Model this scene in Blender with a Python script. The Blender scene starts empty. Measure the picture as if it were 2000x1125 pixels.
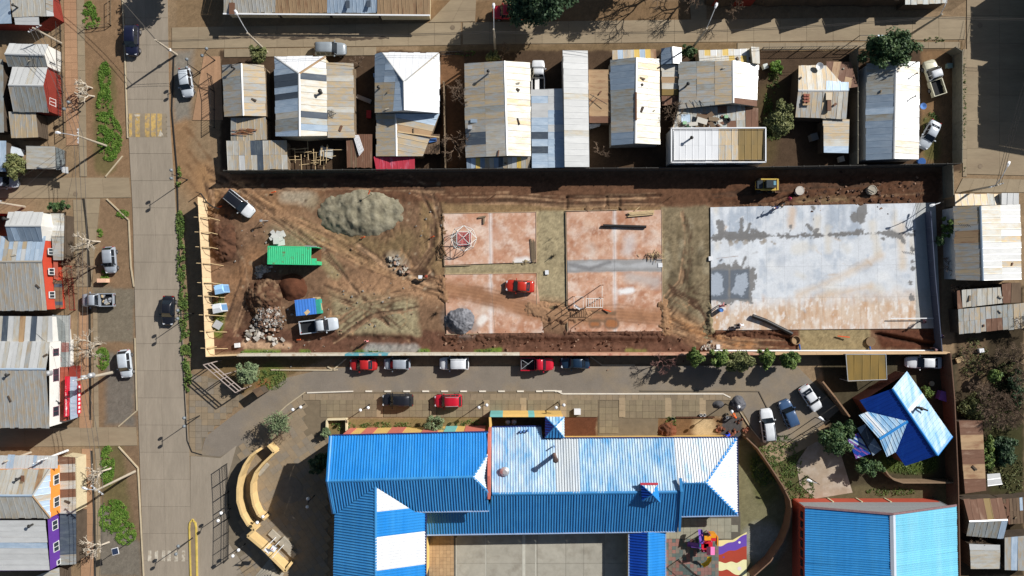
import bpy, bmesh, math, random
import numpy as np
from mathutils import Vector, Matrix
random.seed(7); np.random.seed(7)
D = bpy.data; SC = bpy.context.scene; COL = SC.collection
# ------------------------------------------------------------ camera, sky, sun, exposure
H = 95.24; S = 14.0                      # drone height (m); photo pixels per metre on the ground
cam_d = D.cameras.new('camera'); cam_d.sensor_width = 36; cam_d.lens = 24; cam_d.clip_end = 3000
cam = D.objects.new('camera', cam_d); COL.objects.link(cam); cam.location = (0, 0, H); SC.camera = cam
SUN_EL = math.radians(34); SUN_AZ = math.atan2(.825, .565)      # from north towards east
sdir = Vector((math.sin(SUN_AZ)*math.cos(SUN_EL), math.cos(SUN_AZ)*math.cos(SUN_EL), math.sin(SUN_EL)))
W = D.worlds.new('World'); SC.world = W; W.use_nodes = True
nt = W.node_tree; sky = nt.nodes.new('ShaderNodeTexSky'); sky.sky_type = 'NISHITA'; sky.sun_disc = False
sky.sun_elevation = SUN_EL; sky.sun_rotation = SUN_AZ
nt.links.new(sky.outputs[0], nt.nodes['Background'].inputs[0]); nt.nodes['Background'].inputs[1].default_value = 0.05
sl = D.lights.new('sun', 'SUN'); sl.energy = 5.0; sl.angle = math.radians(.5); sl.color = (1, .985, .955)
so = D.objects.new('sun', sl); COL.objects.link(so); so.rotation_euler = sdir.to_track_quat('Z', 'Y').to_euler(); so.location = (0, 0, 60)
vs = SC.view_settings; vs.view_transform = 'Standard'; vs.look = 'None'; vs.exposure = 0.11; vs.gamma = 1; vs.use_curve_mapping = False
SC.cycles.max_bounces = 5; SC.cycles.diffuse_bounces = 1

# ------------------------------------------------------------ helpers
def P(px, py, h=0.0):
    """a point of the place seen at photo pixel (px,py) that lies h metres above the ground"""
    k = (H-h)/H/S
    return Vector(((px-1000)*k, (562.5-py)*k, h))
def lin(c):
    c = c/255.0
    return c/12.92 if c <= .04045 else ((c+.055)/1.055)**2.4
def C(r, g, b, k=.95):
    return tuple(min(.82, lin(v)/k) for v in (r, g, b))
ORG = {}
def thing(name, label, cat, loc=(0, 0, 0), group=None, rz=0.0):
    o = D.objects.new(name, None); COL.objects.link(o); o.empty_display_size = .3
    o.location = loc; o.rotation_euler = (0, 0, rz)
    o['label'] = label; o['category'] = cat
    if group: o['group'] = group
    ORG[o.name] = Vector(loc)
    return o
def tag(o, label=None, cat=None, group=None, kind=None):
    if label: o['label'] = label
    if cat: o['category'] = cat
    if group: o['group'] = group
    if kind: o['kind'] = kind
    return o
def linkmesh(name, me, parent=None):
    o = D.objects.new(name, me); COL.objects.link(o)
    if parent is not None:
        o.parent = parent; ORG[o.name] = ORG.get(parent.name, Vector((0, 0, 0)))
    else: ORG[o.name] = Vector((0, 0, 0))
    return o
class MB:
    def __init__(s): s.v = []; s.f = []; s.mi = []; s.uv = None
    def add(s, vs, fs, m=0):
        b = len(s.v); s.v += [tuple(v) for v in vs]; s.f += [tuple(b+i for i in f) for f in fs]; s.mi += [m]*len(fs); return s
    def box(s, c, sz, rz=0, m=0, tilt=None):
        x, y, z = sz[0]/2, sz[1]/2, sz[2]/2
        M = Matrix.Rotation(rz, 3, 'Z')
        if tilt is not None: M = M @ Matrix.Rotation(tilt, 3, 'Y')
        c = Vector(c)
        vs = [c+M @ Vector((a, b, d)) for a in (-x, x) for b in (-y, y) for d in (-z, z)]
        return s.add(vs, [(0, 1, 3, 2), (4, 6, 7, 5), (0, 4, 5, 1), (2, 3, 7, 6), (0, 2, 6, 4), (1, 5, 7, 3)], m)
    def bar(s, p, q, w, h, m=0):
        """box beam from p to q, w wide (horizontal), h high"""
        p = Vector(p); q = Vector(q); d = (q-p).normalized()
        u = d.cross(Vector((0, 0, 1)))
        u = Vector((1, 0, 0)) if u.length < 1e-4 else u.normalized()
        n = u.cross(d).normalized()
        vs = [a+u*(i*w/2)+n*(j*h/2) for a in (p, q) for i, j in ((-1, -1), (1, -1), (1, 1), (-1, 1))]
        return s.add(vs, [(0, 1, 2, 3), (7, 6, 5, 4), (0, 4, 5, 1), (1, 5, 6, 2), (2, 6, 7, 3), (3, 7, 4, 0)], m)
    def tube(s, pts, rs, n=8, m=0, cap=True):
        pts = [Vector(p) for p in pts]
        if not hasattr(rs, '__len__'): rs = [rs]*len(pts)
        rings = []
        for i, p in enumerate(pts):
            d = (pts[min(i+1, len(pts)-1)]-pts[max(i-1, 0)])
            d = d.normalized() if d.length > 1e-9 else Vector((0, 0, 1))
            a = d.cross(Vector((0, 0, 1)))
            a = Vector((1, 0, 0)) if a.length < 1e-3 else a.normalized()
            b = d.cross(a)
            rings.append([p+(a*math.cos(t)+b*math.sin(t))*rs[i] for t in [2*math.pi*k/n for k in range(n)]])
        vs = [v for r in rings for v in r]; fs = []
        for i in range(len(pts)-1):
            for k in range(n): fs.append((i*n+k, i*n+(k+1) % n, (i+1)*n+(k+1) % n, (i+1)*n+k))
        if cap: fs += [tuple(range(n-1, -1, -1)), tuple((len(pts)-1)*n+k for k in range(n))]
        return s.add(vs, fs, m)
    def lathe(s, c, prof, n=16, m=0):
        """prof: list of (radius,z)"""
        c = Vector(c); vs = []; fs = []
        for r, z in prof:
            vs += [c+Vector((r*math.cos(2*math.pi*k/n), r*math.sin(2*math.pi*k/n), z)) for k in range(n)]
        for i in range(len(prof)-1):
            for k in range(n): fs.append((i*n+k, i*n+(k+1) % n, (i+1)*n+(k+1) % n, (i+1)*n+k))
        fs += [tuple(range(n-1, -1, -1)), tuple((len(prof)-1)*n+k for k in range(n))]
        return s.add(vs, fs, m)
    def prism(s, pts, z0, z1, m=0):
        """pts: 2d world outline; closed solid"""
        pts = [(p[0], p[1]) for p in pts]
        a = sum(pts[i][0]*pts[(i+1) % len(pts)][1]-pts[(i+1) % len(pts)][0]*pts[i][1] for i in range(len(pts)))
        if a < 0: pts = pts[::-1]
        n = len(pts); vs = [(x, y, z0) for x, y in pts]+[(x, y, z1) for x, y in pts]
        fs = [tuple(range(n-1, -1, -1)), tuple(range(n, 2*n))]+[(i, (i+1) % n, n+(i+1) % n, n+i) for i in range(n)]
        return s.add(vs, fs, m)
    def build(s, name, mats, parent=None, smooth=False, local=False):
        me = D.meshes.new(name)
        vs = s.v
        if parent is not None and not local:
            o = ORG.get(parent.name, Vector((0, 0, 0))); vs = [(v[0]-o.x, v[1]-o.y, v[2]-o.z) for v in vs]
        me.from_pydata(vs, [], s.f)
        if not isinstance(mats, (list, tuple)): mats = [mats]
        for m in mats: me.materials.append(m)
        if len(mats) > 1: me.polygons.foreach_set('material_index', s.mi)
        if smooth: me.polygons.foreach_set('use_smooth', [True]*len(me.polygons))
        if s.uv is not None:
            l = me.uv_layers.new(name='UVMap'); flat = [c for f in me.polygons for vi in f.vertices for c in s.uv[vi]]
            l.data.foreach_set('uv', flat)
        me.update()
        return linkmesh(name, me, parent)
def wallpath(name, pts, h, t, mat, parent=None, z0=0.0, z1=None):
    """a wall of thickness t along world points (mitred ends ignored)"""
    b = MB()
    for p, q in zip(pts[:-1], pts[1:]):
        b.bar((p[0], p[1], (z0+h)/2), (q[0], q[1], (z0+h)/2), t, h-z0)
    return b.build(name, mat, parent)

# ------------------------------------------------------------ materials
def _n(nt, t, **k):
    n = nt.nodes.new(t)
    for a, v in k.items(): setattr(n, a, v)
    return n
MATS = {}
def mat(name, col, rough=.85, var=.18, scale=1.2, rnd=.08, metal=0.0, col2=None, s2=.6, lo=.5, hi=.62, amt=1.0,
        bump=0.0, bs=12, uv=False, stretch=None, spec=.3, attr=False, coat=0, alpha=1.0, emit=0, fine=0.0, fs=9):
    if name in MATS: return MATS[name]
    m = D.materials.new(name); m.use_nodes = True; nt = m.node_tree; L = nt.links.new
    bs_ = nt.nodes['Principled BSDF']
    bs_.inputs['Roughness'].default_value = rough; bs_.inputs['Metallic'].default_value = metal
    bs_.inputs['Specular IOR Level'].default_value = spec
    if coat: bs_.inputs['Coat Weight'].default_value = coat; bs_.inputs['Coat Roughness'].default_value = .06
    if uv: src = _n(nt, 'ShaderNodeUVMap').outputs[0]
    else: src = _n(nt, 'ShaderNodeNewGeometry').outputs['Position']
    if stretch:
        mp = _n(nt, 'ShaderNodeMapping'); mp.inputs['Scale'].default_value = stretch; L(src, mp.inputs[0]); src = mp.outputs[0]
    if attr:
        at = _n(nt, 'ShaderNodeAttribute'); at.attribute_name = 'Col'; base = at.outputs['Color']
    else:
        rgb = _n(nt, 'ShaderNodeRGB'); rgb.outputs[0].default_value = (*col, 1); base = rgb.outputs[0]
    if col2 is not None:
        n2 = _n(nt, 'ShaderNodeTexNoise'); n2.inputs['Scale'].default_value = s2; n2.inputs['Detail'].default_value = 7; n2.inputs['Roughness'].default_value = .62
        L(src, n2.inputs['Vector'])
        mr = _n(nt, 'ShaderNodeMapRange'); mr.inputs[1].default_value = lo; mr.inputs[2].default_value = hi; mr.inputs[4].default_value = amt
        L(n2.outputs[0], mr.inputs[0])
        mx = _n(nt, 'ShaderNodeMix', data_type='RGBA'); L(mr.outputs[0], mx.inputs[0]); L(base, mx.inputs[6]); mx.inputs[7].default_value = (*col2, 1); base = mx.outputs[2]
    def mul(base, sock, a):
        mr = _n(nt, 'ShaderNodeMapRange'); mr.inputs[1].default_value = .25 if sock[1] else 0; mr.inputs[2].default_value = .75 if sock[1] else 1
        mr.inputs[3].default_value = 1-a; mr.inputs[4].default_value = 1+a; L(sock[0], mr.inputs[0])
        mx = _n(nt, 'ShaderNodeMix', data_type='RGBA'); mx.blend_type = 'MULTIPLY'; mx.inputs[0].default_value = 1
        L(base, mx.inputs[6]); L(mr.outputs[0], mx.inputs[7]); return mx.outputs[2]
    if var:
        n1 = _n(nt, 'ShaderNodeTexNoise'); n1.inputs['Scale'].default_value = scale; n1.inputs['Detail'].default_value = 8; n1.inputs['Roughness'].default_value = .65
        L(src, n1.inputs['Vector']); base = mul(base, (n1.outputs[0], True), var)
    if fine:
        n4 = _n(nt, 'ShaderNodeTexNoise'); n4.inputs['Scale'].default_value = fs; n4.inputs['Detail'].default_value = 3
        L(src, n4.inputs['Vector']); base = mul(base, (n4.outputs[0], True), fine)
    if rnd:
        oi = _n(nt, 'ShaderNodeObjectInfo'); base = mul(base, (oi.outputs['Random'], False), rnd)
    L(base, bs_.inputs['Base Color'])
    if bump:
        nb = _n(nt, 'ShaderNodeTexNoise'); nb.inputs['Scale'].default_value = bs; nb.inputs['Detail'].default_value = 4
        L(src, nb.inputs['Vector']); bp = _n(nt, 'ShaderNodeBump'); bp.inputs['Strength'].default_value = bump; bp.inputs['Distance'].default_value = .05
        L(nb.outputs[0], bp.inputs['Height']); L(bp.outputs[0], bs_.inputs['Normal'])
    if alpha < 1: bs_.inputs['Alpha'].default_value = alpha
    if emit: bs_.inputs['Emission Strength'].default_value = emit
    MATS[name] = m
    return m
def roofmat(name, col, col2=None, **k):
    d = dict(rough=.56, var=.13, scale=1.6, rnd=.05, metal=.25, uv=True, stretch=(1.6, .45, 1), s2=.8, spec=.5)
    d.update(k)
    return mat(name, col, col2=col2, **d)
R = {}
R['zinc'] = roofmat('zinc_grey', C(166, 168, 166), C(176, 154, 122), lo=.42, hi=.6, amt=.75, s2=1.4)
R['tan'] = roofmat('zinc_tan', C(188, 166, 132), C(164, 168, 168), lo=.44, hi=.6, amt=.75, s2=1.4)
R['cream'] = roofmat('zinc_cream', C(192, 190, 182), C(190, 172, 142), lo=.44, hi=.62, amt=.7, s2=1.4)
R['white'] = roofmat('zinc_white', C(212, 211, 207), C(190, 188, 182), lo=.5, hi=.8, amt=.5, rnd=.05, rough=.4)
R['bright'] = roofmat('sheet_white_and_glare', (.82, .82, .82), C(214, 216, 220), lo=.6, hi=.8, amt=.4, metal=0, rnd=.03, rough=.3, var=.05)  # white sheets; on the hip roofs sun glare is put into this colour
R['pblue'] = roofmat('zinc_pale_blue', C(170, 188, 205), C(198, 206, 212), lo=.45, hi=.7, amt=.7)
R['dblue'] = roofmat('zinc_slate_blue', C(136, 152, 168), C(158, 168, 176), lo=.45, hi=.7, amt=.6)
R['grey'] = roofmat('zinc_dull', C(156, 160, 158), C(152, 138, 114), lo=.44, hi=.6, amt=.75, s2=1.4)
R['dark'] = roofmat('clear_sheet_dark', C(72, 80, 90), C(105, 112, 112), lo=.5, hi=.7, amt=.6, metal=0, rough=.3)
R['rust'] = roofmat('zinc_rust', C(112, 78, 58), C(150, 125, 105), lo=.55, hi=.7, amt=.6, metal=.1, rough=.75)
R['rusty'] = roofmat('zinc_part_rust', C(170, 140, 105), C(120, 78, 52), lo=.5, hi=.65, amt=.7, metal=.1, rough=.7)
R['olive'] = roofmat('plastic_olive', C(135, 108, 50), C(105, 88, 45), lo=.45, hi=.65, amt=.7, metal=0, rough=.5)
R['red'] = roofmat('sheet_red', C(190, 56, 72), C(206, 120, 140), lo=.52, hi=.66, amt=.8, metal=0)
R['purple'] = roofmat('sheet_purple', C(110, 60, 140), C(160, 120, 180), lo=.5, hi=.7, amt=.7, metal=0)
R['yellow'] = roofmat('sheet_yellow', C(214, 180, 90), C(190, 170, 120), lo=.5, hi=.7, amt=.6, metal=0)
R['brown'] = roofmat('boards_brown', C(112, 90, 68), C(85, 66, 50), lo=.45, hi=.6, amt=.7, metal=0, rough=.85)
R['terra'] = roofmat('sheet_terracotta', C(150, 72, 52), C(165, 95, 75), lo=.5, hi=.7, amt=.5, metal=0, rough=.7)
R['clear'] = roofmat('clear_sheet', C(120, 128, 128), C(150, 155, 152), lo=.5, hi=.7, amt=.6, metal=0, rough=.25, alpha=.72)
R['clearred'] = roofmat('clear_sheet_red', C(125, 72, 66), C(140, 90, 80), lo=.5, hi=.7, amt=.6, metal=0, rough=.25, alpha=.8)
def bluemat(name, col, mixcol, lo, hi, amt, st=(1.0, .07, 1)):
    return roofmat(name, col, mixcol, lo=lo, hi=hi, amt=amt, metal=.0, rough=.36, spec=.55, s2=1.0, uv=False, stretch=st, rnd=.05, var=.08)
R['sblue'] = bluemat('school_blue', (.04, .235, .53), (.07, .31, .60), .4, .7, .7)
R['sblue2'] = bluemat('school_blue_bright', (.018, .235, .64), (.05, .32, .70), .4, .7, .6)
R['sfade'] = bluemat('school_blue_fade_and_glare', (.07, .36, .70), (.62, .73, .79), .28, .64, .95)  # pale streaks: bleached paint together with sun glare put into the colour
R['sfade2'] = bluemat('school_pale_fade_and_glare', (.76, .79, .81), (.30, .55, .75), .52, .74, 1)  # bleached paint plus painted sun glare on north and east slopes
R['sgrey'] = bluemat('school_pale_grey', (.58, .62, .64), (.42, .50, .58), .45, .7, .7)  # pale grey band of sheets on the north slope
R['swhite_glare'] = bluemat('school_white_sheet_and_glare', (.80, .80, .80), (.74, .77, .8), .5, .7, .6)  # white sheets, with the east slopes' sun glare painted in
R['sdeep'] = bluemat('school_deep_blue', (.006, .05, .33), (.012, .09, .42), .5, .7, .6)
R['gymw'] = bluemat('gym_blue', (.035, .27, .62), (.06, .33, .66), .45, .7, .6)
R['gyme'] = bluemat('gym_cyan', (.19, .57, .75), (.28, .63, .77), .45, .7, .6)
wht = mat('white_wall', C(215, 212, 205), var=.08)
crm = mat('cream_wall', C(212, 196, 160), var=.1)
redw = mat('red_brown_wall', C(128, 48, 38), var=.12)
orw = mat('orange_red_wall', C(186, 68, 46), var=.1)
orange = mat('orange_wall', C(238, 140, 60), var=.08)
purple = mat('purple_wall', C(92, 52, 140), var=.08)
greyw = mat('grey_wall', C(150, 146, 138), var=.15)
woodw = mat('weathered_boards', C(128, 110, 88), var=.25, stretch=(6, 6, .6))
darkw = mat('dark_boards', C(82, 70, 58), var=.25)
conc = mat('concrete', C(165, 156, 140), var=.15, scale=2, col2=C(140, 132, 118), lo=.5, hi=.7, amt=.5)
concd = mat('concrete_panel_wall', C(128, 122, 106), var=.2, scale=2)
glass = mat('window_glass', (.03, .04, .05), rough=.08, var=0, rnd=0, spec=.6)
wframe = mat('window_frame', C(225, 225, 222), var=.04)
metal_d = mat('dark_steel', C(58, 56, 54), rough=.5, metal=.3, var=.15)
metal_l = mat('galvanised_steel', C(188, 190, 192), rough=.4, metal=.4, var=.1)
white_p = mat('white_paint', C(232, 232, 232), rough=.45, var=.05)
timber = mat('raw_timber', C(205, 178, 135), var=.2, stretch=(3, 3, 3))
plyw = mat('plywood', C(225, 196, 155), var=.12, scale=1.5, rnd=.08)
rubber = mat('black_rubber', C(34, 34, 36), var=.1)
redp = mat('red_paint', C(180, 40, 36), var=.06, rough=.5)
orangep = mat('orange_plastic', C(232, 96, 48), var=.08, rough=.5)
# ============================================================ GROUND
def vnoise(x, y, seed):
    r = np.random.RandomState(seed); t = r.rand(256, 256)
    xi = np.floor(x).astype(int); yi = np.floor(y).astype(int); fx = x-xi; fy = y-yi
    fx = fx*fx*(3-2*fx); fy = fy*fy*(3-2*fy)
    a = t[xi % 256, yi % 256]; b = t[(xi+1) % 256, yi % 256]; c = t[xi % 256, (yi+1) % 256]; d = t[(xi+1) % 256, (yi+1) % 256]
    return (a*(1-fx)+b*fx)*(1-fy)+(c*(1-fx)+d*fx)*fy
def fbm(x, y, seed, o=4):
    s = 0; a = .5; t = 0
    for i in range(o): s = s+a*vnoise(x*2**i+17.3*i, y*2**i+5.1*i, seed+i); t += a; a *= .55
    return s/t
def inpoly(px, py, poly):
    r = np.zeros(px.shape, bool); n = len(poly); j = n-1
    for i in range(n):
        xi, yi = poly[i]; xj, yj = poly[j]
        if yi != yj: r ^= ((yi > py) != (yj > py)) & (px < (xj-xi)*(py-yi)/(yj-yi)+xi)
        j = i
    return r
def dseg(px, py, pts, closed=False):
    d = np.full(px.shape, 1e9)
    if len(pts) == 1: return np.hypot(px-pts[0][0], py-pts[0][1])
    pr = list(zip(pts[:-1], pts[1:]))
    if closed: pr.append((pts[-1], pts[0]))
    for (ax, ay), (bx, by) in pr:
        dx, dy = bx-ax, by-ay; t = np.clip(((px-ax)*dx+(py-ay)*dy)/(dx*dx+dy*dy+1e-9), 0, 1)
        d = np.minimum(d, np.hypot(px-ax-t*dx, py-ay-t*dy))
    return d
class Paint:
    """colour (and relief) of a surface on a grid of photo-pixel coordinates"""
    def __init__(s, px, py, base):
        s.px, s.py = px, py; s.c = np.empty(px.shape+(3,)); s.c[:] = base; s.z = np.zeros(px.shape)
        s.nb = (fbm(px/26, py/26, 3)-.5, fbm(px/9, py/9, 11)-.5)
    def mask(s, kind, pts, w, soft, warp):
        xs = [p[0] for p in pts]; ys = [p[1] for p in pts]; m = w+soft+warp+4
        sel = (s.px > min(xs)-m) & (s.px < max(xs)+m) & (s.py > min(ys)-m) & (s.py < max(ys)+m)
        px, py = s.px[sel], s.py[sel]
        n = (s.nb[0][sel]*1.3+s.nb[1][sel]*.9)*warp
        if kind == 'poly':
            d = dseg(px, py, pts, True); d = np.where(inpoly(px, py, pts), -d, d)
        else: d = dseg(px, py, pts)-w
        return sel, np.clip(.5-(d+n)/max(soft, .01), 0, 1)
    def _ap(s, kind, pts, w, col, soft, a, warp, z):
        sel, m = s.mask(kind, pts, w, soft, warp)
        if col is not None:
            m3 = (m*a)[:, None]; s.c[sel] = s.c[sel]*(1-m3)+np.array(col)*m3
        if z: s.z[sel] += m*z
    def poly(s, pts, col, soft=3, a=1, warp=6, z=0): s._ap('poly', pts, 0, col, soft, a, warp, z)
    def stroke(s, pts, w, col, soft=6, a=1, warp=6, z=0): s._ap('st', pts, w, col, soft, a, warp, z)
    def speck(s, amp1=.12, amp2=.12):
        s.c *= (1+amp1*2*(fbm(s.px/7, s.py/7, 21)-.5)+amp2*2*(fbm(s.px/2.2, s.py/2.2, 31, 2)-.5))[..., None]

def gridmesh(name, X, Y, Z, colr, m, parent=None):
    ny, nx = X.shape; me = D.meshes.new(name)
    co = np.stack([X, Y, Z], -1).reshape(-1, 3)
    if parent is not None: co = co-np.array(ORG.get(parent.name, (0, 0, 0)))
    i = np.arange(ny*nx).reshape(ny, nx)
    q = np.stack([i[:-1, :-1], i[:-1, 1:], i[1:, 1:], i[1:, :-1]], -1).reshape(-1, 4)
    me.vertices.add(len(co)); me.vertices.foreach_set('co', co.ravel())
    me.loops.add(q.size); me.loops.foreach_set('vertex_index', q.ravel().astype(np.int32))
    me.polygons.add(len(q)); me.polygons.foreach_set('loop_start', np.arange(0, q.size, 4).astype(np.int32))
    me.polygons.foreach_set('use_smooth', np.ones(len(q), bool))
    me.update(calc_edges=True)
    a = me.color_attributes.new('Col', 'FLOAT_COLOR', 'POINT')
    cc = np.ones((ny*nx, 4)); cc[:, :3] = np.clip(colr.reshape(-1, 3), .002, .85); a.data.foreach_set('color', cc.ravel())
    me.materials.append(m); me.validate()
    return linkmesh(name, me, parent)

gx = np.concatenate([[-600, -300, -160], np.arange(-80, 80.01, .19), [160, 300, 600]])
gy = np.concatenate([[-600, -300, -120], np.arange(-47, 47.01, .19), [120, 300, 600]])
X, Y = np.meshgrid(gx, gy); PX = 1000+X*S; PY = 562.5-Y*S
G = Paint(PX, PY, C(138, 116, 90))
G.c *= (1+.25*(fbm(PX/60, PY/60, 5)-.5))[..., None]
SITE = [(404, 384), (440, 336), (1841, 322), (1838, 688), (414, 688)]
# --- verges and yards outside the site
G.poly([(165, 0), (240, 0), (262, 345), (165, 345)], C(132, 106, 80)); G.poly([(195, 388), (262, 388), (270, 835), (190, 835)], C(128, 104, 80))
G.poly([(190, 870), (272, 870), (280, 1125), (190, 1125)], C(122, 100, 78))
G.stroke([(205, 150), (205, 320)], 22, C(88, 88, 50), 10, .6); G.stroke([(215, 880), (225, 960), (240, 1050)], 25, C(92, 90, 52), 12, .6)
G.poly([(205, 690), (262, 690), (265, 835), (205, 830)], C(112, 104, 94), 12); G.poly([(190, 980), (275, 1060), (275, 1125), (185, 1125)], C(116, 108, 96), 8)
G.poly([(180, 560), (262, 565), (262, 668), (185, 668)], C(118, 108, 92), 6)
G.stroke([(345, 130), (345, 300), (400, 380)], 30, C(142, 112, 82), 25); G.poly([(335, 100), (378, 95), (372, 230), (340, 240)], C(128, 120, 108), 14)
for y in (250, 290, 320, 345): G.stroke([(365, y), (410, y+60)], 3, C(110, 82, 58), 5, .7)
G.poly([(345, 0), (440, 0), (435, 52), (345, 55)], C(128, 106, 80), 5)
G.poly([(845, 0), (1380, 0), (1375, 40), (830, 45)], C(122, 98, 72), 6); G.poly([(820, 88), (1880, 80), (1880, 104), (820, 108)], C(118, 98, 72), 8)
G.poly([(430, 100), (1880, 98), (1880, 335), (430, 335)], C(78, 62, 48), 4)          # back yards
G.poly([(860, 108), (906, 108), (910, 330), (862, 330)], C(112, 82, 58), 4); G.stroke([(1510, 180), (1490, 300)], 25, C(86, 74, 48), 20, .7)
G.poly([(1800, 100), (1866, 98), (1866, 320), (1798, 320)], C(125, 98, 70), 6); G.stroke([(1815, 240), (1820, 300)], 16, C(82, 84, 44), 12, .8)
G.poly([(1862, 560), (2000, 560), (2000, 1125), (1875, 1125)], C(66, 56, 42), 6); G.poly([(1870, 650), (1925, 650), (1930, 760), (1872, 760)], C(104, 86, 66), 16)
G.poly([(1930, 830), (2000, 830), (2000, 970), (1935, 960)], C(64, 62, 38), 14)
G.poly([(405, 698), (640, 698), (560, 735), (470, 770), (420, 740)], C(112, 92, 62), 6); G.stroke([(530, 738)], 28, C(96, 104, 50), 14, .8); G.stroke([(515, 755)], 14, C(140, 92, 60), 10)
G.poly([(1440, 860), (1470, 855), (1545, 965), (1555, 1010), (1510, 1125), (1440, 1125)], C(118, 112, 84), 8)
G.stroke([(1480, 900), (1500, 960)], 24, C(90, 92, 52), 18, .8); G.stroke([(1490, 1060)], 40, C(150, 148, 140), 20, .8)
G.poly([(1490, 870), (1560, 855), (1600, 960), (1545, 970)], C(84, 82, 52), 8)
G.poly([(1600, 690), (1870, 690), (1870, 965), (1640, 975)], C(74, 66, 50), 6); G.poly([(1600, 950), (1870, 940), (1870, 985), (1580, 985)], C(96, 88, 64), 8); G.stroke([(1740, 900), (1810, 905)], 22, C(72, 84, 38), 12)
G.poly([(640, 818), (960, 815), (960, 850), (640, 850)], C(128, 110, 74), 4); G.poly([(1100, 812), (1165, 812), (1165, 856), (1100, 856)], C(96, 60, 42), 3)
G.poly([(1285, 815), (1440, 815), (1445, 858), (1285, 858)], C(120, 90, 62), 3); G.stroke([(1375, 835)], 22, C(196, 170, 130), 14, .9); G.poly([(1410, 810), (1450, 815), (1450, 858), (1410, 858)], C(80, 76, 74), 3)
# --- the building site: soils, tracks, gravel
G.poly(SITE, C(116, 90, 69), 2, 1, 2)
sm = inpoly(PX, PY, SITE)
G.c[sm] *= (1+.30*(fbm(PX/34, PY/34, 51)[sm]-.5))[:, None]
DK = C(72, 54, 42); LT = C(156, 121, 91); OL = C(138, 124, 96); RB = C(94, 66, 52)
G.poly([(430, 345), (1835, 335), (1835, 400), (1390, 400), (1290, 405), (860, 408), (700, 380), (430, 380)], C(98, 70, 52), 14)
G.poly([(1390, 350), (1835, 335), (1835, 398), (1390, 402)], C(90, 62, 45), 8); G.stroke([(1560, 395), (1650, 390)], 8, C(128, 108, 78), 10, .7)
G.poly([(415, 640), (1300, 652), (1560, 650), (1560, 690), (415, 690)], RB, 8); G.poly([(640, 560), (815, 580), (820, 655), (660, 652)], OL, 10)
G.poly([(690, 640), (805, 575), (815, 655)], C(150, 138, 108), 10, .8)
G.poly([(820, 395), (1300, 405), (1300, 415), (866, 420), (870, 540), (820, 545)], C(130, 106, 76), 10)
G.poly([(1046, 412), (1107, 412), (1110, 640), (1047, 600)], C(152, 138, 108), 4, 1, 3); G.poly([(868, 516), (1108, 510), (1108, 536), (868, 538)], C(150, 136, 106), 3, 1, 3)
G.poly([(1292, 405), (1388, 402), (1390, 640), (1294, 640)], C(124, 110, 86), 4); 
for i in range(22):
    x = random.uniform(1298, 1384); y = random.uniform(415, 620); G.stroke([(x, y), (x+random.uniform(-6, 6), y+random.uniform(15, 50))], random.uniform(3, 9), random.choice([C(84, 74, 58), C(96, 84, 64), C(146, 134, 110)]), 7, .7, 10)
G.poly([(1560, 640), (1700, 640), (1700, 688), (1560, 688)], C(140, 124, 92), 5); G.poly([(1700, 642), (1830, 642), (1830, 684), (1720, 680)], C(84, 52, 38), 6)
G.poly([(1390, 650), (1560, 645), (1560, 688), (1350, 688)], C(92, 60, 44), 6)
trk = [(405, 350), (470, 372), (560, 430), (650, 470), (700, 500), (800, 540), (870, 565), (960, 580), (1050, 605), (1110, 612), (1210, 610), (1300, 620), (1360, 650), (1440, 672)]
G.stroke(trk, 19, LT, 26, .92); G.stroke([(660, 560), (790, 560), (880, 575)], 22, LT, 26, .8); G.stroke([(400, 340), (420, 410)], 22, C(150, 116, 82), 16)
G.stroke([(1290, 620), (1340, 640), (1420, 668), (1470, 674)], 9, C(168, 122, 82), 8, .9); G.stroke([(405, 640), (460, 560), (500, 500)], 20, C(140, 104, 74), 24, .7)
G.stroke([(480, 400), (600, 380)], 26, C(138, 104, 74), 24, .6)
G.stroke([(560, 384), (600, 386)], 14, C(158, 146, 126), 14, .8); G.stroke([(610, 396)], 12, C(140, 124, 100), 12, .8); G.stroke([(545, 455), (600, 480)], 22, C(132, 118, 94), 20, .7)
G.stroke([(680, 470), (760, 500), (790, 470)], 26, C(118, 100, 70), 24, .7); G.stroke([(640, 510), (655, 530)], 14, C(150, 134, 100), 10, .8)
G.stroke([(445, 490), (432, 425), (450, 400)], 26, C(84, 60, 46), 22, .9); G.stroke([(520, 570), (500, 620)], 34, C(74, 52, 40), 22, .9); G.stroke([(570, 560)], 26, C(92, 58, 42), 12)
G.stroke([(425, 650), (430, 600)], 10, C(94, 108, 46), 8, .9); G.stroke([(480, 688), (545, 686)], 4, C(90, 112, 44), 5); G.stroke([(590, 687), (600, 686)], 4, C(90, 112, 44), 5); G.stroke([(700, 688), (745, 688)], 4, C(80, 108, 48), 5); G.stroke([(820, 686), (835, 686)], 4, C(90, 112, 44), 4); G.stroke([(930, 686), (975, 685)], 4, C(92, 110, 44), 4); G.stroke([(1225, 686), (1260, 686)], 3, C(110, 104, 58), 5)
G.stroke([(480, 672), (560, 676)], 7, C(190, 158, 128), 8, .7); G.stroke([(720, 682), (810, 680)], 8, C(150, 146, 140), 8, .8); G.stroke([(1400, 678), (1390, 676)], 10, C(170, 160, 150), 8, .6)
G.stroke([(780, 520), (770, 510)], 16, C(165, 150, 130), 14, .8); G.stroke([(838, 540), (820, 535)], 12, C(84, 60, 46), 10)
G.stroke([(905, 622)], 42, C(120, 108, 100), 14, .6)
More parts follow.
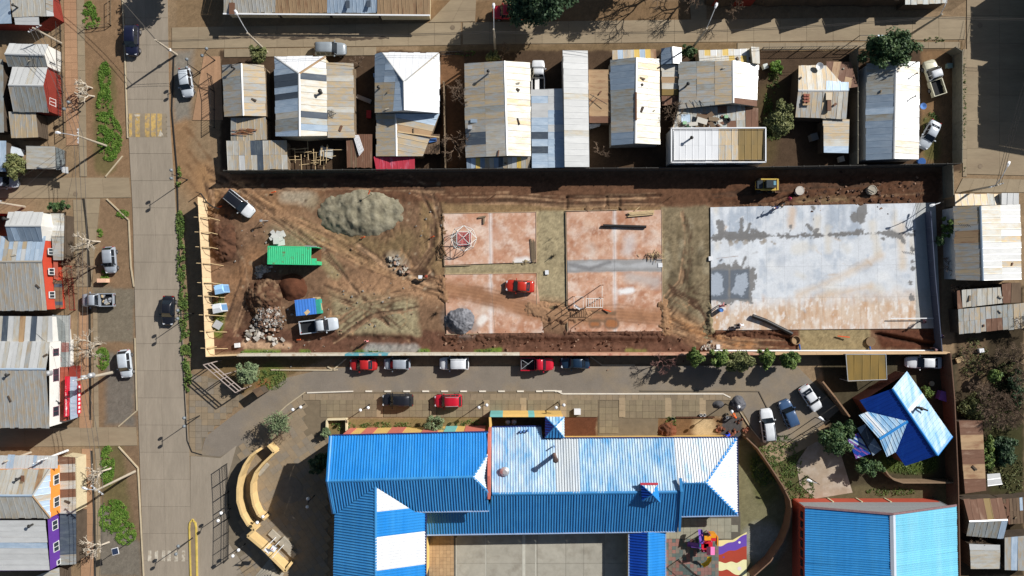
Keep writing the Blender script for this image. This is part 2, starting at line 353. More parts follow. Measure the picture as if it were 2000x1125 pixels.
for i in range(420):                                   # wheel ruts and digger scrapes
    t = random.random(); k = random.choice([0, 0, 0, 1, 2, 3])
    if k == 0: a = random.uniform(0, len(trk)-1.01); i0 = int(a); f = a-i0; x = trk[i0][0]*(1-f)+trk[i0+1][0]*f; y = trk[i0][1]*(1-f)+trk[i0+1][1]*f+random.uniform(-18, 18); dx = trk[i0+1][0]-trk[i0][0]; dy = trk[i0+1][1]-trk[i0][1]
    elif k == 1: x = random.uniform(700, 860); y = random.uniform(420, 540); dx, dy = random.choice([(40, 55), (15, 60), (-20, 50)])
    elif k == 2: x = random.uniform(640, 800); y = random.uniform(565, 640); dx, dy = random.uniform(-30, 30), random.uniform(-25, 25)
    else: x = random.uniform(1295, 1400); y = random.uniform(560, 670); dx, dy = random.uniform(10, 50), random.uniform(-30, 30)
    l = random.uniform(15, 45)/math.hypot(dx, dy)
    G.stroke([(x, y), (x+dx*l, y+dy*l)], random.uniform(.5, 1.5), random.choice([DK, DK, C(172, 134, 98), C(96, 72, 52)]), 2.5, random.uniform(.3, .75), 3, random.uniform(-.08, -.02))
for yy in (605, 622): G.stroke([(1030, yy-5), (1080, yy), (1180, yy+2)], 3, C(80, 64, 48), 4, .7, 2, -.06)
for yy in (600, 617): G.stroke([(1040, yy), (1120, yy+5)], 4, C(120, 104, 76), 4, .8, 3, .1)
for x, y, r in ((1158, 633, 9), (1192, 632, 12)): G.stroke([(x, y), (x+8, y)], r, C(104, 78, 58), 4); G.stroke([(x, y), (x+8, y)], r-4, C(160, 98, 54), 4)
# relief of the site
wsite = np.zeros(X.shape); sel, m = G.mask('poly', [(408, 392), (445, 345), (1838, 332), (1832, 684), (418, 684)], 0, 10, 2); wsite[sel] = m
rel = (fbm(PX/40, PY/40, 71)-.5)*.25+(fbm(PX/8, PY/8, 81)-.5)*.18+(fbm(PX/3, PY/3, 91, 2)-.5)*.07
rough = np.full(X.shape, .55)
for pts, w, k in (([(440, 400), (430, 480)], 40, 2.4), ([(520, 560), (500, 640)], 50, 1.6), ([(640, 672), (1560, 668)], 22, 1.5), ([(1400, 385), (1830, 370)], 26, 1.6), ([(700, 440), (830, 420)], 60, 1.1)):
    sel, m = G.mask('st', pts, w, 20, 6); rough[sel] = rough[sel]*(1-m)+k*m
G.z += rel*rough
G.stroke([(425, 440), (432, 480)], 10, None, 30, 1, 8, .9); G.stroke([(440, 395), (470, 420)], 8, None, 18, 1, 6, .25)
for pts in ([(1448, 420), (1490, 408), (1555, 378)], [(1440, 652), (1500, 656), (1545, 664)], [(1712, 652), (1790, 668), (1830, 676)]):
    G.stroke(pts, 3.5, C(48, 32, 24), 4, .9, 2, -.45)
    G.stroke([(x, y-8) for x, y in pts], 4, None, 6, 1, 3, .22)
for pts in ([(1107, 385), (1107, 412)], [(1185, 386), (1185, 410)], [(1210, 386), (1210, 410)], [(1107, 385), (1290, 382)]): G.stroke(pts, 2, C(60, 44, 34), 3, .8, 1, -.25)
G.stroke([(640, 664), (720, 660), (800, 664)], 6, None, 6, 1, 5, -.25); G.stroke([(870, 668), (1290, 672)], 7, None, 8, 1, 5, -.2); G.stroke([(870, 657), (1290, 658)], 4, None, 6, 1, 5, .18)
# no relief under the slabs
flat = np.zeros(X.shape)
for pl in ([(862, 414), (1050, 411), (1050, 516), (866, 522)], [(864, 532), (1050, 530), (1050, 620), (868, 655)], [(1102, 409), (1297, 406), (1297, 652), (1106, 652)], [(1383, 402), (1842, 392), (1842, 648), (1385, 650)]):
    sel, m = G.mask('poly', pl, 0, 4, 0); flat[sel] = np.maximum(flat[sel], m)
G.z = np.clip(G.z, -.6, 1.6)*wsite*(1-flat)-.02
for off, wv in ((-13, 0), (-4, 1), (5, 2), (13, 3), (20, 4)):
    G.stroke([(x, y+off+3*math.sin(x/60+wv)) for x, y in trk], .9, random.choice([C(92, 70, 52), C(176, 140, 104)]), 2.5, .75, 5, -.05)
for fam in ([(660, 346), (760, 350), (820, 375), (852, 430), (848, 500), (812, 545)], [(720, 344), (800, 352), (850, 385), (862, 440)], [(690, 470), (750, 515), (830, 548), (930, 572)], [(1296, 605), (1335, 560), (1345, 480), (1338, 420)], [(1296, 632), (1350, 652), (1450, 675), (1540, 678)], [(1310, 560), (1365, 595), (1386, 640)], [(640, 570), (720, 598), (790, 655)], [(645, 655), (720, 605), (810, 588)], [(410, 340), (470, 375), (560, 440), (640, 500), (690, 560)], [(405, 360), (420, 420), (470, 500), (480, 560), (450, 640)], [(870, 395), (1000, 392), (1100, 398), (1290, 394)], [(480, 360), (640, 356), (860, 364)], [(1400, 392), (1600, 372), (1800, 362)]):
    for k in range(13):
        o_ = random.uniform(-16, 16); w_ = random.uniform(0, 6); G.stroke([(x+o_*.6+2*math.sin(y/30+w_), y+o_+2*math.sin(x/25+w_)) for x, y in fam], random.uniform(.5, 1.6), random.choice([DK, C(86, 64, 50), C(82, 62, 48), C(164, 132, 102)]), 2.2, random.uniform(.4, .9), 4, random.uniform(-.06, .01))
for i in range(260):
    x, y = random.uniform(420, 860), random.uniform(350, 680); G.stroke([(x, y)], random.uniform(.5, 3), random.choice([DK, C(96, 72, 54), C(150, 124, 96), C(168, 150, 124)]), 3, random.uniform(.3, .8), 4)
G.c[sm] *= 1.06
sp_ = np.where(wsite > .5, 1.0, .55); n_ = fbm(PX/6, PY/6, 21)-.5; n2_ = fbm(PX/2.6, PY/2.6, 33, 3)-.5
G.c *= (1+sp_*(.6*n_+.75*n2_))[..., None]
m_ground = mat('ground_soil', (1, 1, 1), rough=.95, attr=True, var=.12, scale=.9, rnd=0, bump=.5, bs=9, fine=.14, fs=7, spec=.1)
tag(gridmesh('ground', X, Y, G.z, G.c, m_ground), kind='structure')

# ---------------------------------------------------------------- paved surfaces
def sheet(name, pts, z, m, kind='structure', parent=None, z0=None):
    b = MB(); b.prism([P(x, y) for x, y in pts], z-.12 if z0 is None else z0, z)
    o = b.build(name, m, parent)
    if parent is None: tag(o, kind=kind)
    return o
def slabs(parent, quads, z, gap, m, t=.05, name='slab'):
    for q in quads:
        w = [P(x, y) for x, y in q]; c = sum(w, Vector((0, 0, 0)))/4
        ins = [p+(c-p).normalized()*gap*1.3 for p in w]
        dz = random.uniform(-.004, .004)
        MB().prism(ins, z-t, z+dz).build(name, m, parent)
def lerp(a, b, t): return (a[0]*(1-t)+b[0]*t, a[1]*(1-t)+b[1]*t)
def plq(edge, y):
    for (x0, y0), (x1, y1) in zip(edge[:-1], edge[1:]):
        if y0 <= y <= y1: return x0+(x1-x0)*(y-y0)/(y1-y0)
    return edge[-1][0] if y > edge[-1][1] else edge[0][0]
m_joint = mat('joint_sealant', C(112, 100, 84), var=.1)
m_road = mat('road_concrete', C(150, 138, 122), var=.13, scale=1.0, stretch=(.9, .16, 1), rnd=.045, col2=C(144, 132, 116), s2=.35, lo=.45, hi=.7, amt=.7, fine=.06, fs=6, spec=.15, bump=.08)
m_road2 = mat('street_concrete', C(150, 134, 110), var=.13, scale=1.0, stretch=(.2, .8, 1), rnd=.05, col2=C(138, 120, 98), s2=.4, lo=.45, hi=.7, amt=.7, fine=.06, fs=6, spec=.15, bump=.08)
LE = [(236, -30), (240, 0), (245, 120), (250, 270), (258, 420), (262, 600), (268, 800), (275, 1000), (281, 1160)]
CE = [(283, -30), (284, 0), (290, 270), (303, 420), (313, 700), (320, 900), (326, 1160)]
RE = [(327, -30), (328, 0), (331, 220), (340, 350), (349, 500), (357, 640), (364, 800), (371, 890), (373, 1160)]
ys = list(range(-18, 1150, 53))
road = sheet('road', [(plq(LE, y)+2, y) for y in ys]+[(plq(RE, y)-1, y) for y in reversed(ys)], .025, m_joint)
q = []
for a, b in zip(ys[:-1], ys[1:]):
    q.append([(plq(LE, a)+16, a), (plq(CE, a), a), (plq(CE, b), b), (plq(LE, b)+16, b)])
    q.append([(plq(CE, a), a), (plq(RE, a), a), (plq(RE, b), b), (plq(CE, b), b)])
    q.append([(plq(LE, a)+2, a), (plq(LE, a)+16, a), (plq(LE, b)+16, b), (plq(LE, b)+2, b)])
slabs(road, q, .06, .014, m_road)
def grid_street(name, tl, tr, br, bl, n, lanes, m, z=.05):
    o = sheet(name, [tl, tr, br, bl], .02, m_joint); q = []
    for i in range(n):
        a0 = lerp(tl, tr, i/n); a1 = lerp(tl, tr, (i+1)/n); b0 = lerp(bl, br, i/n); b1 = lerp(bl, br, (i+1)/n)
        for s, e in zip(lanes[:-1], lanes[1:]):
            q.append([lerp(a0, b0, s), lerp(a1, b1, s), lerp(a1, b1, e), lerp(a0, b0, e)])
    slabs(o, q, z, .013, m); return o
grid_street('street', (336, 54), (900, 44), (900, 88), (336, 95), 11, (0, .5, 1), m_road2)
grid_street('street', (904, 44), (1885, 32), (1885, 77), (904, 87), 19, (0, .5, 1), m_road2)
grid_street('street', (1888, -20), (2080, -20), (2080, 345), (1888, 340), 3, (0, .14, .29, .43, .57, .71, .86, 1), m_road2)
grid_street('street', (-60, 347), (252, 347), (256, 386), (-60, 388), 6, (0, 1), m_road2)
grid_street('street', (-60, 836), (266, 834), (268, 870), (-60, 874), 6, (0, 1), m_road2)
grid_street('driveway', (838, 44), (880, 0), (930, 0), (928, 42), 2, (0, .5, 1), m_road2)
grid_street('driveway', (1350, 40), (1345, -20), (1380, -20), (1380, 40), 2, (0, .5, 1), m_road2)
m_pink = mat('sidewalk_tile_brown', C(164, 128, 98), var=.1, rnd=.07, scale=2, fine=.08)
m_swk = mat('sidewalk_concrete', C(146, 130, 106), var=.12, rnd=.06, scale=1.2)
grid_street('sidewalk', (125, -10), (149, -10), (155, 283), (130, 285), 2, [i/20 for i in range(21)], m_pink, .06)
grid_street('sidewalk', (150, -10), (164, -10), (170, 345), (156, 345), 1, [i/12 for i in range(13)], m_swk, .05)
grid_street('sidewalk', (143, 390), (163, 390), (176, 560), (150, 560), 1, [i/8 for i in range(9)], m_swk, .06)
grid_street('sidewalk', (166, 388), (196, 388), (178, 560), (180, 560), 1, [i/6 for i in range(7)], m_swk, .05)
grid_street('sidewalk', (155, 610), (176, 610), (180, 836), (155, 836), 1, [i/10 for i in range(11)], m_pink, .06)
grid_street('sidewalk', (182, 600), (190, 600), (193, 836), (184, 836), 1, [i/10 for i in range(11)], m_swk, .05)
grid_street('sidewalk', (160, 876), (180, 876), (184, 1130), (158, 1130), 1, [i/12 for i in range(13)], m_pink, .06)
grid_street('sidewalk', (186, 876), (196, 876), (196, 1130), (188, 1130), 1, [i/12 for i in range(13)], m_swk, .05)
grid_street('sidewalk', (438, 96), (735, 92), (735, 108), (438, 112), 12, (0, 1), m_swk, .06)
grid_street('sidewalk', (1440, 84), (1875, 82), (1875, 94), (1440, 97), 14, (0, 1), m_swk, .06)
grid_street('sidewalk', (1880, 348), (2060, 352), (2060, 376), (1866, 376), 8, (0, 1), m_swk, .06)
grid_street('sidewalk', (1880, 96), (1888, 96), (1888, 345), (1880, 345), 1, [i/14 for i in range(15)], m_swk, .06)
grid_street('sidewalk', (376, 235), (398, 110), (430, 110), (436, 235), 2, [i/6 for i in range(7)], m_pink, .05)
# drain slot along the west sidewalk, asphalt school street, plaza
m_asph = mat('school_asphalt', C(128, 118, 106), var=.14, scale=.35, rnd=0, col2=C(142, 126, 104), s2=.12, lo=.45, hi=.62, amt=.9, fine=.10, fs=8, spec=.15, bump=.15)
sheet('asphalt_street', [(690, 716), (1556, 714), (1640, 800), (1560, 868), (1488, 868), (1432, 771), (1100, 769), (1088, 764), (596, 766), (560, 792), (500, 850), (430, 892), (392, 888), (402, 852), (470, 800), (560, 738), (625, 722)], .03, m_asph)
m_plz = mat('plaza_concrete', C(138, 122, 100), var=.14, rnd=.08, scale=1.0, fine=.08, col2=C(118, 104, 86), s2=.5, lo=.5, hi=.7)
fore = sheet('forecourt', [(374, 730), (440, 745), (478, 775), (400, 852), (392, 888), (430, 892), (468, 868), (520, 815), (596, 764), (596, 850), (640, 850), (640, 1140), (374, 1140)], .012, mat('forecourt_base', C(122, 110, 92)))
def tile_field(parent, poly, step, z, mats, rot=0, gap=.012, cap=300, name='paving_tile', org=None, seed=1):
    rr = random.Random(seed); w = [P(x, y) for x, y in poly]; xs = [p.x for p in w]; ys_ = [p.y for p in w]
    cx, cy = (min(xs)+max(xs))/2, (min(ys_)+max(ys_))/2; n = int(max(max(xs)-min(xs), max(ys_)-min(ys_))/step/1.2)+2
    g = step/2-gap; me = D.meshes.new(name)
    big = []; pl = [(p.x, p.y) for p in w]; ca, sa = math.cos(rot), math.sin(rot)
    pts = []
    for i in range(-n, n+1):
        for j in range(-n, n+1):
            a, b = i*step, j*step; x = cx+a*ca-b*sa; y = cy+a*sa+b*ca
            pts.append((x, y))
    arr = np.array(pts); ok = inpoly(arr[:, 0], arr[:, 1], pl); arr = arr[ok]
    tile = MB().box((0, 0, 0), (2*g, 2*g, .05)); shared = {}
    cen = np.array([0, 562.5]); order = np.argsort(np.hypot(arr[:, 0], arr[:, 1]))
    rest = MB()
    for k, idx in enumerate(order):
        x, y = arr[idx]; mi = rr.randrange(len(mats)); dz = rr.uniform(-.005, .006)
        if k < cap:
            if mi not in shared:
                o = tile.build(name, mats[mi], parent, local=True); shared[mi] = o
            else:
                o = D.objects.new(name, shared[mi].data); COL.objects.link(o); o.parent = parent
            pz = ORG.get(parent.name, Vector((0, 0, 0))); o.location = (x-pz.x, y-pz.y, z+dz-pz.z); o.rotation_euler = (0, 0, rot)
        else: rest.box((x, y, z+dz), (2*g, 2*g, .05), rot, mi)
    if rest.v: tag(rest.build('paving_tiles', mats, parent), kind='stuff')
tm = [m_plz, mat('plaza_tile_warm', C(142, 124, 100), var=.14, rnd=.04), mat('plaza_tile_grey', C(132, 120, 104), var=.14, rnd=.06)]
tile_field(fore, [(374, 735), (436, 745), (474, 778), (400, 850), (390, 885), (374, 890)], .86, .03, tm, cap=40)
tile_field(fore, [(470, 870), (520, 818), (594, 768), (594, 850), (640, 852), (640, 1130), (470, 1130)], .86, .03, tm, rot=.6, cap=0, gap=.008)
sheet('entrance_road', [(372, 890), (430, 895), (462, 870), (440, 950), (446, 1060), (500, 1140), (372, 1140)], .035, m_road)
pz = sheet('school_plaza', [(594, 764), (1089, 764), (1101, 770), (1432, 771), (1455, 812), (1285, 813), (1285, 862), (1168, 862), (1168, 813), (640, 813), (636, 850), (594, 850)], .028, mat('plaza_base', C(116, 102, 82)))
td = [mat('paver_olive', C(134, 120, 96), var=.14, rnd=.06), mat('paver_olive2', C(128, 114, 92), var=.14, rnd=.06)]
for i, (a, b) in enumerate(((625, 740), (745, 842), (850, 945), (955, 1018), (1028, 1095), (1106, 1165))):
    tile_field(pz, [(a, 779), (b, 779), (b, 812), (a, 812)], .9, .055, td, cap=45, seed=i)
for i, (a, b) in enumerate(((1168, 1210), (1222, 1300), (1310, 1368))): tile_field(pz, [(a, 783), (b, 783), (b, 846 if i < 1 else 812), (a, 846 if i < 1 else 812)], .9, .055, td, cap=30, seed=i+9)
tile_field(pz, [(597, 767), (1095, 767), (1430, 773), (1430, 783), (1095, 779), (597, 778)], .9, .06, [m_plz, tm[1]], cap=60, seed=20)
for a in (742, 846, 950, 1022, 1100, 1215, 1305, 1372): tile_field(pz, [(a-7, 779), (a+7, 779), (a+7, 812), (a-7, 812)], .9, .06, [mat('paver_tan', C(160, 140, 112), var=.12, rnd=.06)], cap=10, seed=a)
yard = sheet('school_yard', [(832, 1035), (1330, 1035), (1330, 1000), (1446, 1000), (1446, 1140), (832, 1140)], .02, mat('yard_base', C(96, 90, 80)))
ym = mat('yard_concrete', C(164, 158, 144), var=.16, scale=.8, rnd=.07, col2=C(140, 132, 118), s2=.5, lo=.5, hi=.68, amt=.7)
slabs(yard, [[(a, c), (b, c), (b, d), (a, d)] for a, b in ((892, 950), (950, 1020), (1020, 1050), (1050, 1105), (1105, 1140), (1140, 1180), (1180, 1228)) for c, d in ((1040, 1100), (1100, 1150))], .05, .02, ym)
tile_field(yard, [(834, 1040), (890, 1040), (886, 1130), (834, 1130)], .5, .05, [mat('tan_paver', C(178, 148, 112), var=.12, rnd=.06), mat('tan_paver2', C(170, 140, 106), var=.12, rnd=.06)], cap=90, gap=.01)
tile_field(yard, [(1300, 1010), (1432, 1008), (1436, 1040), (1400, 1056), (1300, 1052)], .95, .05, [mat('yard_paver', C(150, 146, 128), var=.14, rnd=.07)], cap=90)
tile_field(yard, [(1300, 1052), (1402, 1052), (1402, 1130), (1300, 1130)], .5, .05, [mat('rubber_tile_red', C(140, 104, 96), var=.14, rnd=.08), mat('rubber_tile_green', C(92, 104, 100), var=.14, rnd=.08), mat('rubber_tile_grey', C(122, 114, 104), var=.14, rnd=.08)], cap=200, gap=.008)
sheet('driveway', [(1555, 905), (1578, 872), (1602, 850), (1640, 880), (1665, 962), (1592, 974), (1562, 946)], .03, mat('driveway_concrete', C(160, 142, 122), var=.14, col2=C(178, 164, 148), s2=.5, lo=.45, hi=.65))
sheet('parking_strip', [(1484, 864), (1556, 862), (1600, 836), (1614, 852), (1506, 912)], .036, mat('parking_paving', C(150, 130, 102), var=.14))
# play floor with wavy colour bands (each band one rubber sheet)
pf = thing('play_floor', 'rubber play floor with wavy yellow, purple and red bands beside the slide tower', 'play floor', P(1430, 1090))
def wave(x, b, a, f, s): return b+a*math.sin((x-1400)/58*math.pi*f+s)
xs_ = [1401+i*3 for i in range(20)]
lines = [[(x, y) for x, y in zip(xs_, [1054+(0 if i > 10 else .2)-max(0, i-10)*1.7+max(0, 4-i)*.3 for i in range(20)])],
         [(x, 1066-(i/19)**1.6*24+1.5*math.sin(i*.7)) for i, x in enumerate(xs_)],
         [(x, 1083-i*.85+1.5*math.sin(i*.65)) for i, x in enumerate(xs_)],
         [(x, 1098-(i > 12)*(i-12)*.75+1.6*math.sin(i*.8+3.8)) for i, x in enumerate(xs_)],
         [(x, 1113+max(0, i-6)*1.3+1.5*math.sin(i*.7)) for i, x in enumerate(xs_)], [(x, 1150) for x in xs_]]
pcs = [C(232, 212, 150), C(104, 72, 168), C(168, 66, 46), C(238, 222, 170), C(168, 66, 46)]
for k in range(5):
    b = MB(); up = [P(*p) for p in lines[k]]; dn = [P(*p) for p in lines[k+1]]
    vsl = []; fs = []
    for a, c in zip(up, dn): vsl += [(a.x, a.y, .066), (c.x, c.y if c.y < a.y else a.y-.01, .066)]
    for i in range(len(up)-1): fs.append((2*i, 2*i+1, 2*i+3, 2*i+2))
    b.add(vsl, fs).build('rubber_band', mat('play_rubber_%d' % k, pcs[k], var=.06, rnd=0), pf)
for x, y, r, c in ((1444, 1059, .17, (235, 215, 215)), (1444, 1110, .28, (40, 90, 170)), (1413, 1088, .13, (120, 70, 150))):
    MB().lathe(P(x, y)+Vector((0, 0, .06)), [(r, 0), (r, .014)], 14).build('dot', mat('dot_%d' % x, C(*c), var=.05), pf)
# ---- site slabs: pink courts and the large grey slab, with stains of their own
def slab_obj(name, quad, nx, ny, painter, m, z=.14, res=.13, rows=None, cols=None, gap=.03):
    base = sheet(name, quad, z-.02, mat('slab_joint', C(150, 142, 132)), z0=-.3)
    tl, tr, br, bl = quad
    cols = cols or [i/nx for i in range(nx+1)]; rows = rows or [i/ny for i in range(ny+1)]
    for a, b in zip(cols[:-1], cols[1:]):
        for c, d in zip(rows[:-1], rows[1:]):
            w = math.hypot(tr[0]-tl[0], tr[1]-tl[1])*(b-a)/S; h = math.hypot(bl[0]-tl[0], bl[1]-tl[1])*(d-c)/S
            n1 = max(2, int(w/res)); n2 = max(2, int(h/res)); ga, gc = gap/w*(b-a)/2, gap/h*(d-c)/2
            u, v = np.meshgrid(np.linspace(a+ga, b-ga, n1), np.linspace(c+gc, d-gc, n2))
            px = (tl[0]*(1-u)+tr[0]*u)*(1-v)+(bl[0]*(1-u)+br[0]*u)*v; py = (tl[1]*(1-u)+tr[1]*u)*(1-v)+(bl[1]*(1-u)+br[1]*u)*v
            g = Paint(px, py, (.5, .5, .5)); painter(g)
            gridmesh('concrete_bay', ((px-1000)/S)[::-1], ((562.5-py)/S)[::-1], np.full(px.shape, z), g.c[::-1], m, base)
    return base
m_slab = mat('slab_surface', (1, 1, 1), rough=.7, attr=True, var=.06, scale=.8, rnd=.025, fine=.07, fs=5, spec=.2)
PKs = []
rs = random.Random(4)
for i in range(70):
    x, y = rs.uniform(862, 1296), rs.uniform(410, 650)
    PKs.append((x, y, rs.uniform(4, 16), rs.choice([C(176, 122, 92), C(168, 112, 82), C(222, 190, 165), C(214, 200, 186), C(190, 140, 112)]), rs.uniform(.3, .7), rs.uniform(-20, 20), rs.uniform(-4, 4)))
def pink(g):
    g.c[:] = C(198, 156, 130)
    for sc, sd, cc, k0, am in ((34, 61, C(166, 112, 82), 5, .7), (28, 67, C(222, 206, 192), 5, .6), (13, 41, C(160, 108, 80), 4, .75), (6, 47, C(220, 194, 174), 4.5, .55), (3, 53, C(172, 122, 94), 4, .4)):
        k = (np.clip((fbm(g.px/sc, g.py/sc, sd)-.52)*k0, 0, 1)*am)[..., None]; g.c = g.c*(1-k)+np.array(cc)*k
    for x, y, r, c, a, dx, dy in PKs: g.stroke([(x, y), (x+dx, y+dy)], r*.6, c, r, a, 9)
    for xx in (958, 1200): g.stroke([(xx, 410), (xx+1, 650)], 2.5, C(226, 222, 218), 7, .85, 4)
    g.poly([(1100, 508), (1300, 505), (1300, 530), (1100, 533)], C(150, 148, 146), 3, 1, 3); g.stroke([(1120, 522), (1160, 515), (1220, 520), (1285, 516)], 5, C(178, 178, 178), 5, .8, 6); g.stroke([(1112, 516), (1150, 526), (1190, 512)], 4, C(118, 116, 116), 5, .8, 6)
    g.stroke([(1030, 510), (1010, 512)], 8, C(226, 222, 216), 8, .9, 6); g.stroke([(1230, 540), (1280, 550)], 12, C(176, 170, 165), 16, .7); g.stroke([(1215, 570), (1235, 566)], 6, C(235, 230, 226), 6, .9); g.stroke([(1230, 470), (1225, 490)], 12, C(200, 192, 188), 12, .7)
    g.stroke(trk[5:], 15, C(168, 122, 90), 22, .85); g.stroke([(870, 556), (1000, 600), (1110, 630), (1200, 620), (1300, 615)], 10, C(160, 116, 84), 16, .8)
    for o_ in (-14, -9, -3, 4, 10, 15): g.stroke([(x, y+o_+2*math.sin(x/40+o_)) for x, y in trk[5:]], .8, C(128, 92, 68), 3, .6, 5)
    g.stroke([(938, 630), (945, 622)], 7, C(232, 222, 214), 8, .9); g.stroke([(870, 622), (905, 610), (925, 640)], 10, C(140, 130, 124), 10, .7)
    for x, y, r in ((1158, 633, 8), (1190, 632, 11)): g.stroke([(x, y), (x+8, y)], r, C(118, 92, 72), 4, .9, 3); g.stroke([(x, y), (x+8, y)], r-4, C(160, 104, 64), 4, .9, 3)
    g.stroke([(1090, 605), (1200, 612)], 3, C(110, 88, 66), 3, .8, 2); g.stroke([(1100, 622), (1180, 627)], 3, C(110, 88, 66), 3, .7, 2)
slab_obj('court_slab', [(866, 418), (1046, 415), (1046, 512), (869, 518)], 2, 1, pink, m_slab)
slab_obj('court_slab', [(869, 537), (1047, 534), (1062, 650), (872, 652)], 2, 1, pink, m_slab)
slab_obj('court_slab', [(1106, 414), (1291, 410), (1293, 647), (1110, 648)], 2, 3, pink, m_slab, rows=[0, .405, .495, 1])
def grey(g):
    g.c[:] = C(206, 209, 212)
    g.c *= (1+.20*(fbm(g.px/20, g.py/40, 141)-.5)+.14*(fbm(g.px/6, g.py/6, 147)-.5))[..., None]
    rr = random.Random(12)
    k = np.clip((fbm(g.px/13, g.py/45, 301)-.5)*5, 0, 1)*np.clip((470-g.py)/10, 0, 1)+.7*np.clip((fbm(g.px/16, g.py/20, 307)-.53)*5, 0, 1)*np.clip((590-g.py)/20, 0, 1); k = (np.clip(k, 0, 1)*.8)[..., None]; g.c = g.c*(1-k)+np.array(C(160, 170, 182))*k
    for i in range(26):
        x = rr.uniform(1390, 1790); y = rr.uniform(404, 470); g.stroke([(x, y), (x+rr.uniform(-4, 4), y+rr.uniform(10, 45))], rr.uniform(3, 9), rr.choice([C(160, 168, 178), C(216, 220, 224), C(176, 184, 192), C(204, 196, 182)]), 9, .7)
    for i in range(26):
        x = rr.uniform(1480, 1780); y = rr.uniform(480, 600); g.stroke([(x, y), (x+rr.uniform(-20, 20), y+rr.uniform(-8, 8))], rr.uniform(3, 12), rr.choice([C(172, 178, 186), C(220, 220, 218), C(206, 200, 188)]), 10, .6)
    g.poly([(1385, 598), (1560, 590), (1700, 578), (1810, 575), (1810, 650), (1385, 650)], C(204, 176, 146), 30, .8, 16)
    for i in range(36):
        x = rr.uniform(1392, 1790); y = rr.uniform(590, 645); g.stroke([(x, y), (x+rr.uniform(-3, 3), y+rr.uniform(-14, 14))], rr.uniform(2, 6), rr.choice([C(190, 150, 114), C(200, 166, 134), C(222, 216, 208), C(180, 140, 104)]), 8, .6)
    g.stroke([(1560, 575), (1640, 540), (1720, 500)], 5, C(206, 180, 148), 14, .6); g.stroke([(1600, 580), (1700, 560)], 6, C(206, 178, 146), 14, .6); g.stroke([(1548, 410), (1545, 440)], 7, C(196, 168, 140), 9, .7)
    g.stroke([(1760, 440), (1762, 520)], 8, C(212, 190, 160), 12, .6); g.stroke([(1398, 640), (1396, 615)], 10, C(196, 156, 116), 12, .8)
    w = C(118, 116, 114); g.nb = (g.nb[0], g.nb[1]*.7+(fbm(g.px/3.5, g.py/3.5, 311)-.5)*.9)
    k = (np.clip((fbm(g.px/6, g.py/38, 313)-.47)*4, 0, 1)*np.clip((g.py-572)/14, 0, 1)*.6)[..., None]; g.c = g.c*(1-k)+np.array(C(184, 142, 106))*k
    k = (np.clip((fbm(g.px/5, g.py/9, 317)-.55)*6, 0, 1)*np.clip((g.py-572)/14, 0, 1)*.7)[..., None]; g.c = g.c*(1-k)+np.array(C(226, 222, 216))*k
    for i in range(30):
        x = rr.uniform(1390, 1790); y = rr.uniform(405, 640); g.stroke([(x, y), (x+rr.uniform(-30, 30), y+rr.uniform(-12, 12))], rr.uniform(.3, 1.2), rr.choice([C(186, 164, 140), C(168, 166, 164), C(224, 222, 220)]), 3, .6, 4)
    g.stroke([(1388, 466), (1440, 462), (1480, 458), (1560, 462), (1620, 456), (1700, 456), (1790, 460)], 3, w, 2, .95, 14); g.stroke([(1395, 462), (1412, 458), (1480, 461), (1492, 458)], 5, w, 1.5, .95, 14); g.stroke([(1560, 460), (1690, 457)], 4, w, 1.5, .95, 14)
    for pts, r in (([(1407, 458), (1406, 436)], 5), ([(1446, 455), (1447, 430)], 1.6), ([(1458, 455), (1465, 436)], 1.6), ([(1541, 455), (1545, 440)], 1.8), ([(1470, 452)], 5), ([(1576, 440), (1583, 448)], 3), ([(1588, 430)], 1.8), ([(1684, 405), (1680, 425), (1670, 425)], 8), ([(1680, 425), (1680, 432)], 5), ([(1590, 455), (1597, 448)], 4), ([(1680, 452), (1660, 456)], 5), ([(1618, 457)], 4),
                   ([(1760, 462), (1764, 472)], 4), ([(1722, 466)], 3), ([(1785, 452)], 4), ([(1778, 485)], 5), ([(1780, 510)], 4.5), ([(1782, 525)], 4.5), ([(1776, 552)], 6), ([(1780, 582)], 5), ([(1588, 405)], 1.5)):
        g.stroke(pts, r, w, 1.5, .95, 9)
    for i in range(9): g.stroke([(rr.uniform(1395, 1530), rr.uniform(470, 476))], rr.uniform(1, 4), C(150, 140, 128), 2, .8, 5)
    g.poly([(1385, 524), (1440, 512), (1452, 520), (1474, 527), (1478, 545), (1470, 570), (1468, 592), (1440, 590), (1425, 600), (1400, 586), (1385, 588)], C(126, 124, 122), 2, 1, 14)
    g.poly([(1389, 528), (1462, 526), (1462, 584), (1389, 586)], C(96, 104, 114), 4, .9, 4)
    for x in (1398, 1445): g.poly([(x-10, 536), (x+10, 535), (x+13, 556), (x+6, 574), (x-11, 572)], C(164, 172, 182), 2, .95, 14)
    g.stroke([(1449, 517), (1456, 502)], 3, w, 2, .95, 4); g.stroke([(1424, 526), (1424, 590)], 1.5, C(140, 132, 122), 3, .7, 2)
    g.stroke([(1400, 505), (1441, 500)], .6, C(150, 130, 120), 1.5, .8, 1); g.stroke([(1406, 510), (1409, 507)], 1.6, C(90, 90, 96), 1.5, .9, 2)
    g.poly([(1787, 395), (1845, 395), (1845, 650), (1787, 650)], C(166, 166, 160), 1.5, .8, .5)
cols = [(x-1387)/445 for x in (1387, 1424, 1460, 1496, 1531, 1568, 1604, 1640, 1677, 1713, 1750, 1787, 1832)]; cols[0] = 0; cols[-1] = 1
slab_obj('concrete_slab', [(1387, 405), (1826, 396), (1836, 641), (1389, 645)], 12, 4, grey, m_slab, rows=[0, .245, .49, .745, 1], cols=cols, gap=.012)
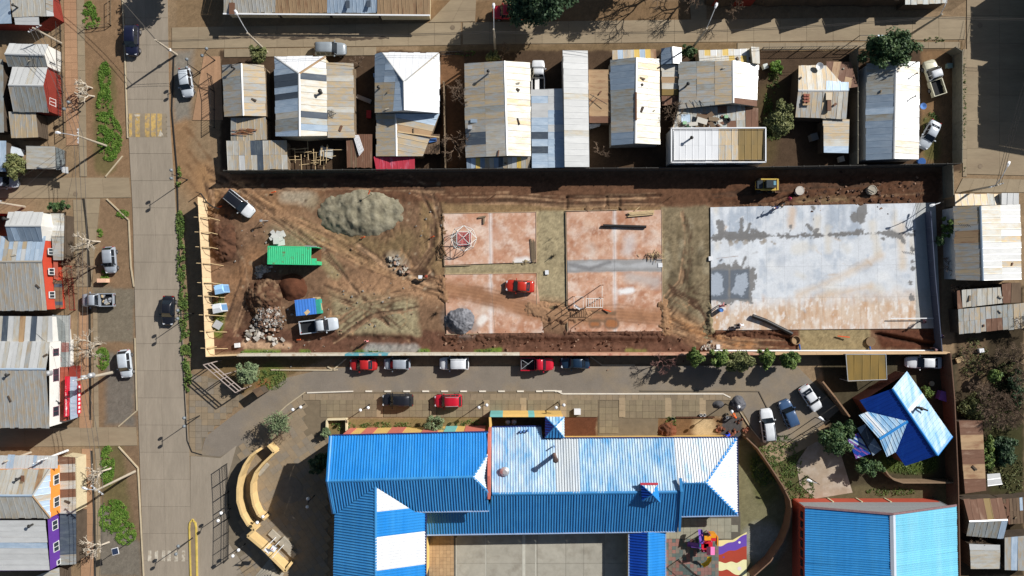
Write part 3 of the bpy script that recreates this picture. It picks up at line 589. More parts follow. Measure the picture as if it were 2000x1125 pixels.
# formwork boards round the courts
fw = mat('formwork_board', C(196, 170, 140), var=.2)
for (a, b, lb) in (((865, 417), (1047, 414), 'top rim of the court with the climbing dome'), ((865, 417), (868, 519), 'left rim of the court with the climbing dome'), ((1047.5, 414), (1047.5, 513), 'right rim of the court with the climbing dome'), ((868, 519.5), (920, 518), 'bottom rim of the court with the climbing dome'), ((868, 536), (1048, 533), 'top rim of the court with the red car'), ((1048.5, 533), (1048.5, 596), 'right rim of the court with the red car'), ((1105, 414), (1108, 649), 'left rim of the right hand pink courts'), ((1292, 409), (1294, 648), 'right rim of the right hand pink courts'), ((1104, 412), (1205, 410), 'top rim of the right hand pink courts'), ((870, 653), (935, 652), 'bottom rim of the court below the gravel heap')):
    p, q = P(*a), P(*b); z = .17
    tag(MB().bar((p.x, p.y, z/2), (q.x, q.y, z/2), .06, z+.04).build('formwork_board', fw), 'thin formwork board along the '+lb, 'board', 'formwork boards along the pink courts')
# mud pushed and dragged over the slab rims
def mud(pts, w, col, seed):
    xs = [p[0] for p in pts]; ys2 = [p[1] for p in pts]; m_ = w+14
    px, py = np.meshgrid(np.arange(min(xs)-m_, max(xs)+m_, 1.6), np.arange(min(ys2)-m_, max(ys2)+m_, 1.6))
    d = dseg(px, py, pts)-w+(fbm(px/11, py/11, seed)-.5)*22+(fbm(px/3, py/3, seed+4, 2)-.5)*7
    g = Paint(px, py, col); g.speck(.2, .25); z = .185-np.clip(d+3, -4, 14)*.03+(fbm(px/4, py/4, seed+7)-.5)*.05
    tag(gridmesh('mud_spill', ((px-1000)/S)[::-1], ((562.5-py)/S)[::-1], z[::-1], g.c[::-1], m_ground), kind='structure')
for i, (pts, w, c) in enumerate((([(1035, 600), (1060, 612), (1110, 618), (1140, 616)], 13, C(150, 116, 88)), ([(872, 654), (960, 656), (1060, 654)], 3, RB), ([(1106, 651), (1200, 652), (1292, 650)], 3, RB), ([(1294, 596), (1298, 645)], 7, C(140, 108, 80)), ([(1388, 596), (1388, 646)], 2, OL), ([(1400, 648), (1520, 646)], 2, C(96, 66, 50)), ([(866, 548), (870, 585)], 7, C(146, 112, 84)), ([(866, 425), (867, 500)], 1, C(120, 94, 70)), ([(1290, 430), (1292, 500)], 0, OL), ([(1430, 403), (1560, 400), (1700, 398)], 0, C(100, 74, 56)), ([(1000, 512), (1046, 511)], 0, OL), ([(1150, 411), (1230, 409)], 0, C(112, 88, 66)))): mud(pts, w, c, 200+i*3)
# ---- kerbs, painted marks, speed hump
m_kerb = mat('kerb_concrete', C(184, 168, 140), var=.15); m_kerbw = mat('kerb_white', C(222, 212, 196), var=.12)
def kerb(pts, w=.16, h=.14, m=None, name='kerb', seg=None):
    w3 = [P(x, y) for x, y in pts]; b = MB()
    for p, q in zip(w3[:-1], w3[1:]): b.bar((p.x, p.y, h/2-.02), (q.x, q.y, h/2-.02), w, h+.04)
    return tag(b.build(name, m or m_kerb), kind='structure')
kerb([(x, y) for x, y in LE[1:4]]); kerb([(237, 0), (252, 290)][0:0] or [(240, 305), (207, 345)]); kerb([(209, 389), (252, 430), (256, 520), (262, 560)]); kerb([(264, 660), (268, 802), (232, 833)]); kerb([(232, 872), (270, 914), (281, 1125)])
kerb([(340, 110), (336, 215), (346, 330), (350, 480), (357, 700), (366, 860), (375, 882), (395, 888)], .12, .12, metal_d)
kerb([(600, 767), (690, 764)], m=m_kerbw); kerb([(1062, 763), (1087, 763), (1099, 769), (1412, 769), (1426, 776)], m=m_kerbw); kerb([(660, 722), (652, 723), (640, 716)]); kerb([(530, 722), (650, 723), (677, 700)], m=m_kerb); kerb([(1153, 697), (1176, 713), (1240, 713)]); kerb([(1250, 763), (1482, 764), (1500, 800)], .12, .12, m_joint); kerb([(596, 766), (560, 792), (545, 806)]); kerb([(1430, 780), (1466, 836), (1484, 858)], .12)
kerb([(1555, 862), (1597, 838)], .14); kerb([(1240, 713), (1555, 713)], .1, .1, m_joint)
for x in range(686, 1060, 37): kerb([(x+28, 764), (x+41, 764)], .2, .13, m_kerbw)
b = MB(); isl = [P(372+5.5-5.5*math.cos(t), 1020-6*math.sin(t)) for t in [math.pi*k/8 for k in range(9)]]+[P(385, 1140), P(374, 1140)]
b.prism(isl, 0, .15); o = tag(b.build('traffic_island', mat('island_fill', C(140, 122, 98))), kind='structure')
kerb([(374, 1140), (371, 1030), (372, 1020), (377, 1014), (382, 1020), (384, 1030), (386, 1140)], .22, .2, mat('kerb_yellow', C(196, 170, 84), var=.25))
m_yel = mat('road_paint_yellow', C(186, 154, 92), var=.3, scale=3, col2=C(150, 134, 112), s2=2, lo=.45, hi=.6, amt=.9)
m_wht = mat('road_paint_white', C(190, 180, 162), var=.25, scale=3, col2=C(150, 134, 112), s2=2.5, lo=.48, hi=.6, amt=.8)
hump = MB(); pr = [(222, .066), (229, .13), (238, .16), (252, .16), (261, .13), (268, .066)]
for (ya, za), (yb, zb) in zip(pr[:-1], pr[1:]):
    a, c, d, e = P(251, ya), P(325, ya), P(328, yb), P(253, yb); hump.add([(a.x, a.y, za), (c.x, c.y, za), (d.x, d.y, zb), (e.x, e.y, zb)], [(0, 3, 2, 1)])
ho = tag(hump.build('speed_hump', mat('hump_asphalt', C(142, 128, 108), var=.15)), 'speed hump with worn yellow stripes and white triangles across the road', 'speed hump')
for x in (253, 265, 284, 296, 308):
    b = MB()
    for (ya, za), (yb, zb) in zip(pr[:-1], pr[1:]):
        a, c = P(x, ya), P(x+(9 if x > 253 else 6), ya); b.add([(a.x, P(x, ya).y, za+.006), (c.x, c.y, za+.006), (c.x+.02, P(x, yb).y, zb+.006), (a.x+.02, P(x, yb).y, zb+.006)], [(0, 3, 2, 1)])
    b.build('yellow_stripe', m_yel, ho)
for pts in ([(263, 224), (275, 224), (269, 237)], [(309, 267), (321, 267), (315, 254)]):
    b = MB(); w = [P(*p) for p in pts]; b.add([(p.x, p.y, .172 if abs(y-245) < 15 else .105) for p, (x, y) in zip(w, pts)], [(0, 2, 1)]); b.build('white_triangle', m_wht, ho)
for i, x in enumerate((290, 303, 317, 328, 342, 356)):
    b = MB(); b.prism([P(x, 1075), P(x+6, 1075), P(x+6, 1096), P(x-1, 1096)], .058, .068); tag(b.build('crossing_stripe', m_wht), kind='structure')
for x, y in ((890, 1050), (948, 1050), (1020, 1045), (1045, 1055)): 
    b = MB(); b.prism([P(x, y), P(x+(6 if x == 1020 else 2), y), P(x+(6 if x == 1020 else 2), 1140), P(x, 1140)], .05, .062); tag(b.build('court_line', mat('court_line', C(186, 182, 168), var=.15)), kind='structure')
# storm drain slots, manholes
for pts in ([(163, 388), (168, 425), (172, 465), (175, 560)], [(175, 600), (177, 820)], [(179, 880), (184, 1000), (186, 1125)]):
    w3 = [P(*p) for p in pts]; b = MB()
    for p, q in zip(w3[:-1], w3[1:]): b.bar((p.x, p.y, .05), (q.x, q.y, .05), .3, .06)
    tag(b.build('drain_channel', mat('drain_dark', C(52, 48, 42))), kind='structure')
m_man = mat('manhole_iron', C(128, 112, 92), var=.2)
for x, y in ((148, 379), (884, 54), (1914, 50), (1914, 325), (189, 857)):
    MBo = MB().lathe(P(x, y)+Vector((0, 0, .045)), [(.33, 0), (.33, .022), (.28, .022), (.28, .015), (.25, .015), (.25, .024)], 20).build('manhole_cover', m_man)
    tag(MBo, {148: 'round manhole cover in the side street by the red house', 884: 'round manhole cover in the top street beside the driveway', 1914: 'round manhole cover in the street at the right edge'}.get(x, 'round manhole cover in the side street above the orange house') + (' near the corner lamp' if y == 325 else ''), 'manhole cover')
m_wet = mat('wet_stain', C(84, 72, 60), rough=.5, var=.1)
b = MB(); up = []; dn = []; rr = random.Random(3)
nn = fbm(np.arange(96)[None]*.33, np.zeros((1, 96)), 5)[0]; n3 = fbm(np.arange(96)[None]*.21, np.full((1, 96), 9.), 8)[0]
for i in range(96):
    x = 418+i*3.6; w = max(.6, (nn[i]-.3)*(8 if i < 28 else 18)); yc = 74+(n3[i]-.5)*7; up.append(P(x, yc-w*.5)); dn.append(P(x, yc+w*.6))
vsl = []; fs = []
for a, c in zip(up, dn): vsl += [(a.x, a.y, .0565), (c.x, c.y, .0565)]
for i in range(95): fs.append((2*i, 2*i+1, 2*i+3, 2*i+2))
tag(b.add(vsl, fs).build('water_stain', m_wet), kind='structure')
# ============================================================ ROOFS AND HOUSES
def clip(poly, ax, v, keep_gt):
    out = []; n = len(poly)
    for i in range(n):
        a, b = poly[i], poly[(i+1) % n]; da = (a[ax]-v)*(1 if keep_gt else -1); db = (b[ax]-v)*(1 if keep_gt else -1)
        if da >= 0: out.append(a)
        if (da > 0 and db < 0) or (da < 0 and db > 0):
            t = da/(da-db); out.append((a[0]+(b[0]-a[0])*t, a[1]+(b[1]-a[1])*t))
    return out
def parea(p): return abs(sum(p[i][0]*p[(i+1) % len(p)][1]-p[(i+1) % len(p)][0]*p[i][1] for i in range(len(p))))/2 if len(p) > 2 else 0
SHEETS = {}
def wpick(r, mats):
    ks = list(mats.items()) if isinstance(mats, dict) else [(m, 1) for m in mats]
    t = r.random()*sum(k[1] for k in ks)
    for m, w in ks:
        t -= w
        if t <= 0: return m
    return ks[-1][0]
def roof(parent, pts, mats, w=.85, L=0, rib=None, patches=(), along=None, name='roof_sheet', seed=None, seq=None, lift=0.0, world=False):
    """lay separate corrugated sheets over the plane through pts = [(px,py,h)...]; rib=(pitch,width,height)"""
    V = pts if world else [P(*p) for p in pts]
    r = random.Random(seed if seed is not None else int(V[0].x*131+V[0].y*17))
    c = sum(V, Vector((0, 0, 0)))/len(V); n = Vector((0, 0, 0))
    for i in range(len(V)):
        a, b = V[i]-c, V[(i+1) % len(V)]-c; n += a.cross(b)
    n.normalize(); n = -n if n.z < 0 else n
    if along is not None: v = Vector((along[0], along[1], 0)); v = (v-n*v.dot(n)).normalized()
    else:
        v = Vector((0, 0, 1))-n*n.z
        v = Vector((0, 1, 0)) if v.length < .02 else v.normalized()
    u = v.cross(n).normalized()
    q = [((p-c).dot(u), (p-c).dot(v)) for p in V]
    u0, u1 = min(p[0] for p in q), max(p[0] for p in q); v0, v1 = min(p[1] for p in q), max(p[1] for p in q)
    nu = max(1, round((u1-u0)/w)); wu = (u1-u0)/nu
    nv = max(1, round((v1-v0)/L)) if L else 1; lv = (v1-v0)/nv
    o = ORG.get(parent.name, Vector((0, 0, 0)))
    rk = None; dom = wpick(r, mats)
    for i in range(nu):
        a0 = u0+i*wu; st = clip(clip(q, 0, a0, True), 0, a0+wu, False)
        if parea(st) < .01: continue
        if nv == 1 or r.random() < .7 or rk is None: rk = dom if r.random() < .62 else wpick(r, mats)
        for j in range(nv):
            b0 = v0+j*lv; cell = clip(clip(st, 1, b0, True), 1, b0+lv, False) if nv > 1 else st
            if parea(cell) < .01: continue
            k = rk if nv == 1 or r.random() < .6 else wpick(r, mats)
            if seq: k = seq[i % len(seq)]
            cc = (sum(p[0] for p in cell)/len(cell), sum(p[1] for p in cell)/len(cell)); cw = c+u*cc[0]+v*cc[1]
            ppx = 1000+cw.x*S*H/(H-cw.z); ppy = 562.5-cw.y*S*H/(H-cw.z)
            for (x0, y0, x1, y1, m) in patches:
                if x0 <= ppx <= x1 and y0 <= ppy <= y1: k = m
            t1, t2 = r.uniform(-.008, .008), r.uniform(-.008, .008); dz = r.uniform(0, .012)+lift
            if not rib and b0 < v0+.01 and not seq:
                ex = r.uniform(-.03, .12); cell = [(x, y-ex if y < v0+.05 else y) for x, y in cell]
            if rib:
                p_, rw, rh = rib; br = []; x = a0
                nr = max(1, round(wu/p_)); pp = wu/nr
                for s in range(nr):
                    x = a0+s*pp; br += [(x, 0), (x+pp*.5-rw, 0), (x+pp*.5-rw*.5, rh), (x+pp*.5+rw*.5, rh), (x+pp*.5+rw, 0)]
                br.append((a0+wu, 0))
            else: br = [(a0, .022), (a0+wu*.06, .028), (a0+wu*.12, .010), (a0+wu, 0)]
            b = MB(); b.uv = []
            ou, ov = r.uniform(0, 50), r.uniform(0, 50)
            for (xa, ha), (xb, hb) in zip(br[:-1], br[1:]):
                if xb-xa < 1e-5: continue
                sp = clip(clip(cell, 0, xa, True), 0, xb, False)
                if parea(sp) < 1e-5: continue
                vs = []
                for (x, y) in sp:
                    f = min(1, max(0, (x-xa)/(xb-xa))); hh = ha*(1-f)+hb*f+dz+t1*(x-cc[0])+t2*(y-cc[1])+(.012*(1-(y-b0)/lv) if nv > 1 else 0)
                    vs.append(c+u*x+v*y+n*hh-o); b.uv.append((x+ou, y+ov))
                b.add(vs, [tuple(range(len(vs)))])
            # turn faces up
            if b.v:
                b.f = [f if (Vector(b.v[f[1]])-Vector(b.v[f[0]])).cross(Vector(b.v[f[2]])-Vector(b.v[f[1]])).dot(n) >= 0 else f[::-1] for f in b.f]
                b.build(name, R[k], parent, local=True)
                if not rib and k in ('zinc', 'tan', 'grey', 'rust', 'rusty', 'cream', 'brown') and r.random() < .07:
                    MB().box(cw+n*.1, (r.uniform(.2, .9), r.uniform(.12, .3), .12), r.uniform(0, 3)).build('roof_weight', r.choice([woodw, R['rust'], conc, darkw]), parent)
def cap(parent, a, b, w=.3, m='white', name='ridge_cap', lift=.05):
    p, q = P(*a), P(*b); d = (q-p).normalized(); s = d.cross(Vector((0, 0, 1))).normalized()*w/2; up = Vector((0, 0, lift)); dn = Vector((0, 0, -w*.18))
    o = MB().add([p-s+up+dn, p+up+Vector((0, 0, .02)), p+s+up+dn, q-s+up+dn, q+up+Vector((0, 0, .02)), q+s+up+dn], [(0, 1, 4, 3), (1, 2, 5, 4)])
    o.uv = [(0, 0), (.1, 0), (.2, 0), (0, 3), (.1, 3), (.2, 3)]
    return o.build(name, R[m] if isinstance(m, str) else m, parent)
def shrink(V, d):
    c = sum(V, Vector((0, 0, 0)))/len(V)
    return [p+(Vector((c.x, c.y, p.z))-p).normalized()*min(d, (Vector((c.x, c.y, p.z))-p).length*.5) for p in V]
def walls(parent, pts, m, inset=.22, drop=.06, top=None, name='wall'):
    """closed walls below a roof outline pts=[(px,py,h)...], each corner up to its own height"""
    V = shrink([P(*p) for p in pts], inset); n = len(V)
    a = sum(V[i].x*V[(i+1) % n].y-V[(i+1) % n].x*V[i].y for i in range(n))
    if a < 0: V = V[::-1]
    b = MB(); vs = [(p.x, p.y, -.1) for p in V]+[(p.x, p.y, (p.z if top is None else top)-drop) for p in V]
    b.add(vs, [(i, (i+1) % n, n+(i+1) % n, n+i) for i in range(n)])
    return b.build(name, m, parent)
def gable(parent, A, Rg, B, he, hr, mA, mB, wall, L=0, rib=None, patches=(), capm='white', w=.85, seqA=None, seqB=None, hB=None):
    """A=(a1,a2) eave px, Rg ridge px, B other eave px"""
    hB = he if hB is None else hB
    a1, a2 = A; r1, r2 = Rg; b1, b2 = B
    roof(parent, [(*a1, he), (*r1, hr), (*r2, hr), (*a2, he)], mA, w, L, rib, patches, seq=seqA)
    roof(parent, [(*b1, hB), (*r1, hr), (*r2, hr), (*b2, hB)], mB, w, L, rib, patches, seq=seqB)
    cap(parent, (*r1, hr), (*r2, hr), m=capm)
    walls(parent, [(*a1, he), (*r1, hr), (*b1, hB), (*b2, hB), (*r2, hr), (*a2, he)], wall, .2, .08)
def house(name, label, px, py, cat='house', group=None): return thing(name, label, cat, P(px, py), group)
def chimney(parent, px, py, h, r=.12, tall=.7, m=None, lean=0):
    p = P(px, py, h); c = MB().tube([p-Vector((0, 0, .3)), p+Vector((lean, 0, tall))], r, 10).build('flue', m or metal_d, parent)
    MB().lathe(p+Vector((lean, 0, tall)), [(r*1.1, .04), (r*1.9, .06), (.02, .2)], 10).build('flue_cap', metal_d, c); return c
def window(parent, p, q, t, z, w, h, off=.03, frame=None, sub=2):
    """a window on the wall that runs from p to q (world), at fraction t, sill height z; outward is to the right of p->q"""
    p = Vector((p[0], p[1], 0)); q = Vector((q[0], q[1], 0)); d = (q-p).normalized(); n = Vector((d.y, -d.x, 0)); c = p+(q-p)*t+Vector((0, 0, z))+n*off
    o = ORG.get(parent.name); fr = MB(); F = frame or wframe
    def rect(u0, u1, v0, v1, dep): 
        a = c+d*((u0+u1)/2)+Vector((0, 0, (v0+v1)/2)); 
        M = [a+d*x+Vector((0, 0, y))+n*k for k in (-dep/2, dep/2) for x, y in ((u0-(u0+u1)/2, v0-(v0+v1)/2), (u1-(u0+u1)/2, v0-(v0+v1)/2), (u1-(u0+u1)/2, v1-(v0+v1)/2), (u0-(u0+u1)/2, v1-(v0+v1)/2))]
        return M, [(0, 1, 2, 3), (7, 6, 5, 4), (0, 4, 5, 1), (1, 5, 6, 2), (2, 6, 7, 3), (3, 7, 4, 0)]
    g = MB(); g.add(*rect(-w/2, w/2, 0, h, .04)); wo = g.build('window', glass, parent)
    for a in ((-w/2-.03, -w/2+.03, -.03, h+.03), (w/2-.03, w/2+.03, -.03, h+.03), (-w/2-.08, w/2+.08, -.08, -.01), (-w/2, w/2, h-.03, h+.03)): fr.add(*rect(*a, .12))
    for i in range(1, sub): fr.add(*rect(-w/2+w*i/sub-.03, -w/2+w*i/sub+.03, 0, h, .1))
    fr.build('frame', F, wo)
ZT = {'tan': 4, 'zinc': 3, 'grey': 2, 'cream': 2}; ZC = {'cream': 4, 'white': 3, 'tan': 1}; ZG = {'zinc': 4, 'grey': 3, 'tan': 1}; ZB = {'pblue': 4, 'white': 2, 'zinc': 1}
# ---- row of houses north of the site, from the left
h = house('metal_roof_house', 'grey gabled tin house at the left end of the row above the building site', 476, 180)
gable(h, ((434, 127), (438, 228)), ((471, 124), (475, 226)), ((516, 127), (519, 227)), 2.5, 3.3, {'zinc': 3, 'tan': 2, 'grey': 2}, {'zinc': 2, 'tan': 3}, woodw, patches=[(506, 145, 520, 228, 'grey')]); chimney(h, 458, 134, 3.1)
h = house('lean_to_shed', 'low cream lean-to with rusty scrap on its roof below the left grey gabled house', 485, 252, 'shed')
roof(h, [(451, 230, 2.4), (519, 229, 2.4), (521, 273, 2.2), (451, 275, 2.2)], {'cream': 2, 'tan': 2, 'grey': 1}); walls(h, [(451, 230, 2.4), (519, 229, 2.4), (521, 273, 2.2), (451, 275, 2.2)], woodw)
for i in range(9):
    x, y = random.uniform(455, 490), random.uniform(252, 263); a = random.uniform(-.15, .15); MB().box(P(x+8, y, 2.45), (random.uniform(1, 3), .08, .05), a).build('scrap_bar', R['rust'] if 0 else mat('rust_scrap', C(140, 92, 62), var=.2), h)
h = house('lean_to_shed', 'low striped cream and tan shed roof at the bottom left corner of the house row', 500, 303, 'shed')
o = [(442, 275, 2.2), (560, 274, 2.2), (562, 330, 1.9), (445, 332, 1.9)]
roof(h, o, {'cream': 3, 'tan': 2, 'white': 1}, w=.8, patches=[(486, 286, 497, 313, 'dark'), (506, 276, 517, 322, 'dark')], L=1.9); walls(h, o, woodw)
h = house('hip_roof_house', 'house with white hipped front and dark skylight strips, second from the left in the row', 590, 190)
he, hr = 2.8, 4.1
roof(h, [(536, 111, he), (636, 110, he), (584, 144, hr)], ['bright']); roof(h, [(536, 111, he), (584, 144, hr), (585, 266, hr), (539, 266, he)], {'pblue': 3, 'cream': 2, 'zinc': 2}, patches=[(536, 143, 585, 166, 'dark'), (540, 178, 585, 189, 'dark'), (540, 229, 586, 254, 'grey')])
roof(h, [(636, 110, he), (584, 144, hr), (585, 266, hr), (639, 265, he)], {'white': 3, 'cream': 2}, patches=[(586, 141, 634, 154, 'dark'), (586, 217, 640, 232, 'dark'), (586, 230, 638, 240, 'grey'), (586, 240, 626, 251, 'dblue')])
cap(h, (584, 144, hr), (585, 266, hr)); cap(h, (584, 144, hr), (536, 111, he)); cap(h, (584, 144, hr), (636, 110, he), m='rusty'); walls(h, [(536, 111, he), (636, 110, he), (639, 265, he), (585, 266, hr), (539, 266, he)], crm); chimney(h, 627, 180, 3.4, .16, .5)
roof(h, [(637, 122, 2.7), (689, 123, 2.3), (692, 269, 2.3), (640, 269, 2.7)], {'tan': 4, 'cream': 1}); walls(h, [(637, 122, 2.7), (689, 123, 2.3), (692, 269, 2.3), (640, 269, 2.7)], woodw)
for i in range(4): MB().tube([P(641+i*3, 214, 2.8), P(640+i*4, 229, 2.8)], .03, 4).build('aerial_bar', metal_d, h)
MB().tube([P(640, 215, 2.85), P(656, 222, 3.2)], .03, 4).build('aerial_bar', metal_d, h); MB().tube([P(640, 229, 2.85), P(656, 222, 3.2)], .03, 4).build('aerial_bar', metal_d, h)
h = house('hip_roof_house', 'large bright white hip roof house, third in the row above the site', 795, 165)
he, hr = 3.0, 4.8
roof(h, [(747, 103, he), (857, 104, he), (789, 160, hr)], ['bright']); roof(h, [(857, 104, he), (789, 160, hr), (790, 215, hr), (858, 221, he)], ['bright'])
roof(h, [(731, 105, he), (747, 103, he), (789, 160, hr), (790, 215, hr), (733, 221, he)], {'dblue': 1, 'pblue': 5}, patches=[(735, 163, 767, 219, 'tan')], L=1.6)
cap(h, (789, 160, hr), (790, 215, hr)); cap(h, (789, 160, hr), (857, 104, he), .2, 'zinc'); cap(h, (789, 160, hr), (747, 103, he), .2); walls(h, [(731, 105, he), (857, 104, he), (858, 221, he), (790, 215, hr), (733, 221, he)], wht); chimney(h, 741, 173, 3.3)
he, hr = 2.4, 2.9
h = house('metal_roof_house', 'low tan and pale gabled annex attached below the large white hip roof', 795, 262)
gable(h, ((735, 222), (736, 305)), ((773, 222), (774, 305)), ((858, 222), (826, 305)), he, hr, {'tan': 4, 'zinc': 1}, {'tan': 2, 'cream': 3, 'pblue': 1}, woodw, patches=[(774, 222, 860, 236, 'pblue'), (776, 250, 818, 262, 'rusty')])
MB().bar(P(778, 258, 2.9), P(858, 268, 2.6), .12, .1).build('timber', timber, h)
h = house('lean_to_shed', 'small lean-to of bright red and purple sheets at the foot of the house row', 770, 320, 'shed')
o = [(730, 306, 2.2), (810, 307, 2.2), (810, 330, 1.9), (735, 334, 1.9)]
roof(h, o, {'red': 4, 'purple': 1}, w=.75, seq=['red']); walls(h, o, darkw)
h = house('timber_deck', 'brown board shelter with a blue cloth beside the tan annex', 842, 282, 'shelter')
roof(h, [(826, 263, 2.0), (859, 262, 2.0), (859, 300, 1.9), (826, 300, 1.9)], ['brown'], w=.25, name='plank'); walls(h, [(826, 263, 2.0), (859, 262, 2.0), (859, 300, 1.9), (826, 300, 1.9)], darkw)
MB().box(P(845, 274, 2.1), (1.1, .5, .2), .2).build('cloth', mat('blue_cloth', C(62, 98, 150)), h)
h = house('metal_roof_house', 'long tan gabled tin house with a white ridge in the middle of the row', 975, 210)
gable(h, ((907, 124), (910, 308)), ((985, 119), (990, 304)), ((1035, 122), (1037, 305)), 2.7, 3.9, {'tan': 5, 'zinc': 2, 'grey': 1}, {'cream': 5, 'tan': 1}, crm, L=2.6, patches=[(909, 253, 941, 286, 'dark'), (942, 240, 990, 306, 'cream')]); chimney(h, 954, 144, 3.4, .12, 1.1, metal_l); MB().box(P(918, 249, 3.2), (.6, .5, .3)).build('flue', metal_l, h)
MB().box(P(927, 236, 3.05), (1.1, .5, .06)).build('skylight', R['dblue'], h)
h = house('lean_to_shed', 'lean-to roof of blue, yellow, grey and cream strips below the long tan house', 975, 318, 'shed')
o = [(911, 309, 2.4), (1036, 306, 2.4), (1035, 330, 2.0), (912, 330, 2.0)]
roof(h, o, {'dblue': 1}, w=.62, seq=['dblue', 'pblue', 'yellow', 'dblue', 'tan', 'cream', 'dblue', 'dark', 'tan', 'cream', 'white', 'yellow', 'cream', 'tan', 'dblue', 'yellow', 'tan']); walls(h, o, woodw)
h = house('metal_roof_house', 'pale blue shed-roofed house between the long tan house and the long white one', 1070, 250)
o = [(1038, 175, 2.5), (1099, 173, 2.6), (1103, 327, 2.6), (1039, 328, 2.5)]
roof(h, o, {'pblue': 5, 'white': 1}, L=2.2, w=.95, patches=[(1040, 253, 1075, 265, 'dark'), (1040, 284, 1075, 296, 'dark')], along=(1, 0)); walls(h, o, wht)
h = house('metal_roof_house', 'long narrow white shed-roofed house at the centre of the row', 1125, 210)
o = [(1100, 98, 3.6), (1148, 99, 3.2), (1151, 326, 3.2), (1103, 326, 3.6)]
roof(h, o, {'white': 3, 'cream': 2}, along=(1, 0)); walls(h, o, wht)
h = house('metal_roof_house', 'rusty tan flat roof with fallen antennas between two pale roofs', 1172, 188)
o = [(1150, 136, 2.4), (1192, 136, 2.4), (1195, 240, 2.3), (1151, 240, 2.3)]
roof(h, o, {'tan': 3, 'rusty': 2, 'rust': 1}, along=(1, 0)); walls(h, o, darkw)
for a, b in (((1152, 184), (1186, 204)), ((1160, 186), (1150, 200)), ((1165, 192), (1150, 210))): MB().tube([P(*a, 2.7), P(*b, 2.9)], .04, 5).build('aerial_bar', metal_d, h)
h = house('metal_roof_house', 'gabled house, slate grey left and white right slope, beside the rusty flat roof', 1241, 198)
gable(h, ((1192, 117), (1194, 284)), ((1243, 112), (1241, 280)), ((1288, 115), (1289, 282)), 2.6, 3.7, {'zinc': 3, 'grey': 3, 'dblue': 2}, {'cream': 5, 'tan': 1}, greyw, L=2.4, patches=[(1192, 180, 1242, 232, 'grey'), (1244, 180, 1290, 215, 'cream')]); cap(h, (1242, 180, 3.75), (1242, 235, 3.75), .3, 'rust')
h = house('porch_roof', 'small porch roof striped yellow, blue and tan facing the top street', 1238, 107, 'porch')
o = [(1196, 98, 2.3), (1281, 96, 2.3), (1282, 115, 2.5), (1196, 117, 2.5)]; roof(h, o, ['tan'], w=.78, seq=['rusty', 'yellow', 'pblue', 'yellow', 'cream', 'tan', 'pblue', 'tan']); walls(h, o, darkw)
h = house('small_shed', 'small gabled shed, dark left slope and white right slope, on the top street', 1311, 108, 'shed')
gable(h, ((1291, 95), (1292, 126)), ((1313, 91), (1315, 124)), ((1330, 93), (1331, 124)), 2.6, 3.1, ['dblue'], ['white'], greyw)
h = house('lean_to_shed', 'narrow pale and yellow shed roof below the small dark and white shed', 1308, 155, 'shed')
o = [(1292, 126, 2.4), (1324, 126, 2.4), (1325, 186, 2.2), (1293, 186, 2.2)]; roof(h, o, {'pblue': 2, 'cream': 2, 'zinc': 1}, patches=[(1290, 174, 1330, 190, 'olive'), (1290, 155, 1330, 165, 'rusty')], along=(1, 0)); walls(h, o, woodw)
o = [(1292, 187, 2.1), (1325, 187, 2.1), (1325, 205, 2.0), (1293, 205, 2.0)]; roof(h, o, ['rust']); 
h = house('metal_roof_house', 'wide grey gabled house with a pale right slope and scrap frames on its roof', 1400, 165)
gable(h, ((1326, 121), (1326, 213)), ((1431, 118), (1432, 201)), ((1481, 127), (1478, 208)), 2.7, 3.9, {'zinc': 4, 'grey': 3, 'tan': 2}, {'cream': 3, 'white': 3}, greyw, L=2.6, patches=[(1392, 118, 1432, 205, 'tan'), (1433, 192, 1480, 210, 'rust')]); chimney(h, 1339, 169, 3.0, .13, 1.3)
for x in (1346, 1356, 1366, 1380): MB().bar(P(x, 196, 3.2), P(x+8, 206, 3.4), .05, .05).build('scrap_frame', metal_d, h)
h = house('porch_roof', 'pale porch roof with yellow edge facing the top street, right of the small shed', 1415, 108, 'porch')
o = [(1364, 98, 2.4), (1465, 96, 2.4), (1470, 121, 2.6), (1366, 120, 2.6)]; roof(h, o, {'cream': 3, 'white': 1, 'yellow': 1}, L=.8); walls(h, o, crm)
h = house('water_tower_box', 'narrow tall pale box with a tin top at the right end of the cream porch', 1476, 107, 'shed')
o = [(1467, 91, 3.3), (1483, 92, 3.3), (1484, 124, 3.3), (1470, 123, 3.3)]; roof(h, o, ['cream', 'white']); walls(h, o, crm, .05)
h = house('junk_roof', 'flat patchwork roof heaped with boards and a tyre behind the white parapet house', 1385, 230, 'shed')
o = [(1325, 213, 2.4), (1455, 204, 2.4), (1456, 250, 2.3), (1313, 251, 2.3)]; roof(h, o, {'zinc': 2, 'rust': 1, 'pblue': 2, 'grey': 2, 'rusty': 1}, w=1.2, L=1.2); walls(h, o, darkw)
o = [(1456, 211, 2.4), (1481, 211, 2.4), (1481, 249, 2.3), (1457, 249, 2.3)]; roof(h, o, ['rust']); walls(h, o, darkw)
for i in range(14): MB().box(P(random.uniform(1352, 1412), random.uniform(225, 246), 2.5+.04*i), (random.uniform(.5, 1.8), random.uniform(.15, .8), .05), random.uniform(-1, 1)).build('loose_board', random.choice([R['rust'], woodw, R['brown'], R['cream']]), h)
MB().lathe(P(1421, 235, 2.5), [(.2, 0), (.38, .05), (.38, .18), (.2, .22), (.19, .05)], 14).build('old_tyre', rubber, h)
for x, y in ((1418, 228), (1337, 240), (1345, 246)): MB().box(P(x, y, 2.6), (.5, .4, .3)).build('junk_box', mat('junk_green', C(150, 190, 150)), h)
h = house('parapet_house', 'white parapet house with an olive right end, flush with the site wall', 1402, 284)
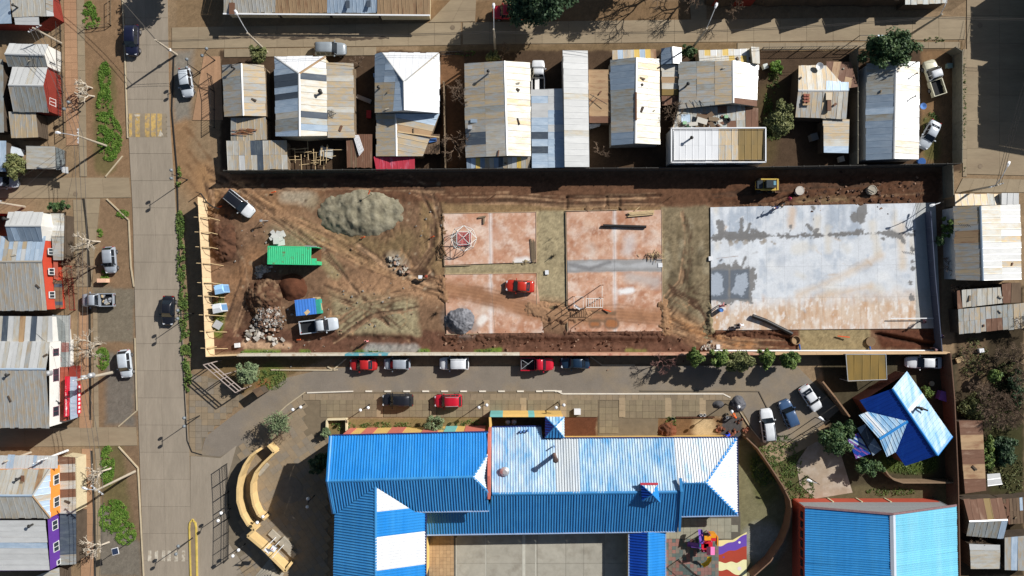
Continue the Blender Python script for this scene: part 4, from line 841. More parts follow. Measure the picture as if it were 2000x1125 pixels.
o = [(1312, 251, 3.4), (1495, 250, 3.4), (1495, 316, 3.4), (1312, 317, 3.4)]; walls(h, o, wht, .0, -.12); walls(h, [(x+(4 if i in (0, 3) else -4), y+(4 if i < 2 else -4), 3.4) for i, (x, y, z) in enumerate(o)], wht, 0, -.1, name='parapet')
roof(h, [(1314, 253, 3.42), (1493, 252, 3.42), (1493, 314, 3.3), (1314, 315, 3.3)], ['bright'], w=.9, patches=[(1404, 250, 1438, 320, 'tan'), (1438, 250, 1494, 320, 'olive')], L=2.4); chimney(h, 1347, 272, 3.2, .13, 1.0)
A_, B_ = P(1312, 317, 3.4), P(1495, 316, 3.4)
for t in (.1, .33, .55, .78): window(h, A_, B_, t, 1.9, 1.4, .6, .02)
for xa, ya, xb, yb in ((1311, 250.5, 1496, 249.5), (1311, 317, 1496, 316.5), (1311.5, 250, 1311.5, 317), (1495.5, 250, 1495.5, 317)): MB().bar(P(xa, ya, 3.5), P(xb, yb, 3.5), .16, .1).build('coping', white_p, h)
h = house('metal_roof_house', 'cream tin house with brick patch and satellite dish, second from the right end', 1607, 178)
gable(h, ((1560, 129), (1613, 128)), ((1559, 177), (1657, 177)), ((1553, 229), (1653, 232)), 2.6, 3.2, {'cream': 3, 'tan': 1}, {'tan': 3, 'cream': 3, 'zinc': 2}, darkw, w=.7)
roof(h, [(1614, 120, 2.5), (1662, 121, 2.5), (1675, 170, 2.7), (1657, 172, 2.9), (1614, 172, 2.9)], {'rust': 4, 'rusty': 1}, w=.9, L=2); roof(h, [(1614, 159, 3.0), (1657, 160, 3.0), (1658, 177, 3.25), (1613, 177, 3.25)], ['pblue'], w=.9)
for i in range(6): MB().box(P(1572+(i % 2)*6, 186+(i//2)*6, 3.2), (.35, .3, .2), .1*i).build('brick_block', mat('brick_red', C(150, 92, 76), var=.2), h)
MB().box(P(1575, 194, 3.13), (1.0, 1.6, .05)).build('roof_patch', R['rusty'], h); MB().box(P(1619, 206, 3.1), (.5, 1.4, .25)).build('roof_box', R['rust'], h); MB().box(P(1619, 188, 3.25), (.8, 1.0, .05)).build('roof_patch', R['tan'], h)
p = P(1600, 130, 3.0); MB().lathe(p, [(.02, 0), (.3, .06), (.5, .2), (.48, .2), (.02, .04)], 16).build('satellite_dish', metal_l, h); MB().tube([p-Vector((0, 0, .6)), p], .03, 5).build('dish_mast', metal_d, h)
h = house('lean_to_shed', 'narrow cream and orange shed roof below the cream house with the dish', 1633, 266, 'shed')
o = [(1608, 232, 2.3), (1659, 233, 2.3), (1657, 299, 2.1), (1609, 298, 2.1)]; roof(h, o, {'cream': 3, 'tan': 3, 'pblue': 1}, along=(1, 0), L=2.6, patches=[(1620, 286, 1660, 300, 'pblue')]); walls(h, o, darkw)
h = house('metal_roof_house', 'long gabled house, blue grey left and white right slope, ending the row', 1745, 216)
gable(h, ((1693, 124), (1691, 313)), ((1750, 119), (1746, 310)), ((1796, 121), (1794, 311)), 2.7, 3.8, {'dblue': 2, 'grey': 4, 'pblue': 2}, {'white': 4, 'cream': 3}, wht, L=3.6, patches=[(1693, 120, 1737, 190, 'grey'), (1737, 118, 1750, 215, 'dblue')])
for x, y in ((1783, 125), (1784, 147), (1781, 191)): chimney(h, x, y, 3.0, .06, .8)
p = P(1802, 208, 2.6); MB().lathe(p, [(.02, 0), (.3, .06), (.45, .2), (.43, .2), (.02, .04)], 14).build('satellite_dish', mat('dish_blue', C(90, 130, 190)), h)
h = house('carport', 'small pale blue carport roof on posts beside the large green tree', 1712, 80, 'carport')
o = [(1714, 68, 2.2), (1747, 69, 2.2), (1747, 84, 2.2), (1714, 84, 2.2)]; roof(h, o, ['pblue'])
for x, y in ((1680, 69), (1680, 90), (1712, 70), (1712, 90), (1745, 70), (1745, 84)): MB().tube([P(x, y, 2.2), P(x, y, 2.2)*1-Vector((0, 0, 2.2))], .05, 6).build('post', metal_d, h)
for y in (69, 79, 90): MB().bar(P(1680, y, 2.2), P(1714, y, 2.2), .06, .06).build('rail', metal_d, h)
# ---- houses along the top edge
h = house('terrace_house', 'long terrace with cream, rusty and pale blue tin roof strips at the top edge', 637, 8)
for a, b, m in ((437, 538, 'cream'), (538, 639, 'rusty'), (639, 737, 'pblue'), (737, 840, 'rusty')):
    yb = 26 if m != 'rusty' or a < 700 else 30
    roof(h, [(a, -45, 4.0), (b, -45, 4.0), (b, yb-2, 2.4), (a, yb-1, 2.4)], {m: 5, 'tan': 1 if m != 'pblue' else 0}, w=.5)
    walls(h, [(a, -120, 2.4), (b, -120, 2.4), (b, yb, 2.4), (a, yb, 2.4)], crm, .4)
    roof(h, [(a, -45, 4.0), (b, -45, 4.0), (b, -118, 2.4), (a, -118, 2.4)], [m], w=.85)
for x, y in ((679, 8), (720, 6)): MB().box(P(x, y, 2.95), (.55, 1.1, .05)).build('skylight', R['dark'], h)
MB().box(P(453, 12, 2.85), (.8, 2.2, .04)).build('roof_patch', R['rust'], h)
MB().bar(P(436, 27, 2.4), P(840, 30, 2.4), .18, .15).build('gutter', white_p, h)
for i, (a, b, c) in enumerate(((1385, 1470, 'left'), (1478, 1570, 'second'), (1578, 1665, 'third'), (1672, 1760, 'right'))):
    h = house('terrace_house', 'dark gabled house in the shadowed row at the top right edge, ' + {'left': 'leftmost', 'second': 'second from the left', 'third': 'third from the left', 'right': 'rightmost'}[c], (a+b)/2, 0)
    m = (a+b)/2
    gable(h, ((a, -90), (a, -6)), ((m, -95), (m, -8)), ((b, -90), (b, -6)), 2.8, 4.2, ['dblue', 'grey'], ['grey', 'zinc'], darkw)
    MB().prism([P(a+4, -2), P(b-4, -2), P(b-4, 12), P(a+4, 12)], 0, 2.0).build('porch', redw if i == 0 else darkw, h)
h = house('terrace_house', 'low dark shed with a barred pen at the top right street corner', 1810, 0); o = [(1768, -60, 2.6), (1850, -60, 2.6), (1850, 6, 2.4), (1768, 8, 2.4)]; roof(h, o, ['grey']); walls(h, o, darkw)
for x in range(1838, 1884, 4): MB().tube([P(x, 3), P(x, 3)+Vector((0, 0, 1.6))], .03, 4).build('bar', metal_d, h)
# tall neighbours beyond the right edge (they shade the street)
for k, (x0, x1, y0, y1, he, lb) in enumerate(((2012, 2150, -60, 35, 6.6, 'two-storey block beyond the right edge at the top of the side street'), (2030, 2150, 52, 205, 6.8, 'long two-storey house beyond the right edge of the side street'))):
    h = house('neighbour_house', lb, x0, (y0+y1)/2)
    w_ = [Vector(((x-1000)/S, (562.5-y)/S, 0)) for x, y in ((x0, y0), (x1, y0), (x1, y1), (x0, y1))]
    MB().prism(w_, 0, he).build('wall', greyw, h)
    roof(h, [Vector((w_[0].x-.3, w_[0].y+.3, he)), Vector((w_[1].x, w_[0].y+.3, he+1.5)), Vector((w_[1].x, w_[3].y-.3, he+1.5)), Vector((w_[3].x-.3, w_[3].y-.3, he))], ['zinc'], world=True)
# ---- east houses
h = house('metal_roof_house', 'large gabled house, tan left slope and bright white right slope, right of the grey slab', 1928, 475)
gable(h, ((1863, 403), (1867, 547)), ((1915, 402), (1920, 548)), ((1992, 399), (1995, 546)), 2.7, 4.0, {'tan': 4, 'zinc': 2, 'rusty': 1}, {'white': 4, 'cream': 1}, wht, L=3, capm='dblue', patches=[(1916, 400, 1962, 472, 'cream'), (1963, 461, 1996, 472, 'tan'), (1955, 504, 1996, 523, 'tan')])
MB().tube([P(1892, 440, 3.6), P(1888, 438, 4.2)], .04, 5).build('aerial_mast', metal_d, h)
for i in range(6): MB().tube([P(1872+i*4, 436+i*.5, 4.3), P(1876+i*4, 441+i*.5, 4.3)], .03, 4).build('aerial_bar', metal_d, h)
h = house('porch_roof', 'low tan porch roof above the large tan and white gabled house', 1910, 390, 'porch'); o = [(1865, 379, 2.3), (1954, 379, 2.3), (1954, 400, 2.5), (1866, 402, 2.5)]; roof(h, o, ['tan', 'grey', 'tan']); walls(h, o, woodw)
h = house('small_shed', 'small white box shed at the right edge above the large white slope', 1973, 388, 'shed'); o = [(1956, 377, 2.9), (1990, 377, 2.9), (1990, 399, 2.8), (1956, 399, 2.8)]; roof(h, o, ['white']); walls(h, o, wht, .06)
h = house('lean_to_shed', 'cream sheet shed roof right of the site wall, below the large white house', 1914, 582, 'shed'); o = [(1878, 566, 2.5), (1954, 561, 2.5), (1958, 592, 2.2), (1880, 601, 2.2)]; roof(h, o, ['cream', 'zinc', 'cream'], w=.7); walls(h, o, darkw); roof(h, [(1869, 568, 2.4), (1878, 566, 2.4), (1880, 601, 2.2), (1870, 602, 2.2)], ['rust'])
h = house('lean_to_shed', 'brown rusted shed roof at the right edge below the large white house', 1975, 572, 'shed'); o = [(1956, 552, 2.4), (1994, 552, 2.4), (1994, 591, 2.2), (1959, 592, 2.2)]; roof(h, o, {'rust': 3, 'brown': 2}, w=1.2); walls(h, o, darkw)
h = house('metal_roof_house', 'wide grey tin shed roof with a rusty lower edge above the bare thicket', 1930, 622); o = [(1871, 604, 2.4), (1978, 594, 2.4), (1980, 642, 2.1), (1873, 652, 2.1)]; roof(h, o, {'grey': 4, 'zinc': 3, 'tan': 2}, w=.75, patches=[(1925, 632, 1970, 646, 'rust')], L=1.8); walls(h, o, darkw); roof(h, [(1979, 594, 2.3), (2030, 588, 2.3), (2030, 636, 2.0), (1981, 642, 2.0)], ['grey', 'tan'])
h = house('rusty_shed', 'long rust brown tin roof right of the blue house, white fringe on its left', 1900, 892, 'shed'); o = [(1873, 821, 2.5), (1919, 821, 2.3), (1926, 958, 2.3), (1885, 964, 2.5)]; roof(h, o, {'rust': 5, 'rusty': 1}, along=(1, 0), w=1.0, patches=[(1872, 853, 1920, 876, 'rusty'), (1870, 905, 1926, 920, 'rusty')]); walls(h, o, darkw)
roof(h, [(1928, 926, 2.2), (1953, 924, 2.1), (1957, 946, 2.1), (1929, 950, 2.2)], ['white'])
h = house('small_shed', 'gabled shed with mossy rust top slope and grey lower slope by the gym', 1925, 1010, 'shed'); gable(h, ((1882, 976), (1957, 973)), ((1893, 1019), (1968, 1016)), ((1887, 1046), (1960, 1053)), 2.4, 3.1, {'rust': 3, 'olive': 1}, {'grey': 2, 'pblue': 1, 'tan': 1}, darkw)
h = house('lean_to_shed', 'patchy shed of loose brown planks and pale sheets at the right edge', 1980, 1000, 'shed'); o = [(1958, 975, 2.2), (2030, 968, 2.2), (2030, 1020, 2.0), (1970, 1024, 2.0)]; roof(h, o, {'rust': 2, 'grey': 2, 'pblue': 1, 'brown': 2}, w=.45, L=2.0); walls(h, o, darkw)
h = house('small_shed', 'low white tin roof right of the gym near the bottom edge', 1923, 1087, 'shed'); o = [(1894, 1062, 2.4), (1953, 1064, 2.4), (1954, 1111, 2.2), (1896, 1111, 2.2)]; roof(h, o, ['white', 'cream', 'white'], along=(1, 0)); walls(h, o, darkw)
h = house('small_shed', 'pale blue tin roof in the bottom right corner', 1985, 1082, 'shed'); o = [(1962, 1050, 2.7), (2040, 1043, 2.7), (2040, 1116, 2.5), (1962, 1113, 2.5)]; roof(h, o, ['pblue', 'zinc']); walls(h, o, darkw)
# ---- west houses
h = house('metal_roof_house', 'cream and pale tin roof at the top left corner with a rusty red gable wall', 50, 20)
roof(h, [(15, -40, 3.2), (85, -40, 3.2), (90, 32, 2.6), (25, 32, 2.6)], {'cream': 3, 'tan': 1}); roof(h, [(-40, -40, 2.6), (15, -40, 3.2), (24, 46, 2.6), (-40, 47, 2.3)], ['pblue']); roof(h, [(27, 33, 2.55), (76, 33, 2.55), (77, 49, 2.4), (30, 48, 2.4)], ['white'], along=(1, 0), w=.7); roof(h, [(86, -40, 2.8), (103, -40, 2.6), (104, 31, 2.4), (91, 32, 2.5)], ['white', 'zinc'])
walls(h, [(-40, -40, 2.4), (90, -40, 2.4), (104, 31, 2.4), (77, 49, 2.4), (-40, 47, 2.3)], redw, .1); chimney(h, 33, 14, 2.9)
h = house('two_slope_house', 'small gabled house, white top slope, grey blue lower slope, white wall with window', 60, 110)
gable(h, ((18, 85), (95, 87)), ((9, 105), (87, 107)), ((16, 130), (93, 130)), 2.8, 3.7, ['white'], ['dblue', 'grey'], wht); pa, pb = P(94, 132, 2.8), P(95, 87, 2.8); window(h, (pa.x-.2, pa.y), (pb.x-.2, pb.y), .38, 1.2, .8, 1.2)
h = house('two_slope_house', 'gabled house, cream top slope and grey lower slope, red wall with window', 58, 175)
gable(h, ((24, 131), (93, 132)), ((16, 166), (85, 167)), ((26, 217), (95, 219)), 2.8, 3.9, ['cream', 'white'], ['grey', 'zinc'], redw); pa, pb = P(95, 219, 2.8), P(93, 132, 2.8); window(h, (pa.x-.2, pa.y), (pb.x-.2, pb.y), .27, 1.2, .9, 1.2, .06)
h = house('metal_roof_house', 'cream flat tin roof between the red walled house and the lamp pole', 46, 244); o = [(17, 218, 2.5), (70, 219, 2.5), (75, 268, 2.3), (22, 270, 2.3)]; roof(h, o, {'cream': 4, 'tan': 2, 'pblue': 1}); walls(h, o, darkw)
h = house('metal_roof_house', 'pale tin roof cut by the left edge beside the white and grey gabled houses', 0, 190); o = [(-50, 115, 2.6), (6, 116, 2.6), (8, 258, 2.4), (-50, 258, 2.4)]; roof(h, o, ['grey', 'cream']); walls(h, o, darkw)
h = house('metal_roof_house', 'cream tin house with a clear porch above the upper side street', 85, 310); o = [(51, 285, 2.6), (108, 286, 2.6), (109, 330, 2.3), (52, 330, 2.3)]; roof(h, o, {'cream': 3, 'tan': 3, 'zinc': 1}, along=(1, 0)); walls(h, o, darkw); roof(h, [(109, 287, 2.3), (125, 294, 2.1), (126, 331, 2.1), (110, 332, 2.3)], ['clear'], L=.8); roof(h, [(117, 326, 2.2), (133, 326, 2.1), (134, 339, 2.1), (122, 337, 2.2)], ['white'])
h = house('metal_roof_house', 'pale blue roof cut by the left edge above the upper side street', 0, 300); o = [(-50, 274, 2.6), (12, 275, 2.6), (12, 335, 2.4), (-50, 336, 2.4)]; roof(h, o, ['pblue', 'white']); walls(h, o, darkw)
h = house('two_storey_house', 'orange red two-storey house with a white and blue gabled top', 60, 510)
gable(h, ((16, 414), (85, 414)), ((10, 441), (80, 441)), ((17, 470), (83, 471)), 4.2, 5.2, ['white'], ['dblue', 'pblue'], wht)
roof(h, [(-50, 462, 4.0), (90, 462, 4.0), (82, 511, 4.7), (-50, 512, 4.7)], {'cream': 2, 'tan': 2, 'pblue': 3, 'white': 1}, w=.6, L=1.8); roof(h, [(-50, 512, 4.7), (82, 511, 4.7), (92, 606, 3.9), (-50, 606, 3.9)], {'zinc': 4, 'cream': 3}, w=.62); cap(h, (-50, 511.5, 4.75), (82, 511, 4.75), m='zinc')
walls(h, [(-50, 415, 3.9), (86, 416, 3.9), (84, 511, 3.9), (92, 606, 3.85), (-50, 606, 3.85)], orw, .12, .06); pa, pb = P(92, 606, 3.9), P(85, 414, 3.9)
for t in (.155, .395, .6, .845): window(h, (pa.x-.42+.2*t, pa.y), (pb.x-.42+.2*t, pb.y), t, 2.3, .85, 1.0, .35)
roof(h, [(99, 417, 2.5), (126, 417, 2.2), (125, 462, 2.2), (101, 462, 2.5)], ['white', 'cream'], along=(1, 0)); roof(h, [(101, 463, 2.5), (125, 463, 2.2), (124, 508, 2.2), (104, 508, 2.5)], ['grey', 'zinc'], along=(1, 0)); walls(h, [(101, 417, 2.2), (126, 417, 2.2), (124, 508, 2.2), (104, 508, 2.2)], darkw)
roof(h, [(104, 511, 2.2), (113, 511, 2.0), (114, 545, 2.0), (105, 545, 2.2)], ['terra'], along=(1, 0)); roof(h, [(105, 547, 2.1), (121, 548, 1.8), (123, 600, 1.8), (107, 603, 2.1)], {'dark': 2, 'brown': 3}, along=(1, 0), w=.5)
chimney(h, 16, 428, 4.8, .13, .8)
h = house('two_storey_house', 'low roof of white strips, dark skylights and rust with a glass porch', 60, 645); o = [(-50, 617, 3.9), (102, 618, 3.9), (103, 669, 4.2), (-50, 667, 4.2)]; roof(h, o, {'cream': 1}, w=.75, seq=['white', 'cream', 'white', 'dark', 'white', 'rusty', 'cream', 'white', 'dark', 'cream', 'white', 'rusty']); walls(h, o, wht)
o = [(104, 615, 2.8), (136, 616, 2.5), (136, 668, 2.5), (104, 668, 2.8)]; roof(h, o, ['clear'], w=.7, L=.9, along=(1, 0), name='clear_panel'); o2 = [(104, 669, 2.8), (136, 669, 2.5), (136, 716, 2.5), (104, 716, 2.8)]; roof(h, o2, ['clearred', 'clearred', 'clear'], w=.7, L=.9, along=(1, 0), name='clear_panel')
for x in (103.5, 136.5): MB().bar(P(x, 615, 2.65 if x > 110 else 2.85), P(x, 716, 2.65 if x > 110 else 2.85), .08, .08).build('rail', metal_l, h)
MB().prism([P(x, y) for x, y in ((108, 620), (138, 620), (138, 714), (108, 714))], 0, .1).build('porch_floor', redw, h)
h = house('shop_building', 'white two-storey minimarket with pale tin roof, terracotta awning and red sign', 60, 770)
roof(h, [(-50, 668, 5.0), (98, 668, 5.0), (90, 721, 5.8), (-50, 721, 5.8)], {'cream': 3, 'white': 2, 'zinc': 1}, w=.6); roof(h, [(-50, 721, 5.8), (90, 721, 5.8), (97, 835, 5.0), (-50, 835, 5.0)], {'zinc': 5, 'white': 1}, w=.6); cap(h, (-50, 721, 5.85), (90, 721, 5.85), m='pblue'); walls(h, [(-50, 668, 5.0), (97, 668, 5.0), (97, 835, 5.0), (-50, 835, 5.0)], wht, .1, .04); chimney(h, 20, 731, 5.6)
pa, pb = P(97, 835, 5), P(97, 668, 5)
for t, w_ in ((.17, 1.2), (.6, 1.6), (.87, .9)): window(h, (pa.x-.1, pa.y), (pb.x-.1, pb.y), t, 3.2, w_, 1.0, .03, mat('frame_plum', C(110, 60, 80)))
MB().lathe(P(99, 728, 4.6), [(.35, 0), (.35, .7), (.1, .85)], 14).build('water_tank', metal_l, h)
aw = [(108, 717, 3.0), (132, 717, 2.7), (135, 735, 2.7), (130, 822, 2.7), (112, 822, 3.0), (104, 772, 3.0)]; roof(h, aw, ['terra'], along=(1, 0), w=1.2, name='awning_panel'); walls(h, [(112, 717, 2.7), (134, 717, 2.7), (132, 822, 2.7), (112, 822, 2.7)], redw, .1)
sg = MB(); a, c = P(128, 814, 3.6), P(130, 736, 3.6); sg.bar((a.x, a.y, 3.4), (c.x, c.y, 3.4), .10, .95); sign = sg.build('sign_board', mat('sign_red', C(206, 28, 48), var=.03, rnd=0, rough=.4), h)
def text(body, parent, loc, size, rot, m, name='lettering', extr=.01):
    cu = D.curves.new(name, 'FONT'); cu.body = body; cu.size = size; cu.extrude = extr; cu.align_x = 'CENTER'; cu.align_y = 'CENTER'
    t = D.objects.new(name, cu); COL.objects.link(t); dg = bpy.context.evaluated_depsgraph_get(); me = D.meshes.new_from_object(t.evaluated_get(dg)); D.objects.remove(t)
    me.materials.clear(); me.materials.append(m); o = linkmesh(name, me, parent); o.location = Vector(loc)-ORG[parent.name]; o.rotation_euler = rot; return o
# sign faces up and east: a sloping face so that the drone reads it
sf = MB(); p0, p1, p2, p3 = P(126, 814, 3.95), P(132, 814, 3.2), P(132.5, 735, 3.2), P(127, 735, 3.95); sf.add([p0, p1, p2, p3], [(0, 1, 2, 3)]); sf.build('sign_face', MATS['sign_red'], h)
nrm = (p1-p0).cross(p3-p0).normalized(); ctr = (p0+p1+p2+p3)/4; along_ = (p3-p0).normalized(); upv = nrm.cross(along_)
if upv.x > 0: upv = -upv
Mx = Matrix((along_, upv, along_.cross(upv))).transposed()
wt = mat('lettering_white', C(240, 240, 240), var=0, rnd=0)
text('Minimarket', h, p0.lerp(p3, .50).lerp(p1.lerp(p2, .50), .5)+nrm*.03, .78, Mx.to_euler(), wt)
text('Oliva', h, p0.lerp(p3, .86).lerp(p1.lerp(p2, .86), .5)+nrm*.03, .6, Mx.to_euler(), wt)
text('ouvé', h, p0.lerp(p3, .13).lerp(p1.lerp(p2, .13), .5)+nrm*.03, .6, Mx.to_euler(), wt)
o = [(136, 736, 2.6), (151, 736, 2.5), (152, 815, 2.5), (137, 820, 2.6)]; roof(h, o, ['clear', 'pblue', 'clear'], along=(1, 0), w=1.1, name='clear_panel')
fb = MB(); a, c = P(153, 808, 2.5), P(153, 752, 2.5); fb.bar((a.x, a.y, 2.3), (c.x, c.y, 2.3), .06, .7); fb.build('sign_board', MATS['sign_red'], h)
for i in range(7):
    k = P(153, 756+i*8, 2.5); MB().box((k.x+.035, k.y, 2.35), (.02, .32, .36)).build('white_mark', wt, h)
h = house('orange_house', 'orange two-storey house with cream hip roof and striped grey porch', 60, 965)
roof(h, [(-50, 889, 4.2), (113, 890, 4.2), (113, 915, 4.6), (-50, 916, 4.6)], ['white', 'pblue'], w=.5); 
roof(h, [(-50, 918, 5.0), (97, 916, 5.0), (63, 968, 6.2), (-50, 967, 6.2)], {'cream': 3, 'tan': 2, 'rusty': 1}, w=.7); roof(h, [(97, 916, 5.0), (63, 968, 6.2), (98, 1012, 5.0)], ['zinc', 'pblue']); roof(h, [(-50, 968, 6.2), (63, 968, 6.2), (98, 1012, 5.0), (-50, 1011, 5.0)], ['pblue', 'zinc', 'cream']); cap(h, (63, 968, 6.25), (98, 1012, 5.05), m='rusty'); cap(h, (63, 968, 6.25), (97, 916, 5.05), m='zinc'); cap(h, (-50, 968, 6.25), (63, 968, 6.25), m='pblue')
walls(h, [(-50, 917, 5), (97, 916, 5), (98, 1012, 5), (-50, 1012, 5)], orange, .08, .05); pa, pb = P(98, 1012, 5), P(97, 916, 5)
for t in (.27, .73): window(h, (pa.x-.05, pa.y), (pb.x-.05, pb.y), t, 3.2, 1.3, 1.0)
o = [(114, 891, 2.9), (147, 893, 2.5), (149, 1003, 2.5), (116, 1003, 2.9)]; roof(h, o, ['zinc'], along=(1, 0), w=1.1, seq=['rust', 'cream', 'rust', 'cream', 'rust', 'cream', 'cream', 'white']); walls(h, o, crm)
for i in range(26): MB().bar(P(148, 893+i*3.6, 2.4), P(153, 893+i*3.6, 1.6), .03, .03).build('trellis_bar', metal_l, h)
chimney(h, 40, 933, 5.6); MB().box(P(44, 945, 5.6), (.5, 2.2, .03)).build('rust_streak', R['rust'], h)
h = house('purple_house', 'purple two-storey house with a pale rust-stained roof in the lower left corner', 60, 1065)
o = [(-50, 1016, 5.1), (89, 1016, 5.1), (97, 1114, 4.9), (-50, 1114, 4.9)]; roof(h, o, {'white': 3, 'pblue': 1}, w=.75, L=0, patches=[(40, 1068, 54, 1112, 'tan'), (66, 1020, 76, 1070, 'rusty')], along=(1, 0)); walls(h, [(-50, 1012, 4.95), (93, 1012, 4.95), (98, 1114, 4.95), (-50, 1116, 4.95)], purple, .02, .02); pa, pb = P(98, 1114, 4.95), P(92, 1012, 4.95); chimney(h, 64, 1024, 5.1, .13, .7)
for t in (.38, .8): window(h, pa, pb, t, 3.1, 1.2, 1.0)
window(h, pa, pb, .06, 3.0, .6, .6, sub=1)
o = [(117, 1003, 2.9), (149, 1003, 2.5), (149, 1102, 2.5), (117, 1104, 2.9)]; roof(h, o, ['dark'], along=(1, 0), w=1.4, seq=['dark', 'dark', 'dark', 'dark', 'grey', 'dark', 'dark']); walls(h, o, darkw)
h = house('metal_roof_house', 'cream roof corner cut by the bottom edge below the purple house', 100, 1125); o = [(70, 1125, 2.8), (116, 1108, 2.6), (118, 1160, 2.6), (60, 1160, 2.8)]; roof(h, o, ['cream']); walls(h, o, darkw)
# ============================================================ SCHOOL
RIB = (.36, .075, .075)
school = house('school_building', 'long school building with ribbed bright blue metal roofs along the bottom', 1000, 940, 'school')
def broof(pts, mats, w=1.08, **k): roof(school, pts, mats, w, rib=RIB, **k)
he, hr = 6.6, 8.8
broof([(648, 851, he), (954, 844, he), (951, 886, 7.6), (923, 932, hr), (641, 940, hr)], {'sblue2': 1}, patches=[(640, 840, 690, 940, 'sblue2'), (690, 840, 960, 940, 'sblue2')])
broof([(641, 940, hr), (923, 932, hr), (953, 964, 7.75), (955, 997, he), (652, 1003, he)], ['sblue'])
broof([(923, 932, hr), (952, 886, 7.6), (953, 964, 7.7)], ['sfade2'])
cap(school, (641, 940, hr), (923, 932, hr), .42, 'sblue'); cap(school, (923, 932, hr), (951, 888, 7.65), .35, 'sblue'); cap(school, (923, 932, hr), (954, 962, 7.75), .35, 'sblue'); cap(school, (646, 851, he), (640, 940, hr), .5, 'sblue2', lift=.1); cap(school, (640, 940, hr), (652, 1003, he), .5, 'sblue', lift=.1)
# middle and east block
h0, h1, h2 = 3.0, 5.6, 5.1
broof([(959, 835, 2.4), (1057, 833, 2.4), (1059, 856, h0), (1439, 855, h0), (1378, 943, h2), (1333, 943, h2), (1331, 961, h1), (961, 965, h1)],
      {'sfade': 1}, patches=[(955, 830, 1062, 862, 'sblue2'), (1084, 840, 1136, 970, 'sgrey'), (1322, 850, 1442, 965, 'sfade2')])
broof([(961, 965, h1), (1331, 961, h1), (1323, 1037, h0), (833, 1044, h0), (832, 992, 4.6), (955, 988, 4.75)], ['sblue'], patches=[(925, 1000, 965, 1045, 'sblue')])
broof([(1333, 943, h2), (1378, 943, h2), (1441, 1006, h0), (1330, 1008, h0)], ['sblue'])
broof([(1439, 855, h0), (1378, 943, h2), (1441, 1006, h0)], {'swhite_glare': 5, 'sfade2': 1})
cap(school, (961, 965, h1), (1331, 961, h1), .42, 'sblue'); cap(school, (1333, 943, h2), (1378, 943, h2), .42, 'sblue'); cap(school, (1378, 943, h2), (1439, 855, h0), .42, 'sblue2'); cap(school, (1378, 943, h2), (1441, 1006, h0), .42, 'sblue2')
# south wing
broof([(733, 951, 8.5), (654, 1005, 6.6), (650, 1150, 6.6), (733, 1150, 8.5)], ['sblue']); 
broof([(733, 951, 8.5), (810, 999, 6.9), (832, 1003, 6.6), (832, 1150, 6.6), (733, 1150, 8.5)], ['swhite_glare'], patches=[(700, 1002, 840, 1036, 'sblue2'), (700, 1106, 840, 1160, 'sblue2')], L=0)
cap(school, (733, 951, 8.5), (733, 1150, 8.5), .4, 'sblue')
# link roof at the bottom, small tower roof, dormer
broof([(1228, 1038, 2.6), (1266, 1040, 3.3), (1266, 1150, 3.3), (1228, 1150, 2.6)], ['sdeep']); broof([(1300, 1038, 2.6), (1266, 1040, 3.3), (1266, 1150, 3.3), (1300, 1150, 2.6)], ['sblue2']); cap(school, (1266, 1039, 3.3), (1266, 1150, 3.3), .35, 'sblue')
tp = (1084, 833, 4.2)
for a, b, m in (((1065, 814, 3.4), (1102, 814, 3.4), 'sfade'), ((1102, 814, 3.4), (1102, 855, 3.4), 'sfade2'), ((1102, 855, 3.4), (1065, 855, 3.4), 'sblue'), ((1065, 855, 3.4), (1065, 814, 3.4), 'sdeep')):
    broof([a, b, tp], [m], w=.8); cap(school, a, tp, .22, 'sblue')
walls(school, [(1065, 814, 3.4), (1102, 814, 3.4), (1102, 855, 3.4), (1065, 855, 3.4)], mat('school_yellow', C(226, 186, 110)), .15)
da = (1275, 966, 6.7); dc = [(1252, 946, 6.0), (1284, 946, 6.0), (1289, 981, 6.0), (1254, 978, 6.0)]
for i, m in enumerate(('sfade2', 'sblue2', 'sblue', 'sdeep')): broof([dc[i], dc[(i+1) % 4], da], [m], w=.7); cap(school, dc[i], da, .2, 'sblue2')
walls(school, dc, mat('school_dormer', (.012, .09, .38)), .1, name='dormer'); MB().bar(P(1251, 945, 6.05), P(1285, 945, 6.05), .25, .2).build('dormer_fascia', R['red'], school)
# walls
swall = mat('school_yellow_wall', C(226, 186, 110), var=.08); salmon = mat('school_salmon', C(206, 116, 100), var=.1); teal = mat('school_teal', C(120, 186, 180), var=.08)
walls(school, [(650, 851, he), (954, 845, he), (955, 997, he), (654, 1003, he)], swall, .9); walls(school, [(962, 857, h0), (1437, 856, h0), (1439, 1004, h0), (1331, 1006, h0), (1323, 1034, h0), (834, 1040, h0), (834, 1000, h0), (962, 1000, h0)], swall, .6); walls(school, [(655, 1003, 6.6), (831, 1003, 6.6), (831, 1150, 6.6), (651, 1150, 6.6)], swall, .4); walls(school, [(1229, 1039, 2.6), (1299, 1039, 2.6), (1299, 1150, 2.6), (1229, 1150, 2.6)], swall, .2)
a, c = P(654, 851, he), P(951, 845, he)
for t0, t1, m in ((.02, .07, salmon), (.14, .22, salmon), (.32, .42, salmon), (.55, .66, salmon), (.70, .78, teal), (.84, .98, salmon)):
    p = a.lerp(c, t0); q_ = a.lerp(c, t1); MB().bar((p.x, p.y-.42, 3.2), (q_.x, q_.y-.42, 3.2), .12, 6.4).build('wall_panel', m, school)
